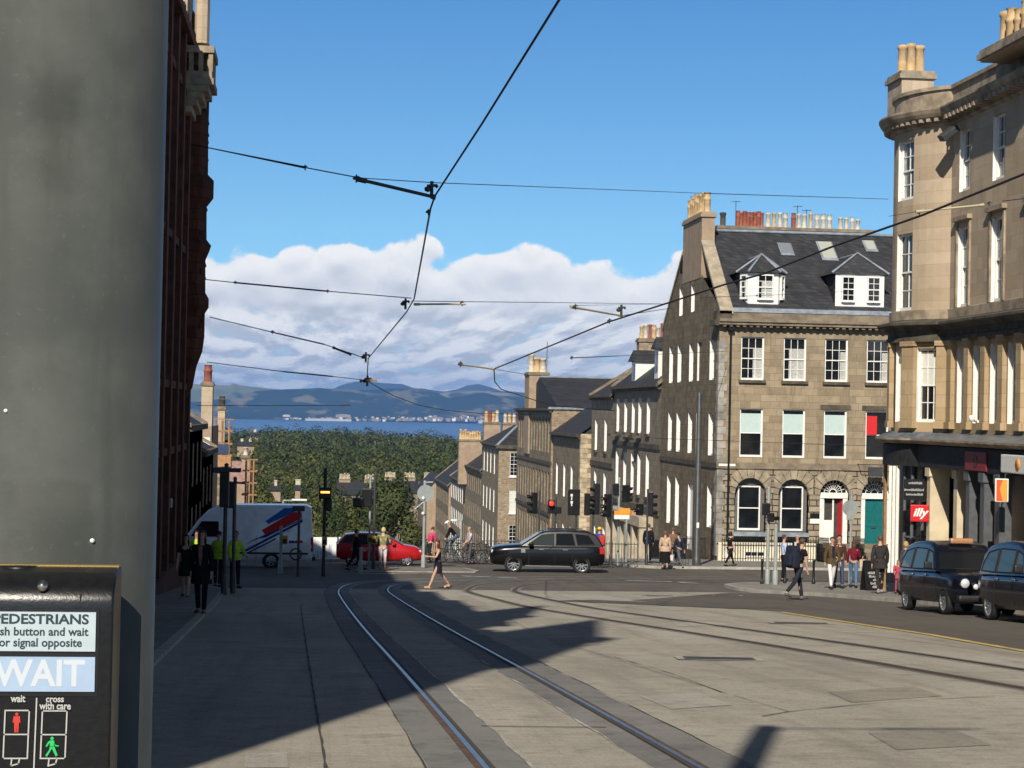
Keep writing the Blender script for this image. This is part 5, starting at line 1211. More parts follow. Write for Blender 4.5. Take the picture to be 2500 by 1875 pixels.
def build_wood():
    rng = np.random.default_rng(11); cs, ns, ss, ts, sn = [], [], [], [], []
    y = 436.
    while y < 1760:
        xl, xr = y*-.071-8, y*.128+8; step = 10.5+y*.0030; x = xl+rng.uniform(0, step)
        while x < xr:
            xx, yy = x+rng.uniform(-3, 3), y+rng.uniform(-4, 4); g = terrain_z(xx, yy)
            und = 2.6*math.sin(xx*.021+1.3)+2.2*math.sin(yy*.013+xx*.011)
            big = rng.random(); h = rng.uniform(7, 13)+5*big**3+und*.6; r = rng.uniform(3.6, 6.0)+4.2*big**2
            top = g+h+2+und*.35; n = int((260 if yy < 620 else 170 if yy < 1000 else 100)*(r/6)**1.4); size = .52 if yy < 620 else .72 if yy < 1000 else .98
            p, nr, so = dome_points(rng, n, (xx, yy, top), r, min(h, r*1.9)); sn.append(so)
            cs.append(p); ns.append(nr); ss.append(rng.uniform(.7, 1.25, n)*size); a = rng.random(); b = rng.random()**2.2; ts.append(np.stack([np.clip(a+rng.normal(size=n)*.06, 0, 1), np.full(n, b)], 1))
            x += step*rng.uniform(.75, 1.2)
        y += step*.85
    o = leaves('distant_wood', np.concatenate(cs), np.concatenate(ns), np.concatenate(ss), np.concatenate(ts), M['leafdark'], soft=np.concatenate(sn)); tag(o, kind='stuff')
    print('wood faces', len(o.data.polygons))
build_wood()
def tree(x, y, top, r, label, n=1500, m='leaf', zb=None, seed=1, group='trees at the foot of the hill', size=.34, ht=None, tint=None):
    rng = np.random.default_rng(seed); zb = terrain_z(x, y) if zb is None else zb; H = top-zb; e = empty('broadleaf_tree', (x, y, zb), 0, label, 'tree', group)
    mb = MB(); tr = max(.15, H*.018); mb.tube((0, 0, -.3), (0.1, 0, H*.4), tr, tr*.7, 8); mb.tube((.1, 0, H*.4), (.2, .1, H*.75), tr*.7, tr*.3, 7)
    for k in range(7):
        a = k*2.4; z0 = H*(.25+.06*k); mb.tube((.08, 0, z0), (math.cos(a)*r*.55, math.sin(a)*r*.55, z0+H*.22), tr*.45, tr*.12, 6)
    mb.build('trunk', M['bark'], e)
    ch = ht or H*.88; p, nr, ix = crown_points(rng, n, (0, 0, H-ch*.5), r*1.05, ch, 13)
    cq = p-np.array([0, 0, H-ch*.5]); cq /= np.linalg.norm(cq*np.array([1, 1, .7]), axis=1)[:, None]+1e-6; so = nr*.75+cq*.5; so /= np.linalg.norm(so, axis=1)[:, None]
    t0 = rng.random() if tint is None else tint; lob = rng.normal(size=13)*.18
    leaves('crown', p, nr, rng.uniform(.7, 1.3, n)*size, np.stack([np.clip(t0+lob[ix]+rng.normal(size=n)*.15, 0, 1), np.full(n, rng.random()**2*.8 if tint is None else tint*.6)], 1), M[m], e, seed, so)
def near_trees():
    for i, (px, py, hw, y, lab, m, n) in enumerate((
        (957, 1158, 60, 330, 'broad full green tree at the foot of the hill before the distant pots', 'leaf', 5200),
        (1003, 1262, 30, 300, 'smaller green tree tucked beside the broad tree and the round sign', 'leafdark', 1800),
        (905, 1270, 36, 290, 'low bushy tree between the broad tree and the black signal head', 'leaf', 2000),
        (862, 1226, 40, 315, 'yellowish loose tree behind the black signal head', 'leaf', 2200),
        (815, 1238, 38, 300, 'round green tree behind the lit lantern post', 'leaf', 2200),
        (770, 1212, 38, 335, 'dark green tree rising behind the lit lantern post', 'leafdark', 2200),
        (722, 1236, 34, 300, 'green tree above the rear of the white van', 'leaf', 1900),
        (672, 1222, 36, 320, 'green tree above the roof of the white van', 'leafdark', 1900),
        (640, 1168, 34, 372, 'tall olive tree beside the lower scaffold', 'leaf', 2200),
        (604, 1222, 30, 330, 'olive tree partly behind the lower scaffold', 'leaf', 1500),
        (575, 1180, 30, 372, 'dark tree behind the scaffolded house end', 'leafdark', 1500),
        (618, 1060, 40, 420, 'dark round tree top against the far wood above the scaffold', 'leafdark', 1600),
        (640, 1225, 40, 345, 'olive tree filling the gap over the van cab', 'leaf', 1800),
        (700, 1206, 36, 350, 'dark tree below the lone chimney stack', 'leafdark', 1800),
        (745, 1222, 34, 345, 'round tree just past the lone chimney stack', 'leaf', 1800),
        (796, 1232, 40, 355, 'mid green tree close behind the lantern post lamp', 'leafdark', 1800),
        (840, 1240, 34, 345, 'yellowish tree at the foot of the wood by the signal head', 'leaf', 1800),
        (885, 1238, 36, 350, 'dark tree right behind the black signal head', 'leafdark', 1800),
        (780, 1285, 60, 262, 'low spreading bush above the white advertising boards', 'leaf', 2200),
        (850, 1290, 50, 258, 'low spreading bush above the roof of the red car', 'leaf', 2000),
        (660, 1180, 30, 420, 'tree behind the pale gabled house top', 'leafdark', 1300),
        (860, 1172, 46, 425, 'broad tree low in the wood behind the signal head', 'leafdark', 1800),
        (780, 1172, 40, 425, 'tree behind the lantern post in the line of the wood', 'leafdark', 1600),
        (720, 1165, 40, 430, 'tree behind the lone chimney stack', 'leaf', 1600),
        (832, 1174, 34, 404, 'tree just before the distant sandstone row, half hiding its wall', 'leaf', 1700),
        (868, 1170, 32, 406, 'second tree before the distant sandstone row beside the signal head', 'leafdark', 1700),
        (905, 1172, 32, 402, 'third tree before the distant sandstone row beside the broad tree', 'leaf', 1700),
        (812, 1200, 32, 385, 'small round tree under the lantern post lamp', 'leafdark', 1500),
        (690, 1190, 30, 392, 'dark tree rising between the two chimneys above the van', 'leafdark', 1500),
        (1090, 1235, 40, 380, 'green tree behind the sandstone row at the terrace foot', 'leafdark', 1200))):
        p = ony(px, py, y); tree(p.x, y, p.z, hw*y/4500, lab, n, m, seed=60+i, size=.36*y/330, tint=(.9 if 'yellowish' in lab or 'olive' in lab else None))
near_trees()
def rooftops():
    # a few roofs and chimneys that show between the trees
    for i, (px, py, w, y, lab) in enumerate(((672, 1184, 26, 372, 'pale gabled house top with chimneys among the trees above the van'), (727, 1182, 12, 372, 'lone pale chimney stack standing up among the trees'), (600, 1075, 40, 640, 'pale house wall showing in the far wood above the scaffold'), (905, 1081, 50, 1150, 'pale house front glimpsed in the far wood'), (985, 1080, 26, 1250, 'small pale house glimpsed in the far wood beside a longer one'), (622, 1052, 22, 1200, 'house roof at the skyline of the far wood'))):
        p = ony(px, py, y); s = y/4500; W2 = w*s/2; e = empty('tree_hidden_house', (p.x, y, terrain_z(p.x, y)), 0, lab, 'house', 'house tops among the trees')
        zt = p.z; mb = MB(); zw = zt-14*s; mb.box(p.x-W2, p.x+W2, y, y+8, zt-40*s, zw); mb.build('wall', M['render'], e, True)
        mb = MB(); mb.quad((p.x-W2-.3, y-.3, zw), (p.x+W2+.3, y-.3, zw), (p.x+W2, y+4, zt-2*s), (p.x-W2, y+4, zt-2*s)); mb.quad((p.x-W2-.3, y+8.3, zw), (p.x+W2+.3, y+8.3, zw), (p.x+W2, y+4, zt-2*s), (p.x-W2, y+4, zt-2*s)); mb.build('roof', M['slate'], e, True)
        n = 1 if w < 30 else 2 if w < 60 else 4
        for k in range(n):
            c = p.x-W2+(2*W2)*(k+.5)/n; mb = MB(); h = (14 if i < 2 else 5)*s; cw = 3.2*s if i != 1 else 6*s; mb.box(c-cw, c+cw, y+3.5, y+4.6, zt-14*s, zt+h*.55); mb.box(c-cw*1.2, c+cw*1.2, y+3.4, y+4.7, zt+h*.55, zt+h*.7); mb.build('chimney', M['potpale'], e, True)
rooftops()
# ---- the firth
mb = MB(); mb.quad((-4000, 1800, -65), (4500, 1800, -65), (4500, 21000, -65), (-4000, 21000, -65))
def sea_mat():
    m = bpy.data.materials.new('firth_water'); m.use_nodes = True; g = NT(m.node_tree); b = g.n('BsdfPrincipled'); o = g.n('OutputMaterial'); g.t.links.new(b.outputs[0], o.inputs[0])
    p = g.n('NewGeometry').outputs['Position']; x, y, z = g.sep(p)
    f = g.noise(g.comb(g.math('MULTIPLY', x, .004), g.math('MULTIPLY', y, .0012), 0.), 1., 5)
    g.put(b.inputs['Base Color'], g.mix(f, (.055, .115, .25, 1), (.085, .165, .34, 1))); b.inputs['Roughness'].default_value = .35; b.inputs['Specular IOR Level'].default_value = .3; return m
tag(mb.build('sea', sea_mat()), kind='structure')
# ---- hills across the firth
def hill_mat(name, cw, cf, cf2, sc, thr):
    m = bpy.data.materials.new(name); m.use_nodes = True; g = NT(m.node_tree); b = g.n('BsdfPrincipled'); o = g.n('OutputMaterial'); g.t.links.new(b.outputs[0], o.inputs[0])
    p = g.n('NewGeometry').outputs['Position']; x, y, z = g.sep(p); v = g.comb(x, g.math('MULTIPLY', y, .35), g.math('MULTIPLY', z, 3.))
    vo = g.n('TexVoronoi', feature='F1'); g.put(vo.inputs['Vector'], v); vo.inputs['Scale'].default_value = sc*1.6
    f = g.mix(g.sep(vo.outputs['Color'])[0], cf+(1,), cf2+(1,)); n = g.noise(v, sc, 6, .6); g.put(b.inputs['Base Color'], g.mix(g.step(n, thr-.05, thr+.05), cw+(1,), f)); b.inputs['Roughness'].default_value = .95; b.inputs['Specular IOR Level'].default_value = .05; return m
def hill(name, y, prof, depth, base, m, seed, amp):
    rng = random.Random(seed); pts = [ony(px, py, y) for px, py in prof]; xs = [p.x for p in pts]; zs = [p.z for p in pts]
    nx, ny = 260, 14; x0, x1 = xs[0], xs[-1]
    ph = [(rng.uniform(0, 6), rng.uniform(.8, 1.2)) for _ in range(9)]
    def top(x): return float(np.interp(x, xs, zs))
    vs = []
    for j in range(ny+4):
        t = j/ny
        for i in range(nx+1):
            x = x0+(x1-x0)*i/nx; z = top(x)+sum(amp/(k+1)*math.sin(x/(420/(k+1.))*q+p) for k, (p, q) in enumerate(ph)); s = min(1, t); s = s*s*(3-2*s)
            yy = y-depth*(1-t); fold = amp*1.6*math.sin(x/170+3*t+seed)*math.sin(math.pi*min(1, t)); zz = base+(z-base)*s**.85+fold*(1-abs(2*min(1, t)-1)) if t <= 1 else z-(t-1)*depth*.12
            vs.append((x+25*math.sin(t*5+i*.1), yy, zz))
    mb = MB(); mb.add(vs, [(j*(nx+1)+i, j*(nx+1)+i+1, (j+1)*(nx+1)+i+1, (j+1)*(nx+1)+i) for j in range(ny+3) for i in range(nx)], 0, True)
    tag(mb.build(name, m, norm=False), kind='structure')
hill('hills', 17500, [(300, 962), (560, 962), (700, 958), (800, 952), (832, 940), (872, 933), (905, 932), (945, 936), (985, 938), (1010, 948), (1080, 956), (1112, 950), (1138, 940), (1165, 937), (1195, 944), (1225, 954), (1300, 960), (1600, 965)], 2600, -30, hill_mat('distant_moor', (.05, .06, .05), (.09, .09, .06), (.07, .08, .05), .002, .55), 2, 3)
hill('hills', 13600, [(300, 935), (480, 937), (540, 939), (566, 941), (576, 936), (592, 941), (640, 947), (690, 953), (760, 965), (900, 975), (1040, 966), (1080, 957), (1130, 953), (1190, 952), (1250, 957), (1320, 957), (1600, 955)], 2300, -40, hill_mat('pale_fields', (.045, .06, .03), (.30, .25, .13), (.13, .16, .07), .0035, .42), 3, 3)
hill('hills', 11700, [(300, 985), (470, 982), (540, 976), (600, 966), (640, 956), (700, 949), (770, 944), (850, 950), (900, 952), (960, 947), (1030, 948), (1060, 960), (1085, 972), (1120, 966), (1160, 956), (1185, 958), (1215, 966), (1260, 970), (1330, 968), (1600, 960)], 1150, -64, hill_mat('wooded_hillside', (.024, .036, .024), (.15, .145, .09), (.20, .165, .09), .0046, .565), 5, 5)
def far_town():
    rng = random.Random(4); mb = MB()
    for k in range(330):
        px = rng.choice((rng.uniform(690, 880), rng.uniform(690, 1170), rng.uniform(985, 1190), rng.uniform(800, 960))); py = 1026-abs(rng.gauss(0, 1))*(12 if 720 < px < 960 else 6); y = 10560+(1026-py)*28; p = ony(px, min(py, 1027), y); w = rng.uniform(6, 22); h = rng.uniform(5, 13)
        mb.box(p.x-w/2, p.x+w/2, y, y+12, p.z-8, p.z+h*.6, rng.choice((0, 1, 1, 2, 2, 3)))
    o = mb.build('distant_town', [M['white'], M['render'], mat('grey_town_wall', (.26, .24, .22), .9), mat('slate_town_roof', (.10, .10, .10), .9)], norm=False); tag(o, kind='stuff')
    for i, (a, b, py, h, lab) in enumerate(((745, 858, 1026, 13, 'long white quayside shed on the far shore'), (820, 856, 1017, 15, 'taller pale block on the far shore behind the quayside shed'), (690, 708, 1016, 10, 'small white building group apart on the far shore'), (1168, 1182, 1032, 16, 'white hull shaped building at the water edge of the far shore'))):
        y = 10500-i*4; p, q = ony(a, py, y), ony(b, py, y); mb = MB(); mb.prism([(p.x, p.z-4), (q.x, p.z-4), (q.x, p.z+h*.75), ((p.x+q.x)/2, p.z+h), (p.x, p.z+h*.75)], y, y+20); o = mb.build('quayside_building', mat('pale_far_wall', (.50, .47, .44), .9) if i != 1 else M['render'], norm=False); tag(o, lab, 'building', 'buildings on the far shore')
far_town()
# ---- the air: one closed box of thin haze
def haze():
    mb = MB(); mb.box(-6000, 6500, -300, 22000, -67, 360); m = bpy.data.materials.new('haze'); m.use_nodes = True; g = NT(m.node_tree); o = g.n('OutputMaterial'); v = g.n('VolumePrincipled')
    v.inputs['Color'].default_value = (.20, .46, 1., 1); v.inputs['Density'].default_value = HAZE; v.inputs['Anisotropy'].default_value = 0.; g.t.links.new(v.outputs[0], o.inputs['Volume'])
    tag(mb.build('haze', m, norm=True), kind='stuff')
HAZE = 5.6e-5
haze()
# ------------------------------------------------------------------ the grey pole and push button unit close to the camera
def foreground():
    d = ray(92, 1500); t = 1.95/d.dot(FW); p = EYE+d*t; px_, py_ = p.x, p.y; r = .1215; ztop = 10.2
    e = empty('tram_wire_pole', (px_, py_, gz(py_)), 0, 'thick grey steel pole filling the edge of the view, carrying the push button unit', 'pole')
    m = bpy.data.materials.new('weathered_grey_paint'); m.use_nodes = True; g = NT(m.node_tree); b = g.n('BsdfPrincipled'); o = g.n('OutputMaterial'); g.t.links.new(b.outputs[0], o.inputs[0])
    tc = g.n('TexCoord').outputs['Object']; x, y, z = g.sep(tc)
    n1 = g.noise(tc, 7., 5, .6); n2 = g.noise(g.comb(g.math('MULTIPLY', x, 30.), g.math('MULTIPLY', y, 30.), g.math('MULTIPLY', z, 2.5)), 1., 4); n3 = g.noise(tc, 160., 2)
    c = g.mix(g.step(n1, .35, .7), (.060, .066, .060, 1), (.088, .093, .084, 1)); c = g.mix(g.math('MULTIPLY', g.step(n2, .50, .75), .5), c, (.05, .052, .046, 1)); c = g.mix(g.math('MULTIPLY', g.step(n3, .66, .72), .28), c, (.12, .12, .115, 1))
    def zz(py): return ony(92, py, py_-r).z-gz(py_)
    def xx(px): return ony(px, 1000, py_-r*.8).x-px_
    wob = g.math('MULTIPLY', g.math('SUBTRACT', g.noise(tc, 26., 5, .65), .5), .030)
    def resid(pxa, pxb, pya, pyb, soft):     # old poster glue: soft ragged shapes on the paint
        fx = g.math('SUBTRACT', g.math('ABSOLUTE', g.math('SUBTRACT', x, (xx(pxa)+xx(pxb))/2)), (xx(pxb)-xx(pxa))/2); fz = g.math('SUBTRACT', g.math('ABSOLUTE', g.math('SUBTRACT', z, (zz(pya)+zz(pyb))/2)), (zz(pya)-zz(pyb))/2)
        front = g.step(y, .0, -.02); return g.math('MULTIPLY', front, g.step(g.math('ADD', g.math('MAXIMUM', fx, fz), wob), soft, -soft))
    for args, k_ in (((68, 186, 180, 290, .012), .80), ((98, 160, 290, 460, .012), .84), ((22, 236, 1175, 1500, .005), .86)): c = g.mix(resid(*args), c, g.mix(1., c, (k_, k_, k_*.98, 1), 'MULTIPLY'))
    g.put(b.inputs['Base Color'], c); b.inputs['Roughness'].default_value = .45; b.inputs['Specular IOR Level'].default_value = .25
    bp = g.n('Bump'); bp.inputs['Strength'].default_value = .12; bp.inputs['Distance'].default_value = .002; g.put(bp.inputs['Height'], g.noise(tc, 90., 4)); g.t.links.new(bp.outputs[0], b.inputs['Normal'])
    z0 = gz(py_); mb = MB(); mb.lathe([(r+.1, -.05), (r+.1, .03), (r, .05), (r, ztop-z0), (r*.8, ztop-z0+.05), (0, ztop-z0+.07)], 64); mb.build('shaft', m, e)
    for (px, py, rr) in ((14, 1003, .0022), (225, 1320, .0026)):
        d = ray(px, py); a = d.x*d.x+d.y*d.y; b_ = -2*(d.x*px_+d.y*py_); c_ = px_*px_+py_*py_-r*r; t = (-b_-math.sqrt(b_*b_-4*a*c_))/(2*a); q = EYE+d*t-Vector((px_, py_, z0))
        mb = MB(); mb.lathe([(0, -rr), (rr*.8, -rr*.6), (rr, 0), (rr*.8, rr*.6), (0, rr)], 10, q); mb.build('rivet', M['white'], e)
    mb = MB(); q = Vector((0, -r-.004, ony(112, 1384, py_-r).z-z0)); mb.lathe([(.022, -.002), (.025, 0), (.022, .0025), (.0, .003)], 24, q, M=None); mb.build('cable_gland', M['black'], e)
    # bracket arm at the top that holds the span wire
    mb = MB(); zt = ztop-z0-.1; mb.tube((0, 0, zt), (.1, 0, zt), .16, n=16); mb.tube((.1, 0, zt), (1.05, 0, zt), .022, n=8); mb.tube((1.05, .0, zt), (1.95, 0, zt), .055, .03, n=8); mb.build('bracket_arm', M['iron'], e)
    # ---- push button unit: black case with a rolled top
    yf = py_-r-.075
    c0 = ony(92, 1600, yf); k = (c0.y)/4500*1.01
    def L(px, py, y=yf): return ony(px, py, y)
    w2 = (266-92)*k; zt = L(92, 1400).z; zbot = zt-.30
    u = empty('push_button_unit', (c0.x, yf, zt), 0, 'black pedestrian push button unit with white instruction panels on the grey pole', 'signal box')
    case = mat('black_powder_coat', (.008, .008, .009), .30, var=.25, vs=120, bump=.05, bs=300, spec=.38)
    zf = L(92, 1492).z-zt; H = -zf
    prof = [(.070, -.30), (.070, 0.0), (.064, .003), (.040, -.001)]+[(.040-.040*math.sin(a), -.001-(H-.004)*(1-math.cos(a))) for a in [R(x) for x in (10, 22, 34, 46, 58, 70, 80)]]+[(.0, zf-.002), (.0, -.30)]
    bm = bmesh.new(); n = len(prof)
    va = [bm.verts.new((-w2, y, z)) for y, z in prof]; vb = [bm.verts.new((w2, y, z)) for y, z in prof]
    fa = bm.faces.new(va); fb = bm.faces.new(vb[::-1])
    for i in range(n): bm.faces.new((va[i], vb[i], vb[(i+1) % n], va[(i+1) % n]))
    bmesh.ops.recalc_face_normals(bm, faces=bm.faces[:])
    ed = [e_ for e_ in bm.edges if (e_.verts[0] in va) == (e_.verts[1] in va)]
    bmesh.ops.bevel(bm, geom=ed, offset=.0045, segments=3, affect='EDGES', profile=.6)
    mb = MB(); mb.bm(bm, smooth=False); bm.free(); o = mb.build('case', case, u)
    for pl in o.data.polygons: pl.use_smooth = True
    try: o.data.set_sharp_from_angle(angle=R(30))
    except Exception: pass
    mb = MB(); mb.box(-w2+.002, w2-.002, .060, .074, -.002, .0032); mb.build('edge_strip', mat('brass_edge', (.55, .38, .14), .35, metal=.8), u)
    q = L(102, 1438)-Vector(u.location); mb = MB(); Mx = Matrix.Translation((q.x, .010, q.z)) @ Matrix.Rotation(R(68), 4, 'X')
    mb.lathe([(.0078, -.008), (.0078, .001), (.0066, .003), (.0, .0045)], 16, M=Mx, mi=0); mb.lathe([(.0, .002), (.0056, .002), (.0058, .007), (.0042, .010), (0, .0105)], 14, M=Mx, mi=1)
    mb.build('screw', [M['black'], mat('screw_steel', (.5, .46, .36), .25, metal=1)], u)
    mb = MB(); a = L(196, 1455)-Vector(u.location); mb.box(a.x-.0006, a.x+.0006, .001, .02, zf-.001, zf+.016); mb.build('seam', M['black'], u)
    def rect(pxa, pxb, pya, pyb, y, m, name, t=.0015):
        A = L(pxa, pya)-Vector(u.location); B_ = L(pxb, pyb)-Vector(u.location); mb = MB(); mb.box(A.x, B_.x, -y-t, -y, B_.z, A.z); return mb.build(name, m, u)
    white = mat('white_enamel_panel', (.46, .54, .57), .35, var=.04, vs=40); pale = mat('pale_blue_lens', (.36, .47, .62), .3, var=.04, vs=30); ink = mat('dark_print', (.02, .045, .05), .5)
    rect(-53, 233, 1492, 1590, .001, white, 'instruction_panel'); rect(-60, 238, 1486, 1700, .0, M['black'], 'bezel', .0008); rect(-53, 231, 1602, 1688, .001, pale, 'wait_lens')
    def fit(s, pxa, pxb, py, caph, m, bold=.0, name='lettering'):
        me = text_mesh(s, 1., .0, bold, 0., 'LEFT'); xs = [v.co.x for v in me.vertices]; ys = [v.co.y for v in me.vertices]; A = L(pxa, py)-Vector(u.location); B_ = L(pxb, py)-Vector(u.location)
        sx = (B_.x-A.x)/(max(xs)-min(xs)); sy = caph*k/.72
        me.materials.clear(); me.materials.append(m); o = link(name, me, u); o.rotation_euler = (R(90), 0, 0); o.scale = (sx, sy, 1); o.location = (A.x-min(xs)*sx, -.0027, A.z); return o
    fit('PEDESTRIANS', -16, 218, 1511, 23, ink, .030); fit('Push button and wait', -27, 217, 1541, 20, ink, .024); fit('for signal opposite', -9, 201, 1568, 20, ink, .024)
    fit('WAIT', -14, 208, 1645, 62, mat('white_lens_letters', (.56, .60, .64), .3), .026)
    gw = mat('grey_print', (.46, .45, .42), .5)
    fit('wait', 27, 63, 1705, 17, gw, .028); fit('cross', 113, 157, 1706, 15, gw, .028); fit('with care', 97, 174, 1723, 17, gw, .028)
    def lines(name, segs, m, w=1.6):
        mb = MB()
        for (xa, ya), (xb, yb) in segs:
            A = L(xa, ya)-Vector(u.location); B_ = L(xb, yb)-Vector(u.location); dd = (B_-A).normalized(); nn = Vector((-dd.z, 0, dd.x))*w*k; A = A-dd*w*k; B_ = B_+dd*w*k
            mb.quad(*[q+Vector((0, -.0012, 0)) for q in (A+nn, B_+nn, B_-nn, A-nn)])
        return mb.build(name, m, u)
    S = [((90, 1705), (82, 1900))]
    for x0, x1, y0, y1, dx in ((13, 72, 1734, 1851, -5), (104, 164, 1735, 1851, -5)):
        ym = (y0+y1)/2; S += [((x0, y0), (x1, y0)), ((x0+dx, y1), (x1+dx, y1)), ((x0, y0), (x0+dx, y1)), ((x1, y0), (x1+dx, y1)), ((x0+dx/2, ym), (x1+dx/2, ym)), ((x0+16, y1+2), (x0+14, y1+18)), ((x0+14, y1+18), (x0+32, y1+13)), ((x0+32, y1+13), (x0+35, y1+2))]
    lines('signal_diagram', S, gw)
    def man(px, py, h, walk, m, name):
        s = h*k; A = L(px, py)-Vector(u.location); mb = MB(); y = -.0014
        def pol(P): mb.poly([(A.x+a*s, y, A.z+b*s) for a, b in P])
        pol([(.085*math.cos(R(q)), .41+.085*math.sin(R(q))) for q in range(0, 360, 30)])
        if not walk: pol([(-.16, .31), (.16, .31), (.19, .0), (.12, -.02), (.10, -.5), (.01, -.5), (0, -.1), (-.01, -.5), (-.10, -.5), (-.12, -.02), (-.19, 0)])
        else:
            pol([(-.10, .31), (.10, .31), (.12, .0), (-.10, .0)]); pol([(.06, .02), (.12, .02), (.30, -.44), (.20, -.5), (.0, -.08)]); pol([(-.10, .02), (.04, .02), (-.02, -.15), (-.22, -.5), (-.32, -.46), (-.12, -.15)]); pol([(-.10, .31), (-.10, .2), (-.24, -.02), (-.31, .02), (-.2, .22)]); pol([(.10, .31), (.10, .2), (.2, .08), (.34, .06), (.33, .0), (.17, .01)])
        mb.build(name, m, u)
    man(41, 1763, 47, False, mat('red_print', (.55, .045, .03), .45), 'red_figure'); man(127, 1822, 47, True, mat('green_print', (.03, .50, .12), .45), 'green_figure')
foreground()

# ------------------------------------------------------------------ overhead wires
def above(px, py, h):
    d = ray(px, py); t = 2.
    while t < 400:
        p = EYE+d*t
        if p.z < gz(p.y)+h and d.z-d.y*-.07 > 0 and False: break
        if (p.z-(gz(p.y)+h))*(EYE.z+d.z*.01-(gz(0)+h)) < 0: break
        t += .05
    return EYE+d*t
def wires():
    def wire(pts, r, label, group=None, name='contact_wire', sag=0, m='cable'):
        mb = MB(); mb.path(pts, r, 6); o = mb.build(name, M[m]); tag(o, label, 'wire', group); return o
    h = 6.0
    W1 = [above(px, py, h) for px, py in ((1490, -190), (1365, 0), (1178, 300), (1062, 478), (1051, 510), (1011, 730), (993, 761), (899, 875), (896, 930))]
    W1 += [ony(px, py, y) for px, py, y in ((960, 966, 56), (1022, 989, 60), (1090, 1002, 64), (1167, 1009, 68), (1300, 1012, 70))]
    wire(W1, .013, 'contact wire over the tracks, hanging from the top edge and turning at the crossing')
    W2 = [above(px, py, h) for px, py in ((2620, 375), (2500, 425), (2250, 526), (2025, 605), (1866, 668), (1771, 694), (1620, 743), (1483, 787), (1206, 901), (1208, 932))]
    W2 += [ony(px, py, y) for px, py, y in ((1223, 950, 60), (1299, 975, 64), (1350, 990, 67), (1500, 1003, 70))]
    wire(W2, .016, 'contact wire over the eastern track, crossing in front of the dormers')
    def span(segs, label, rods=(), clamps=()):
        e = empty('span_wire', segs[0][0], 0, label, 'wire', 'span wires across the street')
        for i, (a, b, r) in enumerate(segs): mb = MB(); mb.tube(a, b, r, n=6); mb.build('cable', M['cable'], e, True)
        for a, b, r, m in rods:
            mb = MB(); mb.tube(a, b, r, n=8); mb.tube(a, a.lerp(b, .12), r*1.5, n=8); mb.tube(a.lerp(b, .94), b, r*1.5, n=8); mb.build('insulator_rod', M[m], e, True)
        for p, s in clamps:
            mb = MB(); mb.tube(p+Vector((0, 0, -s)), p+Vector((0, 0, s)), s*.22, n=6); mb.tube(p+Vector((-s*.6, 0, s*.4)), p+Vector((s*.7, 0, s*.5)), s*.2, n=6); mb.lathe([(0, -s*.4), (s*.4, -s*.2), (s*.4, s*.2), (0, s*.4)], 8, p+Vector((-s*.5, 0, 0))); mb.lathe([(0, -s*.3), (s*.3, 0), (0, s*.3)], 8, p+Vector((s*.6, 0, s*.4))); mb.build('clamp', M['cable'], e, True)
    y = 22.9; P = lambda px, py, yy=None: ony(px, py, yy or y)
    wl = onx(466, 352, -4.5)
    span([(wl, P(745, 409), .016), (P(745, 409), P(866, 432), .008), (P(870, 434), P(1060, 446), .006), (P(1060, 446), P(1720, 472, 40), .006), (P(1720, 472, 40), ony(2168, 486, 60.5), .010)],
         'highest span wire across the blue sky, with a long dark rod', [(P(872, 437), P(1064, 482), .022, 'cable')], [(P(1054, 462), .10), (P(745, 409), .035), (P(870, 436), .05), (P(1046, 518), .04)])
    y = 33.6
    span([(P(498, 682), P(574, 690), .009), (P(574, 690), P(800, 711), .016), (P(800, 711), P(1005, 728), .009), (P(1005, 735), P(1640, 742, 60), .008)], 'span wire across the clouds with a short pale rod, second from the top', [(P(1010, 743), P(1137, 742), .017, 'rod')], [(P(990, 742), .10), (P(1128, 741), .05), (P(574, 690), .035), (P(800, 711), .035)])
    y = 43.7
    span([(P(512, 774), P(665, 811), .012), (P(665, 811), P(793, 841), .018), (P(793, 841), P(896, 876), .012)], 'span wire slanting down across the clouds, third from the top', [(P(812, 848), P(858, 866), .024, 'cable')], [(P(893, 872), .12), (P(665, 811), .05)])
    y = 49.
    span([(P(505, 884), P(690, 907), .012), (P(690, 907), P(812, 919), .020), (P(812, 919), P(897, 929), .010)], 'lowest span wire just above the hills, ending at an orange clamp', [(P(878, 930), P(920, 928), .03, 'wood')], [(P(897, 930), .14)])
    y = 36.; span([(P(1516, 771, 40), P(1640, 752, 60), .010), (P(1390, 746, 40), P(1640, 742, 80), .006)], 'span wire with a long pale rod before the corner gable', [(P(1393, 749, 38), P(1518, 771, 40), .022, 'rod')], [(P(1517, 757, 39), .12), (P(1488, 784, 39), .06), (P(1405, 749, 38), .06)])
    span([(P(1395, 874, 70), P(1509, 869, 76), .02), (P(1509, 869, 76), P(1770, 858, 90), .012)], 'thin span wire before the dormers of the terraced house', [], [(P(1396, 874, 70), .08)])
    span([(P(1205, 901, 46), P(1290, 915, 60), .008)], 'short pull off wire with a pale rod low over the crossing', [(P(1120, 889, 45), P(1205, 901, 46), .022, 'rod')], [(P(1124, 889, 45), .07)])
    span([(P(2447, 491, 34), P(2620, 470, 34), .012), (P(2170, 528, 34), P(2236, 517, 34), .006)], 'pull off wire with a pale rod in front of the rounded corner building', [(P(2236, 517, 34), P(2402, 500, 34), .02, 'rod')], [(P(2245, 520, 34), .05), (P(2415, 497, 34), .05)])
    span([(P(1710, 726, 70), P(1850, 722, 75), .012), (P(1850, 722, 75), P(2060, 712, 80), .008)], 'thin span wire crossing before the two white dormers', [], [(P(1848, 722, 75), .06)])
    span([(P(480, 990, 58), P(830, 990, 60), .010), (P(830, 990, 60), P(856, 988, 60), .03)], 'faint span wire low against the far hills', [], [])
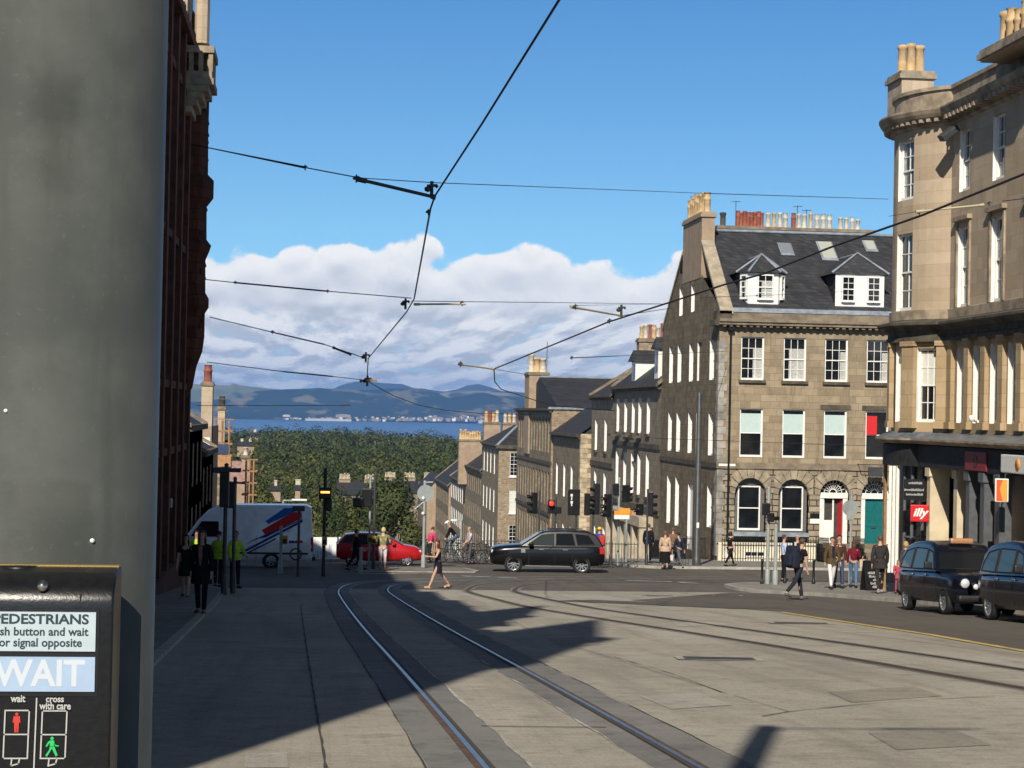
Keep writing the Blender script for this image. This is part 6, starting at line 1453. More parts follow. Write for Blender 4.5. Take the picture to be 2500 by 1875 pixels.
    span([(P(1600, 1070, 70), P(2160, 1090, 74), .010)], 'faint span wire across the first floor windows of the corner block', [], [])
wires()

# ------------------------------------------------------------------ posts, signals, signs
def post(mb, x, y, z0, z1, r, r1=None, n=10): mb.tube((x, y, z0), (x, y, z1), r, r1, n)
def signal_post(px, y, pyb, pyt, label, heads=(), r=.057, m='greypost', cat='traffic light', name='traffic_light', group=None, extra=None, dz=.0):
    """heads: (px centre, py top, py bottom, facing angle, lamps, lit)"""
    b = ony(px, pyb, y); zb = gz(y)+dz-.03; t = ony(px, pyt, y); e = empty(name, (b.x, y, zb), 0, label, cat, group)
    mb = MB(); post(mb, 0, 0, 0, t.z-zb, r); mb.lathe([(r*1.5, 0), (r*1.5, .5), (r, .55)], 10); mb.lathe([(r*1.1, 0), (r*1.05, .03), (0, .06)], 10, (0, 0, t.z-zb)); mb.build('pole', M[m], e)
    for h in heads:
        pc, pt, pb, ang, lamps, lit = h[:6]; a = ony(pc, pt, y); c = ony(pc, pb, y); hh = a.z-c.z; w = h[6] if len(h) > 6 else .30
        sh = MB(); sh.bbox(-w/2, w/2, -.13, .11, -hh/2, hh/2, .03); o = sh.build('signal_head', M['black'], e); o.location = (a.x-b.x, -.05, (a.z+c.z)/2-zb); o.rotation_euler = (0, 0, ang)
        n = len(lamps)
        for i, col in enumerate(lamps):
            zc = hh/2-hh*(i+.5)/n; rr = min(w*.36, hh/n*.40); lm = MB(); Mx = Matrix.Translation((0, -.13, zc)) @ Matrix.Rotation(R(90), 4, 'X'); lm.lathe([(0, .02), (rr, .0), (rr, -.01)], 14, M=Mx); lo = lm.build('lens', LENS[col+('_lit' if i == lit else '')], o)
            vs = MB(); vs.lathe([(rr*1.12, 0), (rr*1.12, .20), (rr*1.02, .20), (rr*1.02, 0)], 12, M=Mx, a0=R(-15), a1=R(195)) if False else vs.lathe([(rr*1.14, 0), (rr*1.14, .19), (rr*1.04, .19), (rr*1.04, 0)], 12, M=Mx, a0=R(-200), a1=R(20)); vs.build('visor', M['black'], o)
    if extra: extra(e, b, zb, lambda px, py: ony(px, py, y)-Vector((b.x, y, zb)))
    return e
LENS = {'red': mat('red_lens', (.10, .01, .01), .2), 'amber': mat('amber_lens', (.10, .05, .01), .2), 'green': mat('green_lens', (.01, .06, .04), .2), 'dark': mat('dark_lens', (.02, .02, .02), .3),
        'red_lit': mat('red_lens_lit', (.8, .02, .01), .3, emit=(1, .02, .01), es=4), 'amber_lit': mat('amber_lens_lit', (.9, .4, .02), .3, emit=(1, .35, .02), es=4), 'dark_lit': M['white'], 'green_lit': mat('green_lens_lit', (.02, .8, .4), .3, emit=(.02, 1, .5), es=3)}
RAG = ('red', 'amber', 'green')
def button_box(e, loc, m='yellow', name='push_button'):
    mb = MB(); mb.bbox(-.10, .10, -.09, .09, -.17, .17, .02, 0, Matrix.Translation(loc)); mb.box(loc[0]-.075, loc[0]+.075, loc[1]-.098, loc[1]-.09, loc[2]-.13, loc[2]+.05, 1); mb.build(name, [mat('yellow_plastic', (.50, .33, .04), .5), M['black']], e)
def posts():
    def arms(e, b, zb, L):
        mb = MB(); a = L(519, 1148); c = L(589, 1149); mb.tube((a.x, 0, a.z), (c.x, 0, c.z), .04, n=8); mb.bbox(a.x, a.x+.35, -.1, .1, a.z-.07, a.z+.09, .02); mb.bbox(c.x-.5, c.x, -.1, .1, c.z-.05, c.z+.07, .02); mb.build('cross_arm', M['iron'], e)
    signal_post(546, 53.2, 1455, 1135, 'tall grey traffic light post with a cross arm at the shaded kerb, seen from behind', [(549, 1152, 1238, R(180), RAG, -1, .27)], .06, 'iron', extra=arms, dz=.06)
    def arms2(e, b, zb, L):
        mb = MB(); a = L(540, 1176); c = L(598, 1180); mb.tube((a.x, 0, a.z), (c.x, 0, c.z), .03, n=8); mb.build('cross_arm', M['iron'], e)
    signal_post(568, 54.5, 1450, 1168, 'second grey traffic light post at the shaded kerb, shorter, just past the tall one', [(566, 1178, 1240, R(180), RAG, -1, .22)], .052, 'iron', extra=arms2, dz=.06)
    # lantern post in the middle of the crossing
    def lantern(e, b, zb, L):
        p = L(794, 1200); mb = MB(); mb.bbox(p.x-.24, p.x+.24, -.2, .2, p.z-.28, p.z+.17, .05); mb.bbox(p.x+.06, p.x+.26, -.15, .15, p.z-.75, p.z-.28, .03); mb.build('signal_head', M['black'], e)
        mb = MB(); mb.box(p.x-.17, p.x+.17, -.215, -.2, p.z-.055, p.z+.02); mb.build('lit_strip', mat('lit_amber_strip', (.9, .4, .1), .4, emit=(1., .33, .06), es=3.5), e)
        mb = MB()
        for s in (-1, 1): mb.path([(p.x-.02, 0, p.z+.75), (p.x+s*.22, 0, p.z+.55), (p.x+s*.27, 0, p.z+.33), (p.x+s*.2, 0, p.z+.15)], .022)
        mb.build('guard_hoop', M['black'], e); button_box(e, (.02, -.08, L(790, 1320).z))
    signal_post(789, 71., 1409, 1146, 'black post with a hooped head and a glowing amber strip at the shaded crossing', (), .065, 'black', extra=lantern)
    # black L shaped head on twin poles
    def twin(e, b, zb, L):
        mb = MB(); a = L(905, 1166); post(mb, a.x, .1, 0, a.z, .045); mb.build('second_pole', M['greypost'], e)
        mb = MB(); p, q = L(885, 1192), L(908, 1237); mb.bbox(p.x, q.x, -.2, .15, q.z, p.z, .04); p, q = L(862, 1215), L(890, 1238); mb.bbox(p.x, q.x, -.2, .15, q.z, p.z, .04); mb.build('signal_head', M['black'], e); button_box(e, (-.16, -.08, L(899, 1315).z)); button_box(e, (.0, -.1, L(909, 1318).z))
    signal_post(911, 76.9, 1384, 1160, 'twin poles carrying an L shaped black signal head at the sunlit island', (), .055, 'iron', extra=twin, dz=.1)
    # round sign seen from behind
    def disc(e, b, zb, L):
        p = L(1039, 1204); rr = (1224-1183)/2/4500*79; Mx = Matrix.Translation((p.x, -.06, p.z)) @ Matrix.Rotation(R(90), 4, 'X'); mb = MB(); mb.lathe([(0, -.012), (rr, -.012), (rr, .012), (0, .012)], 26, M=Mx, smooth=False); mb.build('sign_disc', M['signback'], e)
        mb = MB(); a = L(1031, 1178); mb.tube((0, 0, a.z), (.35, 0, a.z+.02), .04); mb.build('hook_arm', M['greypost'], e)
        mb = MB(); p = L(1018, 1232); mb.tube((0, 0, p.z-.25), (p.x-.1, -.1, p.z+.1), .03); mb.tube((0, 0, p.z+.15), (p.x-.1, -.1, p.z-.2), .03); mb.build('bracket', M['galv'], e)
        mb = MB(); mb.lathe([(0, -.09), (.09, 0), (0, .09)], 10, (-.06, -.1, L(1030, 1216).z)); mb.lathe([(0, -.09), (.09, 0), (0, .09)], 10, (-.06, -.1, L(1030, 1253).z)); mb.build('lamp', M['white'], e)
    signal_post(1033, 79., 1388, 1176, 'pale post with a round grey sign back in front of the sunlit gable', (), .062, 'greypost', cat='sign post', name='sign_post', extra=disc, dz=.1)
    # plain posts on the shaded side
    signal_post(684, 73., 1400, 1287, 'short grey post with a yellow button box in front of the white van', (), .06, 'greypost', cat='post', name='crossing_post', extra=lambda e, b, zb, L: button_box(e, (.16, -.02, L(694, 1318).z)))
    def cam_(e, b, zb, L):
        p = L(729, 1242); mb = MB(); mb.bbox(p.x-.24, p.x+.24, -.2, .2, p.z-.09, p.z+.11, .05); mb.build('camera_housing', M['iron'], e)
        mb = MB(); q = L(722, 1353); Mx = Matrix.Translation((q.x, 0, q.z)) @ Matrix.Rotation(R(90), 4, 'X'); mb.lathe([(.20, -.02), (.24, 0), (.20, .02), (.18, 0), (.20, -.02)], 18, M=Mx); mb.build('hoop', M['iron'], e)
    signal_post(727, 70.5, 1408, 1244, 'slim dark post topped by a camera housing at the rear of the white van', (), .05, 'iron', cat='post', name='camera_post', extra=cam_)
    signal_post(880, 74.5, 1404, 1338, 'short pale post standing alone at the edge of the shade', (), .06, 'greypost', cat='post', name='bollard', dz=0)
    # street lamp over the van
    b = ony(689, 1330, 110); t = ony(689, 1222, 110); e = empty('street_lamp', (b.x, 110, gz(110)), 0, 'white street lamp with a flat arm rising above the van roof', 'street lamp')
    mb = MB(); z0 = gz(110); post(mb, 0, 0, 0, t.z-z0, .09, .06); mb.tube((0, 0, t.z-z0), (1.3, 0, t.z-z0+.03), .05); mb.build('pole', M['greypost'], e); mb = MB(); mb.bbox(.5, 1.4, -.12, .12, t.z-z0, t.z-z0+.11, .03); mb.build('lamp_head', M['white'], e)
    b = ony(1125, 1330, 130); t = ony(1108, 1270, 130); e = empty('street_lamp', (b.x, 130, gz(130)), 0, 'pale street lamp with a bracket arm in front of the brown terrace', 'street lamp')
    mb = MB(); z0 = gz(130); post(mb, 0, 0, 0, t.z-z0, .07); mb.tube((0, 0, t.z-z0), (-.65, 0, t.z-z0), .05); mb.build('pole', M['greypost'], e); mb = MB(); mb.bbox(-.75, -.3, -.1, .1, t.z-z0-.06, t.z-z0+.06, .03); mb.build('lamp_head', M['white'], e)
    # the group of signals behind the black car
    Y = 82.5
    signal_post(1314, Y, 1385, 1198, 'traffic light facing sideways with three hoods, first behind the black car', [(1305, 1202, 1254, R(-78), RAG, -1, .30)], r=.045, m='iron', dz=.12, group='traffic lights behind the black car')
    def redbox(e, b, zb, L):
        p, q = L(1338, 1236), L(1370, 1254); mb = MB(); mb.bbox(p.x, q.x, -.15, .1, q.z, p.z, .03); mb.build('signal_box', M['black'], e)
    signal_post(1354, Y+.4, 1385, 1215, 'pedestrian signal glowing red behind the black car', [(1345, 1220, 1237, 0, ('red',), 0, .30)], r=.045, m='iron', dz=.12, group='traffic lights behind the black car', extra=redbox)
    def board(e, b, zb, L):
        p, q = L(1387, 1194), L(1415, 1258); mb = MB(); mb.bbox(p.x, q.x, -.09, .05, q.z, p.z, .03); o = mb.build('board', M['black'], e)
        mb = MB()
        for py in (1209, 1217, 1226, 1232): w_ = .10 if py in (1209, 1226) else .05; c = L(1395, py); mb.box(c.x-w_/2, c.x+w_/2, -.096, -.09, c.z-.06, c.z+.06)
        mb.build('white_marks', M['white'], e)
    signal_post(1404, Y+.8, 1385, 1194, 'tall black board with small white marks behind the roof of the black car', (), r=.045, m='iron', dz=.12, cat='sign', name='sign_board', extra=board)
    signal_post(1446, Y, 1385, 1176, 'large dark signal pair seen edge on beside the tall black board', [(1433, 1204, 1258, R(90), RAG, -1, .28), (1458, 1180, 1256, R(-90), RAG, -1, .28)], r=.045, m='iron', dz=.12, group='traffic lights behind the black car')
    signal_post(1491, Y, 1385, 1203, 'traffic light with a pale edge above the rear of the black car', [(1484, 1206, 1262, R(-70), RAG, -1, .30)], r=.045, m='iron', dz=.12, group='traffic lights behind the black car')
    signal_post(1508, Y+1, 1390, 1168, 'grey post with small dark heads beside the orange sign', [(1503, 1180, 1208, R(180), ('dark',), -1, .28), (1528, 1184, 1226, R(120), RAG, -1, .28)], dz=.12, group='traffic lights behind the black car')
    signal_post(1578, Y+.5, 1388, 1196, 'traffic light with broad dark hoods between the orange sign and the corner block', [(1588, 1200, 1260, R(80), RAG, -1, .28), (1562, 1230, 1258, R(-60), ('dark',), -1, .28)], r=.045, m='iron', dz=.12, group='traffic lights behind the black car')
    p = ony(1520, 1254, 83.0); e = empty('orange_road_sign', (p.x, 83.0, gz(83)+.12), 0, 'orange and white temporary sign on a pole behind the black car', 'sign'); hz = p.z-gz(83)-.12
    mb = MB(); mb.box(-.46, .46, -.03, .0, -.06+hz, .13+hz, 0); mb.box(-.15, .33, -.034, -.03, .0+hz, .25+hz, 1); mb.box(-.46, .33, -.03, 0, -.25+hz, -.06+hz, 2); mb.build('board', [mat('orange_sign', (.75, .27, .03), .5), mat('orange_sign_deep', (.80, .33, .04), .5), M['white']], e)
    mb = MB(); post(mb, .2, .05, 0, hz+.2, .05); mb.build('pole', M['greypost'], e)
    # tall grey tram pole before the corner block
    b = ony(1700, 1387, 83.4); t = ony(1706, 955, 83.4); e = empty('tram_wire_pole', (b.x, 83.4, gz(83.4)+.1), 0, 'tall dark grey steel pole on the pavement before the corner block', 'pole'); z0 = gz(83.4)+.1
    mb = MB(); mb.lathe([(.20, 0), (.20, .4), (.145, .45), (.115, t.z-z0-.1), (.0, t.z-z0)], 16); mb.build('shaft', M['iron'], e)
    mb = MB(); mb.box(-.06, .06, -.16, -.14, 1.75, 2.0); mb.build('number_plate', M['white'], e)
    # posts on the railed island by the walking man
    signal_post(1873, 66.2, 1434, 1192, 'traffic light on a grey post at the kerb nose before the arched windows', [(1870, 1228, 1258, R(180), RAG, -1, .26), (1880, 1252, 1274, R(90), ('dark',), -1, .26)], .06, 'greypost', dz=.12)
    signal_post(1892, 65.6, 1437, 1283, 'plain pale grey square post beside the traffic light at the kerb nose', (), .07, 'greypost', cat='post', name='crossing_post', dz=.12)
    def disc2(e, b, zb, L):
        p = L(2075, 1240); Mx = Matrix.Translation((p.x, -.06, p.z)) @ Matrix.Rotation(R(90), 4, 'X'); mb = MB(); mb.lathe([(0, -.012), (.30, -.012), (.30, .012), (0, .012)], 24, M=Mx, smooth=False); mb.build('sign_disc', M['signback'], e); mb = MB(); q = L(2075, 1262); mb.box(p.x-.14, p.x+.14, -.07, -.05, q.z-.1, q.z+.1); mb.build('plate', M['signback'], e)
    signal_post(2075, 67., 1425, 1200, 'grey post with a round sign back in front of the red door', (), .045, 'greypost', cat='sign post', name='sign_post', dz=.12, extra=disc2)
    for px, pyt, pyb, y in ((1860, 1365, 1431, 66.0), (1916, 1372, 1425, 66.8), (1986, 1365, 1425, 66.4)):
        b = ony(px, pyb, y); e = empty('bollard', (b.x, y, gz(y)+.1), 0, {1860: 'slim black bollard at the kerb nose beside the traffic light', 1916: 'slim black bollard behind the man with the backpack', 1986: 'slim black bollard between the man with the backpack and the man in white trousers'}[px], 'bollard', 'black bollards'); t = ony(px, pyt, y); h = t.z-gz(y)-.1
        mb = MB(); mb.lathe([(.07, 0), (.07, .12), (.045, .16), (.045, h-.1), (.06, h-.08), (.05, h-.02), (0, h)], 10); mb.build('shaft', M['black'], e)
    # sandwich board
    b = ony(2128, 1436, 62.0); e = empty('sandwich_board', (b.x, 62.0, gz(62)+.12), R(8), 'black folding board with white writing on the pavement by the suited man', 'sign')
    mb = MB(); mb.prism([(-.32, 0), (-.02, .0), (-.02, .02)], 0, 0.001, 'x') if False else None
    mb.box(-.32, .32, -.02, .02, 0, 1.05, 0, Matrix.Translation((0, -.25, 0)) @ Matrix.Rotation(R(-12), 4, 'X')); mb.build('front_leaf', M['black'], e); mb = MB(); mb.box(-.32, .32, -.02, .02, 0, 1.05, 0, Matrix.Translation((0, .25, 0)) @ Matrix.Rotation(R(12), 4, 'X')); mb.build('rear_leaf', M['black'], e)
    scribble(e, ((-.24, .22, .0), (-.20, .20, -.12), (-.06, .10, -.24), (-.16, .22, -.36), (-.10, .22, -.48)), .085, -.022, 8).location = (0, -.17, .62); COL.objects[-1].rotation_euler = (R(-12), 0, 0)
posts()
def bins_and_rails():
    railing([(11.2, 83.2), (14.6, 82.9)], 1.05, 'grey guard railing at the kerb behind the rear of the black car', 'guard railings', .14, 'iron', spear=False)
    railing([(15.6, 82.8), (17.0, 83.0)], 1.05, 'grey guard railing at the kerb before the corner block side door', 'guard railings', .14, 'iron', spear=False)
    railing([(4.9, 86.6), (9.6, 85.4)], 1.05, 'dark guard railing with bicycles against it beyond the walking woman', 'guard railings', .16, 'iron', spear=False)
bins_and_rails()
# ------------------------------------------------------------------ vehicles
def paint(name, col, flake=.0): return mat(name, col, .25, spec=.3, coat=.45, var=.08, vs=3)
M['tyre'] = mat('tyre_rubber', (.015, .015, .016), .8, var=.2, vs=20); M['alloy'] = mat('alloy_rim', (.55, .56, .58), .3, metal=.9); M['chrome'] = mat('chrome_trim', (.75, .76, .78), .15, metal=1.)
M['carglass'] = mat('tinted_car_glass', (.010, .012, .014), .05, spec=.35); M['clearglass'] = mat('pale_car_glass', (.035, .045, .043), .05, spec=.35)
M['headlamp'] = mat('headlamp_glass', (.62, .64, .66), .12, spec=.8, coat=1.); M['tail'] = mat('tail_lamp_red', (.45, .012, .015), .2, coat=1.); M['trimblack'] = mat('black_plastic_trim', (.014, .014, .015), .55)
PENDING = []
def ring(x, zb, zs, wb, ws, crown=.03, tuck=.1):
    h = zs-zb; half = [(wb*.6, zb), (wb, zb+.02), (ws*.985, zb+h*.28), (ws, zb+h*.55), (ws*.985, zb+h*.80), (ws*.955, zs-.05), (ws*.88, zs-.005), (ws*.5, zs+crown*.7)]
    pts = [(-y, z) for y, z in half]+[(0, zs+crown)]+[(y, z) for y, z in reversed(half)]; return [Vector((x, y, z)) for y, z in pts]
def loft(mb, rings, mi=0, cap=True):
    n = len(rings[0]); mb.add(sum(rings, []), [(i*n+k, i*n+(k+1) % n, (i+1)*n+(k+1) % n, (i+1)*n+k) for i in range(len(rings)-1) for k in range(n)], mi, True)
    if cap: mb.add(rings[0], (tuple(range(n)),), mi, True); mb.add(rings[-1], (tuple(reversed(range(n))),), mi, True)
def body_with_arches(name, rings, wheels, r, w, m, parent):
    mb = MB(); loft(mb, rings); o = mb.build(name, [m, M['trimblack']], parent)
    cut = MB()
    for x in wheels: cut.tube((x, -3, r), (x, 3, r), r*1.17, n=28)
    c = cut.build('cutter', M['trimblack']); PENDING.append((o, c)); return o
def finish_cuts():
    for o, c in PENDING:
        b = o.modifiers.new('cut', 'BOOLEAN'); b.operation = 'DIFFERENCE'; b.object = c; b.solver = 'EXACT'
    dg = C.evaluated_depsgraph_get(); dg.update()
    for o, c in PENDING:
        me = bpy.data.meshes.new_from_object(o.evaluated_get(dg)); o.modifiers.clear(); o.data = me
        bv = None
    for o, c in PENDING: bpy.data.objects.remove(c)
    PENDING.clear()
def wheel(parent, x, y, r, w, side, spokes=10, rimr=.68, rim='alloy'):
    e = bpy.data.objects.new('wheel', None); COL.objects.link(e); e.parent = parent; e.location = (x, y, r)
    Mx = Matrix.Rotation(R(90)*side*-1, 4, 'X'); mb = MB(); mb.lathe([(r*rimr, -w/2), (r*.92, -w/2), (r, -w*.3), (r, w*.3), (r*.93, w/2), (r*rimr, w/2), (r*rimr, -w/2)], 28, M=Mx); mb.build('tyre', M['tyre'], e)
    mb = MB(); mb.lathe([(r*rimr, w*.46), (r*rimr*.93, w*.5), (r*rimr*.9, w*.3), (r*rimr*.9, -w*.3)], 28, M=Mx, cap=False); mb.lathe([(0, w*.36), (r*.14, w*.36), (r*.16, w*.3), (r*.16, w*.1)], 14, M=Mx, cap=False)
    for k in range(spokes):
        a = 2*math.pi*k/spokes; d = Vector((math.cos(a), math.sin(a), 0)); t = Vector((-d.y, d.x, 0)); q = [d*r*.1-t*.02, d*r*.1+t*.02, d*r*rimr*.93+t*.026, d*r*rimr*.93-t*.026]
        vs = [p+Z*w*.28 for p in q]+[p+Z*w*.40 for p in q]; mb.add([Mx @ v for v in vs], ((3, 2, 1, 0), (4, 5, 6, 7), (0, 1, 5, 4), (1, 2, 6, 5), (2, 3, 7, 6), (3, 0, 4, 7)))
    mb.build('rim', M[rim], e); mb = MB(); mb.lathe([(0, 0), (r*rimr*.92, 0)], 20, M=Mx, cap=False); mb.build('brake_disc', M['trimblack'], e); return e
def cabin(parent, prof, wb, wt, m, bev=.05, name='cabin'):
    zb = min(z for x, z in prof); zt = max(z for x, z in prof); hw = lambda z: wb+(wt-wb)*((z-zb)/(zt-zb))**1.15
    bm = bmesh.new(); L = [bm.verts.new((x, hw(z), z)) for x, z in prof]; Rr = [bm.verts.new((x, -hw(z), z)) for x, z in prof]; n = len(prof)
    fl = bm.faces.new(L); fr = bm.faces.new(Rr[::-1])
    for i in range(n-1): bm.faces.new((L[i], Rr[i], Rr[i+1], L[i+1]))
    bmesh.ops.recalc_face_normals(bm, faces=bm.faces[:])
    ed = [e for e in bm.edges if len(e.link_faces) == 2 and (e.link_faces[0] in (fl, fr)) != (e.link_faces[1] in (fl, fr))]
    bmesh.ops.bevel(bm, geom=ed, offset=bev, segments=3, affect='EDGES', profile=.6)
    mb = MB(); mb.bm(bm, smooth=True); bm.free(); o = mb.build(name, m, parent)
    try: o.data.set_sharp_from_angle(angle=R(40))
    except Exception: pass
    return hw
def side_panel(parent, hw, pts, name, m, off=.007, both=True, frame=None):
    for s in ((1, -1) if both else (1,)):
        mb = MB(); mb.poly([(x, s*(hw(z)+off), z) for x, z in (pts if s > 0 else pts[::-1])]); 
        o = mb.build(name, m, parent, norm=False)
        if frame:
            mb = MB(); P = [Vector((x, s*(hw(z)+off+.002), z)) for x, z in pts]
            for a, b in zip(P, P[1:]+P[:1]): mb.tube(a, b, frame, n=5)
            mb.build('window_frame', M['trimblack'], o)
def cross_panel(parent, hw, a, b, inset, name, m, off=.01):
    (xa, za), (xb, zb_) = a, b; d = Vector((xb-xa, 0, zb_-za)).normalized(); nrm = Vector((d.z, 0, -d.x)); 
    if nrm.x*(1 if xa > 0 else -1) < 0: nrm = -nrm
    P = [Vector((xa, -hw(za)+inset, za)), Vector((xa, hw(za)-inset, za)), Vector((xb, hw(zb_)-inset, zb_)), Vector((xb, -hw(zb_)+inset, zb_))]; mb = MB(); mb.poly([p+nrm*off for p in P]); return mb.build(name, m, parent, norm=False)
def bx(parent, name, m, x0, x1, y0, y1, z0, z1, b=.015, Mx=None): mb = MB(); mb.bbox(x0, x1, y0, y1, z0, z1, min(b, (x1-x0)*.4, (y1-y0)*.4, (z1-z0)*.4), 0, Mx); return mb.build(name, m if not isinstance(m, str) else M[m], parent)
def pair(parent, name, m, x0, x1, y0, y1, z0, z1, b=.015):
    bx(parent, name, m, x0, x1, y0, y1, z0, z1, b); return bx(parent, name, m, x0, x1, -y1, -y0, z0, z1, b)
def seams(parent, hwf, xs, z0, z1):
    for x in xs:
        for s in (1, -1): bx(parent, 'door_gap', 'trimblack', x-.006, x+.006, s*hwf-.004, s*hwf+.004, z0, z1, .001)

def black_suv():
    p = ony(1335, 1394, 77.6); e = empty('parked_car', (p.x, 77.6, gz(77.6)), R(180)-R(5), 'glossy black off road estate car crossing behind the walking woman', 'car'); m = paint('gloss_black_paint', (.004, .004, .005))
    wl = (1.44, -1.42); r = .385
    rg = [ring(*a) for a in ((2.43, .50, .84, .55, .62), (2.38, .38, .96, .74, .84), (2.22, .32, 1.04, .82, .92), (1.8, .30, 1.10, .88, .955), (1.2, .29, 1.15, .9, .965), (.6, .29, 1.16, .9, .965), (-.6, .29, 1.17, .9, .965), (-1.6, .29, 1.19, .9, .965), (-2.1, .34, 1.19, .88, .95), (-2.30, .40, 1.16, .82, .90), (-2.39, .50, 1.02, .7, .8))]
    body_with_arches('body', rg, wl, r, .3, m, e)
    hw = cabin(e, [(1.18, 1.14), (.36, 1.66), (.12, 1.75), (-.7, 1.80), (-1.6, 1.76), (-1.98, 1.66), (-2.12, 1.50), (-2.33, 1.14)], .905, .70, m)
    side_panel(e, hw, [(.86, 1.19), (.28, 1.60), (-.24, 1.66), (-.24, 1.19)], 'window', M['clearglass'], frame=.012); side_panel(e, hw, [(-.34, 1.19), (-.34, 1.66), (-1.02, 1.67), (-1.14, 1.19)], 'window', M['carglass'], frame=.012); side_panel(e, hw, [(-1.24, 1.21), (-1.13, 1.66), (-1.70, 1.61), (-1.97, 1.24)], 'window', M['carglass'], frame=.012)
    cross_panel(e, hw, (1.12, 1.18), (.40, 1.635), .10, 'windscreen', M['clearglass']); cross_panel(e, hw, (-2.30, 1.2), (-2.14, 1.46), .12, 'rear_window', M['carglass'])
    for x in wl:
        for s in (1, -1): wheel(e, x, s*.82, r, .27, s, 10)
    pair(e, 'headlight', 'headlamp', 2.15, 2.385, .56, .85, .80, .96, .05); pair(e, 'tail_light', 'tail', -2.37, -2.16, .74, .945, .84, 1.14, .04); pair(e, 'fog_light', 'headlamp', 2.30, 2.40, .55, .70, .50, .58, .03)
    pair(e, 'running_board', 'chrome', -.95, .95, .86, 1.0, .29, .335, .015); pair(e, 'mirror', m, .62, .82, .95, 1.15, 1.14, 1.30, .05)
    for x in (.28, -.72): pair(e, 'door_handle', 'chrome', x-.11, x+.11, .955, .985, .985, 1.02, .01)
    pair(e, 'fuel_flap', 'galv', .95, 1.13, .953, .968, .86, 1.0, .01)
    seams(e, .962, (.80, -.29, -1.02), .38, 1.14); bx(e, 'grille', 'trimblack', 2.36, 2.45, -.5, .5, .60, .84, .03); bx(e, 'number_plate', 'white', 2.44, 2.455, -.26, .26, .50, .60, .004)
    pair(e, 'roof_rail', 'trimblack', -1.5, .0, .62, .66, 1.78, 1.82, .01)
black_suv()

def taxi(x, y, label, tint):
    e = empty('taxi_cab', (x, y, gz(y)), R(-90), label, 'taxi', 'black taxis at the kerb'); m = paint('dark_navy_paint', tint)
    wl = (1.38, -1.50); r = .34
    # lean the body to the slope of the street
    e.rotation_euler = (0, R(-4.0), R(-90))
    rg = [ring(*a) for a in ((2.22, .42, .80, .45, .55, .02), (2.16, .32, .90, .64, .76, .04), (2.0, .28, .96, .74, .83, .05), (1.6, .27, 1.0, .80, .865, .07), (1.0, .27, 1.03, .83, .885, .07), (.6, .27, 1.05, .83, .89, .05), (-1.2, .27, 1.06, .83, .89), (-1.9, .30, 1.06, .82, .88), (-2.22, .36, 1.02, .76, .83), (-2.33, .48, .9, .62, .72))]
    body_with_arches('body', rg, wl, r, .2, m, e)
    hw = cabin(e, [(.98, 1.04), (.52, 1.54), (.34, 1.68), (.0, 1.77), (-.6, 1.81), (-1.3, 1.78), (-1.8, 1.68), (-2.02, 1.50), (-2.14, 1.04)], .865, .66, m, .10)
    for pts, g in (([(.72, 1.10), (.40, 1.50), (.06, 1.58), (.06, 1.10)], 'clearglass'), ([(-.04, 1.10), (-.04, 1.60), (-.98, 1.63), (-.98, 1.10)], 'clearglass'), ([(-1.08, 1.10), (-1.08, 1.62), (-1.68, 1.54), (-1.86, 1.34), (-1.92, 1.12)], 'clearglass')): side_panel(e, hw, pts, 'window', M[g], frame=.016)
    cross_panel(e, hw, (.94, 1.09), (.56, 1.51), .07, 'windscreen', M['carglass'], .012); cross_panel(e, hw, (-2.10, 1.15), (-2.03, 1.46), .12, 'rear_window', M['carglass'])
    for xx in wl:
        for s in (1, -1): wheel(e, xx, s*.77, r, .20, s, 12, .72, 'galv')
    for s in (1, -1):
        Mx = Matrix.Translation((2.09, s*.60, .78)) @ Matrix.Rotation(R(90), 4, 'Y'); mb = MB(); mb.lathe([(.125, -.1), (.13, .10), (.115, .12)], 18, M=Mx); mb.lathe([(.115, .115), (.08, .15), (0, .165)], 18, M=Mx, mi=1); mb.build('headlight', [M['chrome'], M['headlamp']], e)
        Mx = Matrix.Translation((2.17, s*.34, .70)) @ Matrix.Rotation(R(90), 4, 'Y'); mb = MB(); mb.lathe([(.07, 0), (.07, .06), (.05, .08), (0, .085)], 14, M=Mx); mb.build('spotlight', M['headlamp'], e)
    bx(e, 'grille', 'chrome', 2.17, 2.235, -.27, .27, .56, .86, .03); bx(e, 'bumper', 'trimblack', 2.12, 2.32, -.80, .80, .34, .50, .06); bx(e, 'number_plate', 'potpale', 2.325, 2.34, -.26, .26, .38, .48, .004); bx(e, 'rear_bumper', 'trimblack', -2.40, -2.25, -.78, .78, .36, .50, .05)
    bx(e, 'roof_sign', mat('amber_roof_light', (.40, .20, .10), .35, coat=.6), .14, .36, -.30, .30, 1.73, 1.87, .06)
    pair(e, 'mirror', 'trimblack', .62, .74, .90, 1.10, 1.10, 1.28, .04); pair(e, 'tail_light', 'tail', -2.30, -2.2, .60, .74, .74, .98, .03)
    for xx in (.14, -.90): pair(e, 'door_handle', 'chrome', xx-.09, xx+.09, .882, .91, .93, .97, .01)
    seams(e, .886, (.86, .01, -1.03), .36, 1.04); bx(e, 'wiper', 'trimblack', .93, .96, -.4, .2, 1.10, 1.12, .004)
    return e
taxi(16.12, 45.0, 'dark navy taxi cab parked behind the other, whole side and front in view', (.004, .005, .011))
taxi(16.12, 39.1, 'dark navy taxi cab cut off by the picture edge, in front of the other taxi', (.004, .005, .010))

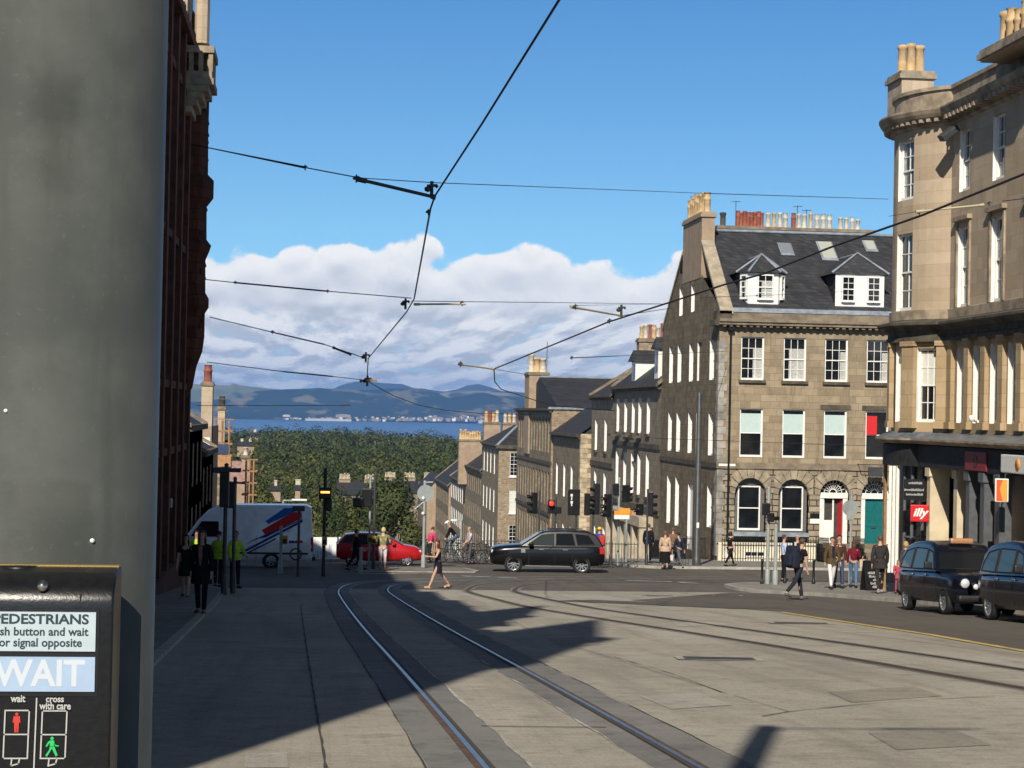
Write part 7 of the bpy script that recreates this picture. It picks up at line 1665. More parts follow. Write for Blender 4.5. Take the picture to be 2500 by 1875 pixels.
def red_car():
    y = 83.0; p = ony(924, 1380, y); e = empty('red_car', (p.x, y, gz(y)), 0, 'bright red hatchback waiting behind the lady in white trousers', 'car'); m = paint('bright_red_paint', (.42, .010, .014)); wl = (1.22, -1.20); r = .30
    rg = [ring(*a) for a in ((1.92, .36, .62, .5, .58), (1.86, .28, .74, .66, .76), (1.6, .24, .84, .74, .83), (1.0, .22, .94, .77, .86), (.4, .22, .96, .77, .86), (-1.2, .22, .98, .77, .86), (-1.7, .28, .97, .74, .83), (-1.90, .36, .88, .62, .72))]
    body_with_arches('body', rg, wl, r, .2, m, e)
    hw = cabin(e, [(1.12, .90), (.25, 1.38), (-.1, 1.45), (-.9, 1.46), (-1.5, 1.38), (-1.86, .95)], .80, .60, m)
    side_panel(e, hw, [(.78, .98), (.22, 1.32), (-.25, 1.38), (-.25, .98)], 'window', M['clearglass'], frame=.012); side_panel(e, hw, [(-.34, .98), (-.34, 1.38), (-1.0, 1.38), (-1.15, .98)], 'window', M['carglass'], frame=.012); side_panel(e, hw, [(-1.25, 1.0), (-1.1, 1.36), (-1.45, 1.32), (-1.68, 1.04)], 'window', M['carglass'])
    cross_panel(e, hw, (1.06, .95), (.30, 1.36), .08, 'windscreen', M['clearglass']); cross_panel(e, hw, (-1.83, 1.0), (-1.54, 1.35), .1, 'rear_window', M['carglass'])
    for xx in wl:
        for s in (1, -1): wheel(e, xx, s*.74, r, .19, s, 8)
    pair(e, 'headlight', 'headlamp', 1.62, 1.87, .50, .76, .62, .74, .04); pair(e, 'tail_light', 'tail', -1.9, -1.74, .64, .80, .74, .98, .03); pair(e, 'mirror', m, .55, .70, .84, 1.0, .95, 1.08, .04)
    for xx in (.05, -.85): pair(e, 'door_handle', m, xx-.09, xx+.09, .855, .875, .84, .87, .008)
    seams(e, .858, (.72, -.30, -1.15), .30, .94)
red_car()

def white_van():
    y = 79.2; p = ony(592, 1388, y); L_ = 5.55; e = empty('white_van', (p.x, y, gz(y)), R(180), 'white high roofed van with a red and blue diagonal stripe, standing in shade', 'van'); e.scale = (1.06, 1, 1); m = paint('white_van_paint', (.80, .81, .83)); wl = (1.75, -1.0-.15); r = .35
    rg = [ring(*a) for a in ((2.74, .45, .85, .6, .7), (2.66, .34, 1.02, .78, .88), (2.4, .30, 1.12, .84, .95), (1.9, .28, 1.3, .88, .98), (1.2, .28, 1.45, .9, .99), (-2.5, .28, 1.5, .9, .99), (-2.74, .30, 1.5, .88, .97), (-2.78, .42, 1.4, .8, .9))]
    body_with_arches('body', rg, wl, r, .24, m, e)
    hw = cabin(e, [(2.25, 1.25), (1.75, 2.0), (1.40, 2.40), (1.0, 2.60), (.4, 2.66), (-2.5, 2.68), (-2.70, 2.58), (-2.77, 1.3)], .97, .83, m, .09, 'upper_body')
    side_panel(e, hw, [(2.0, 1.34), (1.60, 1.96), (.95, 1.96), (.95, 1.34)], 'window', M['carglass'], frame=.016); cross_panel(e, hw, (2.17, 1.38), (1.78, 1.96), .08, 'windscreen', M['carglass'])
    for xx in wl:
        for s in (1, -1): wheel(e, xx, s*.86, r, .23, s, 6, .62, 'galv')
    # stripes on the side that faces the camera (local +y, because the van heads west)
    yl = lambda z: (hw(z) if z > 1.3 else .99)+.035
    def stripe(pts, mm, name='stripe', off=0):
        Q = []
        for px, py in pts: q = ony(380+px/3.16, 1000+py/3.16, y-.98); Q.append((-(q.x-p.x)/1.06, q.z-gz(y)))
        mb = MB(); mb.poly([(x, yl(z)+off, z) for x, z in Q]); mb.build(name, mm, e, norm=False)
    rd = mat('van_red_stripe', (.62, .035, .03), .6, spec=.1); bl = mat('van_blue_stripe', (.015, .14, .50), .6, spec=.1); pu = mat('van_purple_stripe', (.05, .04, .26), .6, spec=.1)
    stripe([(845, 862), (872, 882), (1085, 782), (1068, 757), (992, 762)], bl); stripe([(818, 930), (850, 972), (985, 905), (1128, 838), (1128, 792), (1060, 790)], rd); stripe([(660, 1095), (665, 1112), (1135, 868), (1133, 850)], pu, off=.002); stripe([(690, 1040), (760, 1000), (850, 985), (1133, 842), (1133, 850)], pu, off=.004); stripe([(668, 1120), (672, 1130), (930, 1000), (925, 990)], pu, off=.002)
    stripe([(1028, 1010), (1070, 1010), (1070, 1030), (1028, 1030)], pu, 'small_mark'); stripe([(1074, 1010), (1135, 1008), (1135, 1028), (1074, 1030)], rd, 'small_mark')
    seams(e, .992, (.8, -.55), .4, 1.4); pair(e, 'tail_light', 'tail', -2.80, -2.70, .80, .97, .75, 1.35, .02); pair(e, 'mirror', 'trimblack', 1.55, 1.75, 1.0, 1.25, 1.35, 1.75, .04); bx(e, 'bumper', 'trimblack', -2.9, -2.74, -.85, .85, .36, .52, .03); pair(e, 'side_trim', 'trimblack', -2.6, 2.2, .975, 1.0, .62, .70, .01)
white_van()
finish_cuts()
def white_boards():
    y = 88.0
    for i, (a, b, lab) in enumerate(((753, 822, 'glaring white advertising board with grey marks beside the rear of the van'), (826, 882, 'glaring white advertising board with grey marks beside the red car'))):
        p = ony(a, 1370, y); q = ony(b, 1370, y); zt = ony(a, 1311, y).z; e = empty('advertising_board', ((p.x+q.x)/2, y, gz(y)), 0, lab, 'board', 'white advertising boards'); w = (q.x-p.x)/2; zb = p.z-gz(y); h = zt-gz(y)
        mb = MB(); mb.box(-w, w, -.03, .03, zb, h); mb.build('panel', mat('white_board', (.80, .80, .80), .5), e)
        rnd = random.Random(i+3); mb = MB()
        for k in range(9): x = -w*.7+1.4*w*k/9+rnd.uniform(-.03, .03); z0 = zb+(h-zb)*rnd.uniform(.12, .3); mb.box(x, x+rnd.uniform(.03, .08), -.034, -.03, z0, z0+(h-zb)*rnd.uniform(.15, .45))
        mb.build('grey_marks', mat('grey_board_print', (.42, .46, .55), .5), e)
        mb = MB(); mb.box(-w*.9, -w*.8, -.02, .02, -.1, zb); mb.box(w*.8, w*.9, -.02, .02, -.1, zb); mb.box(-w, w, -.04, .04, zb-.06, zb); mb.build('frame', M['trimblack'], e)
white_boards()
# ---- bicycles leaning on the railing beyond the crossing
def bicycle(name, loc, rz, label, group=None, lean=0., col='trimblack'):
    e = empty(name, loc, rz, label, 'bicycle', group); e.rotation_euler = (lean, 0, rz); r = .34
    for x in (-.52, .52):
        w = bpy.data.objects.new('wheel', None); COL.objects.link(w); w.parent = e; w.location = (x, 0, r); Mx = Matrix.Rotation(R(90), 4, 'X')
        mb = MB(); mb.lathe([(r-.035, -.015), (r-.01, -.02), (r, 0), (r-.01, .02), (r-.035, .015), (r-.035, -.015)], 26, M=Mx); mb.build('tyre', M['tyre'], w)
        mb = MB()
        for k in range(14): a = 2*math.pi*k/14; mb.tube((0, .02*(-1)**k, 0), ((r-.03)*math.cos(a), 0, (r-.03)*math.sin(a)), .004, n=4)
        mb.lathe([(.025, -.04), (.025, .04)], 8, M=Mx); mb.build('spokes', M['galv'], w)
    mb = MB(); bb, st, hd, hb = (-.06, 0, .29), (-.20, 0, .80), (.36, 0, .82), (.40, 0, .62)
    for a, b in ((bb, st), (st, hd), (bb, hb), (hd, hb), (bb, (-.52, 0, r)), ((-.17, 0, .74), (-.52, 0, r)), (hb, (.52, 0, r)), (st, (-.22, 0, .92)), (hd, (.34, 0, .98))): mb.tube(a, b, .017, n=7)
    mb.build('frame', M[col], e); mb = MB(); mb.tube((.34, -.26, 1.0), (.34, .26, 1.0), .014, n=7); mb.tube((.34, -.26, 1.0), (.44, -.26, .98), .014, n=6); mb.tube((.34, .26, 1.0), (.44, .26, .98), .014, n=6); mb.build('handlebar', M['trimblack'], e)
    mb = MB(); mb.bbox(-.34, -.10, -.07, .07, .91, .96, .02); mb.build('saddle', M['trimblack'], e); mb = MB(); mb.tube((-.06, -.08, .29), (-.06, .08, .29), .03, n=10); mb.tube((-.06, .08, .29), (.06, .1, .16), .01, n=6); mb.tube((-.06, -.08, .29), (-.18, -.1, .42), .01, n=6); mb.build('crank', M['galv'], e); return e
for i, (px, y, rz, lab) in enumerate(((1150, 85.6, -8, 'dark bicycle leaning on the railing just ahead of the man in the pale shirt'), (1172, 85.3, -12, 'dark bicycle against the railing before the black car bonnet'), (1196, 85.0, -6, 'dark bicycle half hidden by the black car bonnet'), (1128, 85.9, -10, 'dark bicycle at the far end of the railing behind the walking woman'))):
    p = ony(px, 1370, y); bicycle('bicycle', (p.x, y-.25, gz(y)+.01), R(rz), lab, 'bicycles leaning on the railing', R(-6), ('trimblack', 'iron', 'trimblack', 'iron')[i])
# ------------------------------------------------------------------ people
SKINQ = []
def skin(name, nodes, edges, mats, parent, sub=1, root=0):
    me = bpy.data.meshes.new(name); me.from_pydata([tuple(n[0]) for n in nodes], edges, []); me.materials.append(mats); o = link(name, me, parent)
    md = o.modifiers.new('skin', 'SKIN'); md.use_smooth_shade = True; md.branch_smoothing = .3
    for v, n in zip(me.skin_vertices[0].data, nodes): r = n[1]; v.radius = (r, r) if not isinstance(r, tuple) else r; v.use_root = False
    me.skin_vertices[0].data[root].use_root = True
    s = o.modifiers.new('sub', 'SUBSURF'); s.levels = s.render_levels = sub; SKINQ.append(o); return o
def finish_skins():
    dg = C.evaluated_depsgraph_get(); dg.update()
    for o in SKINQ:
        me = bpy.data.meshes.new_from_object(o.evaluated_get(dg)); 
        mt = o.data.materials[0]; o.modifiers.clear(); o.data = me
        if not me.materials: me.materials.append(mt)
        for p in me.polygons: p.use_smooth = True
    SKINQ.clear()
CLOTH = {}
def cloth(col, name='cloth'):
    k = tuple(col)
    if k not in CLOTH: CLOTH[k] = mat(name+'_fabric', col, .85, var=.18, vs=9, bump=.25, bs=60, spec=.15)
    return CLOTH[k]
SK = mat('pale_skin', (.52, .31, .22), .5, var=.06, vs=12, spec=.3); EYE_M = mat('eye_and_brow', (.03, .022, .02), .4); LIP = mat('lips', (.35, .12, .10), .5); SHOE = mat('dark_shoe_leather', (.02, .017, .015), .5)
def person(label, loc, rz, h=1.72, legs=((4, 0), (-4, 3)), arms=((4, 8, 8), (-4, 8, 8)), lean=0., outfit=None, turn=0., build=1.0, group=None):
    """legs: (hip, knee) left and right; arms: (swing, spread, elbow) left and right, degrees; faces local +y"""
    o = dict(top=(.1, .1, .12), sleeves='long', bottom='trousers', bcol=(.03, .03, .04), hair='short', hcol=(.05, .03, .02), shoes=SHOE, coat=0., tcol2=None, skirt=.55); o.update(outfit or {})
    s = h/1.75; e = empty('person', loc, rz, label, 'person', group); e.scale = (s, s, s)
    V3 = Vector; b = build
    pel = V3((0, 0, .93)); rl = Matrix.Rotation(-R(lean), 4, 'X')
    up = lambda x, y, z: pel+rl @ (V3((x, y, z))-pel)
    J = {}
    low = 9
    for i, sd in enumerate((-1, 1)):
        a, k = R(legs[i][0]), R(legs[i][1]); hip = V3((sd*.092, 0, .90)); kn = hip+.43*V3((0, math.sin(a), -math.cos(a))); an = kn+.42*V3((0, math.sin(a-k), -math.cos(a-k))); f = a-k; toe = an+V3((sd*.02, .17*math.cos(f*.6), -.055+.10*math.sin(max(0, f))-.10*max(0, math.sin(-f))*.9)); heel = an+V3((0, -.05, -.05))
        J[i] = (hip, kn, an, toe, heel); low = min(low, an.z-.085, toe.z-.035)
    dz = -low
    sh = lambda v: v+V3((0, 0, dz))
    A = {}
    for i, sd in enumerate((-1, 1)):
        a, sp, el = [R(q) for q in arms[i]]; s0 = V3((sd*.165*b, 0, 1.405)); d1 = V3((sd*math.sin(sp), math.sin(a), -math.cos(a)*math.cos(sp))).normalized(); e1 = s0+.29*d1; d2 = V3((sd*math.sin(sp)*.4-sd*.10*math.sin(el), math.sin(a+el), -math.cos(a+el))).normalized(); w = e1+.25*d2
        A[i] = [s0, e1, w, d2, sd]
    # ---- the body: one continuous surface
    N = []; E = []
    def add(co, r, to=None): N.append((sh(co), r)); (E.append((to, len(N)-1)) if to is not None else None); return len(N)-1
    ip = add(pel, (.125*b, .095)); ib = add(up(0, 0, 1.09), (.115*b, .085), ip); ic = add(up(0, 0, 1.29), (.135*b, .095), ib); ink = add(up(0, .0, 1.45), .060, ic); in2 = add(up(0, .012, 1.51), .054, ink)
    ih = add(up(0, .03, 1.575), (.066, .076), in2); ih2 = add(up(0, .018, 1.645), (.078, .092), ih); add(up(0, .008, 1.712), (.062, .074), ih2)
    for i in (0, 1):
        s0, e1, w, d2, sd = A[i]; rot = lambda v: pel+rl @ (v-pel); s0, e1, w = rot(s0), rot(e1), rot(w); d2 = (rl @ d2).normalized(); A[i] = [s0, e1, w, d2, sd]
        a1 = add(s0, .056, ic); a2 = add(e1, .040, a1); a3 = add(w, .028, a2); pm = w+d2*.055; a4 = add(pm, (.036, .018), a3)
        side = V3((1, 0, 0)); fwd = d2.cross(side).normalized()
        for q, (off, ln) in enumerate(((-.027, .062), (-.009, .072), (.009, .068), (.027, .054))): # four fingers, unequal and slightly bent
            k0 = pm+d2*.035+fwd*off; k1 = k0+d2*ln*.55; k2 = k1+(d2*.8-side*sd*.6).normalized()*ln*.45; f1 = add(k0, .0095, a4); f2 = add(k1, .0088, f1); add(k2, .0075, f2)
        t0 = w+d2*.03+fwd*.034; t1 = t0+(d2*.7+fwd*.7).normalized()*.035; tb = add(t0, .011, a4); add(t1, .009, tb)
        hip, kn, an, toe, heel = J[i]; l1 = add(hip, .082*b, ip); l2 = add(kn, .052, l1); lc = add(kn.lerp(an, .35)+V3((0, -.012, 0)), .052, l2); l3 = add(an, .036, lc); add(an.lerp(toe, .8), (.030, .020), l3)
    skin('body', N, E, o.get('skin', SK), e)
    # ---- face
    Hc = up(0, .02, 1.64); Rt = rl @ Matrix.Rotation(R(turn), 4, 'Z'); MF = Matrix.Translation(sh(Hc)) @ Rt
    mb = MB()
    for sd in (-1, 1): mb.lathe([(0, -.008), (.011, -.004), (.011, .004), (0, .008)], 8, (sd*.031, .078, -.003), 0, MF); mb.box(sd*.031-.016, sd*.031+.016, .076, .088, .016, .022, 0, MF)
    mb.build('eyes', EYE_M, e); mb = MB(); mb.add([MF @ V3(v) for v in ((-.013, .075, -.034), (.013, .075, -.034), (0, .108, -.032), (0, .08, .012))], ((0, 1, 2), (0, 2, 3), (2, 1, 3), (0, 3, 1)), 0, True)
    for sd in (-1, 1): mb.lathe([(0, -.03), (.012, -.015), (.016, .012), (0, .03)], 8, (sd*.078, .0, -.015), 0, MF)
    mb.build('nose_and_ears', o.get('skin', SK), e); mb = MB(); mb.box(-.02, .02, .074, .086, -.058, -.049, 0, MF); mb.build('mouth', LIP, e)
    # ---- hair or headgear
    def blob(name, c, r, m, cut=None, sub=2):
        bm = bmesh.new(); bmesh.ops.create_icosphere(bm, subdivisions=sub, radius=1); rnd = random.Random(len(label))
        for v in bm.verts:
            k = 1+rnd.uniform(-.05, .05); v.co = V3((v.co.x*r[0]*k+c[0], v.co.y*r[1]*k+c[1], v.co.z*r[2]*k+c[2]))
        if cut: bmesh.ops.delete(bm, geom=[v for v in bm.verts if cut(v.co)], context='VERTS')
        mb = MB(); mb.bm(bm, 0, MF, smooth=True); bm.free(); return mb.build(name, m, e)
    hm = mat('hair', o['hcol'], .6, var=.3, vs=40) if ('hair', o['hcol']) not in CLOTH else CLOTH[('hair', o['hcol'])]; CLOTH[('hair', o['hcol'])] = hm
    hs = o['hair']; face = lambda v: v.y > .055 and v.z < .045
    if hs in ('short', 'long', 'pony', 'bob'): blob('hair', (0, -.012, .022), (.090, .105, .098), hm, lambda v: face(v) or v.z < -.06)
    if hs == 'long': blob('long_hair', (0, -.055, -.10), (.092, .055, .17), hm); [blob('hair_lock', (q*.075, .015, -.10), (.024, .04, .13), hm, sub=1) for q in (-1, 1)]
    if hs == 'bob': blob('hair_bob', (0, -.035, -.02), (.105, .09, .10), hm, face)
    if hs == 'pony': blob('pony_tail', (0, -.14, -.03), (.032, .045, .11), hm)
    if hs == 'cap': blob('cap', (0, -.002, .045), (.094, .11, .078), cloth(o['hcol'])); bxm = MB(); bxm.box(-.06, .06, .08, .17, .035, .05, 0, MF); bxm.build('cap_peak', cloth(o['hcol']), e)
    if hs == 'helmet': blob('helmet', (0, -.01, .05), (.105, .14, .085), mat('pale_helmet', (.7, .72, .72), .3, coat=.5), lambda v: v.z < .01)
    if hs == 'hat': blob('hat', (0, 0, .055), (.092, .10, .07), cloth(o['hcol'])); q = MB(); q.lathe([(.09, .02), (.155, .012), (.155, .022), (.09, .035)], 16, (0, 0, 0), 0, MF); q.build('hat_brim', cloth(o['hcol']), e)
    # ---- clothes
    tm = cloth(o['top']); g = .020+.012*(o['coat'] > 0)
    N2 = [(sh(up(0, 0, .93)), (.132*b+g, .105+g)), (sh(up(0, 0, 1.09)), (.118*b+g, .09+g)), (sh(up(0, 0, 1.30)), (.138*b+g, .10+g)), (sh(up(0, 0, 1.435)), (.070+g*.6, .066+g*.6))]; E2 = [(0, 1), (1, 2), (2, 3)]
    for i in (0, 1):
        s0, e1, w, d2, sd = A[i]; k = len(N2); N2.append((sh(s0), .060+g*.8)); E2.append((2, k))
        if o['sleeves'] == 'long': N2 += [(sh(e1), .046+g*.7), (sh(w-d2*.0), .035+g*.5)]; E2 += [(k, k+1), (k+1, k+2)]
        elif o['sleeves'] == 'short': N2.append((sh(s0.lerp(e1, .62)), .050+g*.8)); E2.append((k, k+1))
    skin({'coat': 'coat'}.get('coat') if o['coat'] > .25 else 'top', N2, E2, tm, e)
    if o['tcol2']:
        mb = MB(); pts = [(-.05, 1.44), (.05, 1.44), (.035, 1.12), (0, .99), (-.035, 1.12)]; mb.poly([sh(up(x, .145 if z > 1.0 else .15, z)) for x, z in pts]); mb.build('shirt_front', cloth(o['tcol2']), e)
    def tube_skirt(name, m, z0, z1, r0, r1, sway=0., folds=.05):
        mb = MB(); n = 20; rings = []
        for j in range(6):
            t = j/5; z = z0+(z1-z0)*t; rr = r0+(r1-r0)*t**.8; rings.append([sh(V3((rr*1.12*math.cos(2*math.pi*k/n)*b*(1+folds*t*math.sin(5*k)), rr*.80*math.sin(2*math.pi*k/n)*(1+folds*t*math.cos(4*k))+sway*t*t, z))) for k in range(n)])
        mb.add(sum(rings, []), [(j*n+k, j*n+(k+1) % n, (j+1)*n+(k+1) % n, (j+1)*n+k) for j in range(5) for k in range(n)], 0, True); mb.build(name, m, e)
    if o['coat'] > 0: tube_skirt('coat_hem' if o['coat'] > .25 else 'jacket_hem', tm, 1.04, .97-o['coat'], .155, .175+o['coat']*.10)
    if o['bottom'] == 'skirt': tube_skirt('skirt', cloth(o['bcol']), 1.02, .95-o['skirt'], .135, .17+.05*o['skirt'])
    if o['bottom'] in ('trousers', 'crop'):
        N3 = [(sh(V3((0, 0, 1.0))), (.128*b, .102))]; E3 = []
        for i in (0, 1):
            hip, kn, an, toe, heel = J[i]; k = len(N3); end = an if o['bottom'] == 'trousers' else kn.lerp(an, .55); N3 += [(sh(hip), .092*b), (sh(kn), .066), (sh(end+V3((0, 0, .01))), .056 if o['bottom'] == 'trousers' else .066)]; E3 += [(0, k), (k, k+1), (k+1, k+2)]
        skin('trousers', N3, E3, cloth(o['bcol']), e)
    for i in (0, 1):
        hip, kn, an, toe, heel = J[i]; a0 = 0
        skin('shoe', [(sh(heel+V3((0, -.01, .008))), (.056, .052)), (sh(an.lerp(toe, .45)+V3((0, 0, -.006))), (.060, .054)), (sh(toe+V3((0, .025, .002))), (.056, .040))], [(0, 1), (1, 2)], o['shoes'], e)
    e['_dz'] = dz
    J2 = {'hand': [e.matrix_basis @ sh(A[i][2]+A[i][3]*.09) for i in (0, 1)], 'back': e.matrix_basis @ sh(up(0, -.16, 1.27)), 'e': e, 'shoulder': [e.matrix_basis @ sh(A[i][0]) for i in (0, 1)]}
    J2['rz'] = rz; return J2
def P(px, py, y=None, dz=0.):
    p = G(px, py) if y is None else ony(px, py, y); return Vector((p.x, p.y, gz(p.y)+dz))
WALK = dict(legs=((24, 6), (-20, 16)), arms=((-16, 8, 10), (20, 8, 22))); WALK2 = dict(legs=((-18, 18), (22, 4)), arms=((18, 8, 20), (-16, 8, 12)))
CAMW, LEFT, RIGHT, AWAY = R(174), R(90), R(-90), R(-6)
def bag(name, loc, label, m, kind='hand', rz=0., sc=1., cat='bag'):
    e = empty(name, loc, rz, label, cat); 
    if kind == 'pack':
        mb = MB(); mb.bbox(-.15*sc, .15*sc, -.12*sc, .10*sc, -.26*sc, .24*sc, .07*sc); mb.build('main_pocket', m, e); mb = MB(); mb.bbox(-.11*sc, .11*sc, -.19*sc, -.10*sc, -.20*sc, .06*sc, .04*sc); mb.build('front_pocket', m, e)
        for s in (-1, 1): mb = MB(); mb.path([(s*.10, .08, .22), (s*.12, .22, .20), (s*.13, .30, .02), (s*.12, .10, -.18)], .018); mb.build('strap', m, e)
    else:
        mb = MB(); w, d, hh = .17*sc, .06*sc, .30*sc
        mb.add([(-w*.8, -d, -hh-.06), (w*.8, -d, -hh-.06), (w*.8, d, -hh-.06), (-w*.8, d, -hh-.06), (-w, -d*1.2, -.12), (w, -d*1.2, -.12), (w, d*1.2, -.12), (-w, d*1.2, -.12)], ((0, 1, 2, 3), (0, 4, 5, 1), (1, 5, 6, 2), (2, 6, 7, 3), (3, 7, 4, 0), (4, 7, 6, 5))); mb.build('bag_body', m, e)
        mb = MB(); mb.path([(-w*.6, 0, -.13), (-w*.35, 0, -.02), (0, 0, .0), (w*.35, 0, -.02), (w*.6, 0, -.13)], .008); mb.build('handle', m, e)
    return e
def crowd():
    shw = mat('white_shoe', (.6, .58, .55), .6)
    # --- shaded side
    person('woman with long reddish hair in a dark coat walking along the shaded kerb', P(490, 1503), CAMW-R(4), 1.76, ((10, 2), (-6, 10)), ((4, 10, 14), (-6, 10, 12)), 0, dict(top=(.012, .011, .013), coat=.34, bottom='trousers', bcol=(.008, .008, .010), hair='long', hcol=(.075, .022, .012), tcol2=(.25, .13, .10)))
    person('woman in a dark dress holding a hand up, half hidden behind the long haired woman', P(452, 1462), CAMW, 1.70, ((12, 3), (-12, 14)), ((40, 14, 80), (5, 10, 20)), 0, dict(top=(.015, .014, .016), sleeves='short', bottom='skirt', bcol=(.012, .012, .014), skirt=.34, hair='long', hcol=(.03, .018, .012)))
    hv = (.42, .62, .05)
    person('man in a yellow green high visibility jacket nearest the two shaded posts', P(573, 1434, 60.5), CAMW+R(35), 1.84, ((3, 0), (-3, 3)), ((8, 14, 50), (4, 12, 30)), 0, dict(top=hv, coat=.12, bcol=(.012, .013, .018), hair='short', hcol=(.015, .012, .01)))
    person('man in a high visibility jacket and dark red cap behind the long haired woman', P(531, 1436, 61.5), R(-20), 1.82, ((3, 0), (-4, 3)), ((10, 12, 60), (4, 12, 20)), 0, dict(top=hv, coat=.10, bcol=(.012, .013, .018), hair='cap', hcol=(.09, .012, .012)))
    person('third figure in a high visibility vest beside the cab window of the white van', P(478, 1420, 66.), CAMW, 1.74, ((2, 0), (-2, 2)), ((5, 10, 30), (5, 10, 20)), 0, dict(top=hv, sleeves='short', bcol=(.02, .02, .03), hair='short'))
    person('dark clothed person walking past the rear of the red car', P(868, 1392, 76.5), RIGHT, 1.72, WALK['legs'], WALK['arms'], 0, dict(top=(.012, .012, .014), coat=.22, bcol=(.01, .01, .012), hair='short', hcol=(.015, .012, .01)))
    # --- sunlit island
    person('lady with short fair hair in a green top and white cropped trousers seen from behind', P(934, 1396, 76.0, .035), AWAY, 1.74, ((3, 0), (-3, 2)), ((12, 14, 70), (10, 14, 66)), 4, dict(top=(.20, .22, .09), sleeves='short', bottom='crop', bcol=(.74, .66, .64), hair='bob', hcol=(.52, .40, .20), shoes=mat('coral_shoe', (.55, .12, .10), .6)), build=1.3)
    j = person('woman with brown hair in a sleeveless navy dress striding across the tram tracks', P(1068, 1438), LEFT+R(15), 1.70, ((26, 4), (-26, 12)), ((30, 10, 70), (-8, 12, 20)), 2, dict(top=(.014, .013, .028), sleeves='none', bottom='skirt', bcol=(.014, .013, .028), skirt=.36, hair='long', hcol=(.10, .035, .015), shoes=mat('tan_shoe', (.50, .32, .20), .6)), turn=8)
    bag('shoulder_bag', j['hand'][1]+Vector((.12, -.05, .25)), 'dark shoulder bag at the side of the woman striding in the navy dress', mat('dark_blue_leather', (.015, .015, .03), .5), rz=R(100), sc=1.0)
    person('person in a bright pink top beyond the round sign post', P(1048, 1372, 86.0), RIGHT+R(30), 1.66, ((5, 0), (-6, 6)), ((30, 10, 40), (30, 10, 40)), 14, dict(top=(.62, .05, .16), bcol=(.02, .025, .03), hair='short', hcol=(.09, .03, .02)))
    # cyclist in black with pale helmet, on a bicycle
    q = P(1106, 1372, 86.6); bicycle('bicycle', (q.x, q.y, gz(q.y)), R(180), 'bicycle ridden by the man in the black jacket and pale helmet', None, 0, 'trimblack')
    person('man in a black jacket, jeans and a pale helmet riding a bicycle', Vector((q.x+.10, q.y, gz(q.y)+.30)), LEFT, 1.78, ((62, 66), (30, 44)), ((46, 6, 18), (46, 6, 18)), 32, dict(top=(.010, .010, .012), coat=0., bcol=(.07, .15, .22), hair='helmet'))
    person('man in a pale shirt standing among the bicycles at the railing', P(1147, 1374, 84.6), LEFT+R(20), 1.70, ((8, 2), (-8, 8)), ((24, 8, 40), (10, 8, 30)), 4, dict(top=(.46, .47, .58), sleeves='short', bcol=(.09, .09, .11), hair='short', hcol=(.35, .25, .14)))
    # --- pavement before the corner block
    j = person('walker in a blue top and yellow hat behind the rear of the black car', P(1462, 1385, 82.0, .1), AWAY, 1.70, ((4, 0), (-6, 6)), ((5, 10, 20), (5, 10, 20)), 0, dict(top=(.03, .07, .32), bcol=(.04, .05, .08), hair='hat', hcol=(.62, .48, .05)))
    bag('red_rucksack', j['back']+Vector((.1, -.08, -.12)), 'red rucksack on the walker in blue behind the black car', mat('red_nylon', (.42, .03, .03), .7), 'pack', AWAY)
    person('man in a dark suit seen from behind on the pavement before the stone porch', P(1582, 1378, 86.0, .12), AWAY, 1.80, ((4, 0), (-4, 3)), ((3, 8, 12), (-3, 8, 12)), 0, dict(top=(.012, .013, .022), coat=.16, bcol=(.012, .012, .016), hair='short', hcol=(.10, .07, .05)))
    j = person('lady in a cream jacket and long black skirt seen from behind', P(1623, 1391, 81.2), AWAY, 1.68, ((4, 2), (-5, 6)), ((4, 8, 12), (-3, 8, 12)), 0, dict(top=(.50, .36, .25), coat=.16, bottom='skirt', bcol=(.010, .010, .010), skirt=.66, hair='short', hcol=(.16, .09, .06)), build=1.15)
    bag('carrier_bag', j['hand'][1]+Vector((.10, 0, -.02)), 'white carrier bag in the hand of the lady in the cream jacket', mat('white_plastic', (.72, .62, .58), .5), rz=R(70))
    person('man in a brown jacket just beyond the lady in cream', P(1642, 1384, 83.6, .12), AWAY+R(10), 1.74, WALK['legs'], WALK['arms'], 0, dict(top=(.20, .12, .08), coat=.12, bcol=(.02, .02, .025), hair='short', hcol=(.12, .07, .05)))
    person('woman in a navy top leaning forward beside the lady in cream', P(1658, 1387, 82.6), LEFT+R(-60), 1.66, WALK2['legs'], WALK2['arms'], 8, dict(top=(.02, .025, .05), bcol=(.10, .11, .13), hair='short', hcol=(.02, .016, .014)))
    j = person('stout woman all in black walking before the cream basement wall', P(1782, 1389, 83.0, .1), RIGHT+R(25), 1.62, WALK['legs'], ((12, 16, 25), (-10, 16, 20)), 0, dict(top=(.012, .012, .013), sleeves='short', bcol=(.010, .010, .011), hair='bob', hcol=(.02, .012, .01)), build=1.2)
    bag('carrier_bag', j['hand'][0]+Vector((-.12, 0, 0)), 'white carrier bag carried by the stout woman in black', mat('white_plastic_bag', (.78, .76, .74), .5), rz=R(10), sc=1.1)
    # --- by the cafe
    person('man in a pale blue shirt and dark trousers standing behind the kerb posts', P(1912, 1412, 71., .0), RIGHT, 1.78, ((3, 0), (-3, 3)), ((20, 8, 60), (8, 8, 40)), 0, dict(top=(.42, .50, .70), bcol=(.010, .010, .013), hair='short', hcol=(.06, .03, .02)))
    person('bald man in a dark jacket and light collar beyond the man with the backpack', P(1946, 1408, 72., .0), LEFT+R(40), 1.80, ((4, 0), (-4, 3)), ((6, 8, 20), (-4, 8, 20)), 0, dict(top=(.02, .025, .035), coat=.15, bcol=(.012, .012, .015), hair='none', tcol2=(.6, .6, .6)))
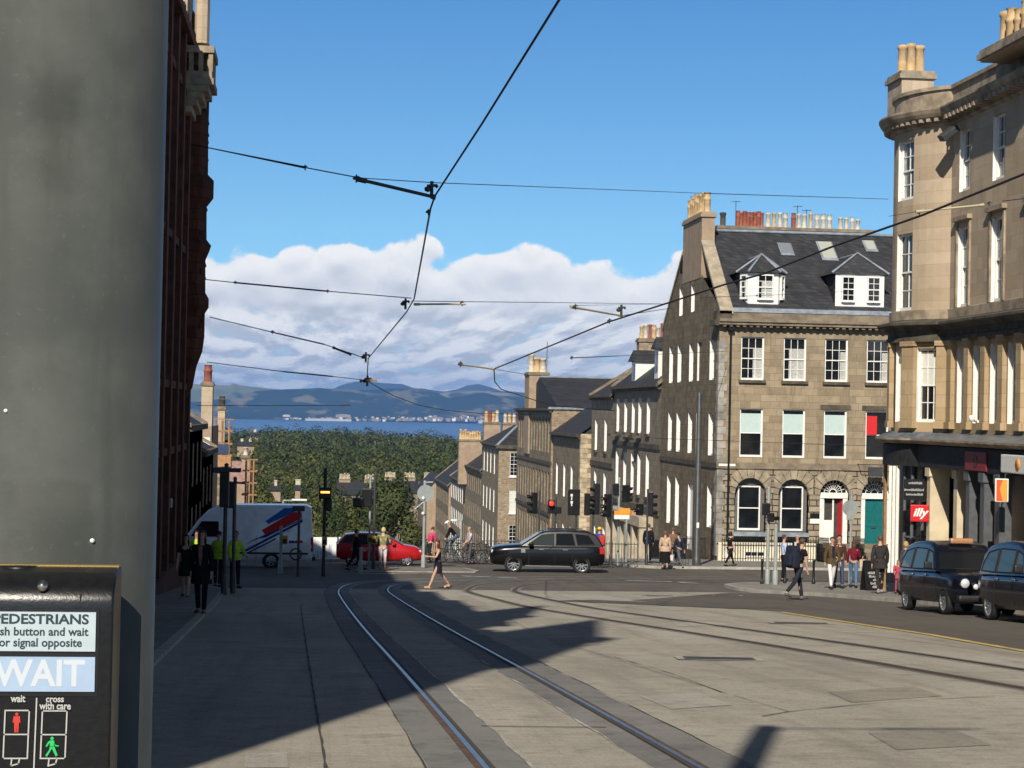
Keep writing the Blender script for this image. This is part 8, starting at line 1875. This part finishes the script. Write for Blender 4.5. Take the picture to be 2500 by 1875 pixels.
    j = person('man in black tee shirt and dark jeans with a big backpack striding over the road', P(1948, 1466), RIGHT+R(28), 1.86, ((20, 10), (-30, 18)), ((6, 8, 10), (10, 8, 14)), 10, dict(top=(.010, .010, .011), sleeves='short', bcol=(.022, .025, .036), hair='short', hcol=(.07, .045, .03), shoes=mat('grey_trainer', (.10, .11, .11), .7)))
    bag('backpack', j['back']+Vector((-.10, -.06, -.06)), 'large dark navy backpack on the man striding over the road', mat('navy_nylon', (.012, .016, .035), .75, var=.3, vs=9, bump=.3), 'pack', RIGHT+R(28), 1.35)
    person('man in an open olive jacket, navy shirt and white trousers walking toward the taxis', P(2030, 1447, None, .12), CAMW+R(8), 1.80, ((-16, 12), (18, 4)), ((8, 12, 20), (-8, 12, 14)), 0, dict(top=(.085, .060, .028), coat=.12, tcol2=(.015, .017, .04), bcol=(.72, .69, .68), hair='short', hcol=(.03, .02, .015), shoes=SHOE))
    person('man in a brown shirt and blue jeans close behind the man in white trousers', P(2047, 1440, 63.4, .12), CAMW, 1.84, ((12, 3), (-12, 12)), ((5, 8, 14), (-5, 8, 14)), 0, dict(top=(.07, .028, .020), bcol=(.045, .075, .16), hair='short', hcol=(.02, .014, .012)))
    j = person('girl with long brown hair in a maroon check top and blue jeans walking away', P(2083, 1443, None, .12), AWAY-R(10), 1.66, ((16, 4), (-14, 14)), ((6, 10, 14), (10, 12, 50)), 0, dict(top=(.16, .012, .025), bcol=(.085, .17, .30), hair='long', hcol=(.085, .04, .022), shoes=SHOE))
    bag('tote_bag', j['shoulder'][1]+Vector((.16, -.06, -.22)), 'cream tote bag on the shoulder of the girl in maroon', mat('cream_canvas', (.62, .48, .34), .8, var=.1), rz=R(60), sc=1.15)
    person('man in a charcoal suit seen from behind walking up the cafe pavement', P(2147, 1458, None, .12), AWAY, 1.86, ((-14, 14), (14, 3)), ((-6, 10, 10), (8, 10, 14)), 0, dict(top=(.035, .032, .032), coat=.22, bcol=(.030, .028, .028), hair='short', hcol=(.10, .06, .045), shoes=mat('grey_shoe', (.25, .25, .27), .6)), build=1.1)
    person('fair haired woman in a grey jacket beside the first taxi', P(2210, 1447, 58.6, .12), CAMW-R(150), 1.66, ((10, 2), (-8, 10)), ((4, 10, 14), (-4, 10, 14)), 0, dict(top=(.05, .052, .055), coat=.10, bcol=(.22, .20, .18), hair='bob', hcol=(.42, .27, .11)))
    person('small child in a pink coat holding on beside the first taxi', P(2192, 1446, 58.0, .12), CAMW, 1.06, ((6, 2), (-6, 6)), ((10, 14, 20), (40, 20, 20)), 0, dict(top=(.42, .06, .10), coat=.2, bcol=(.35, .08, .12), hair='long', hcol=(.14, .08, .05)))
crowd()
finish_skins()
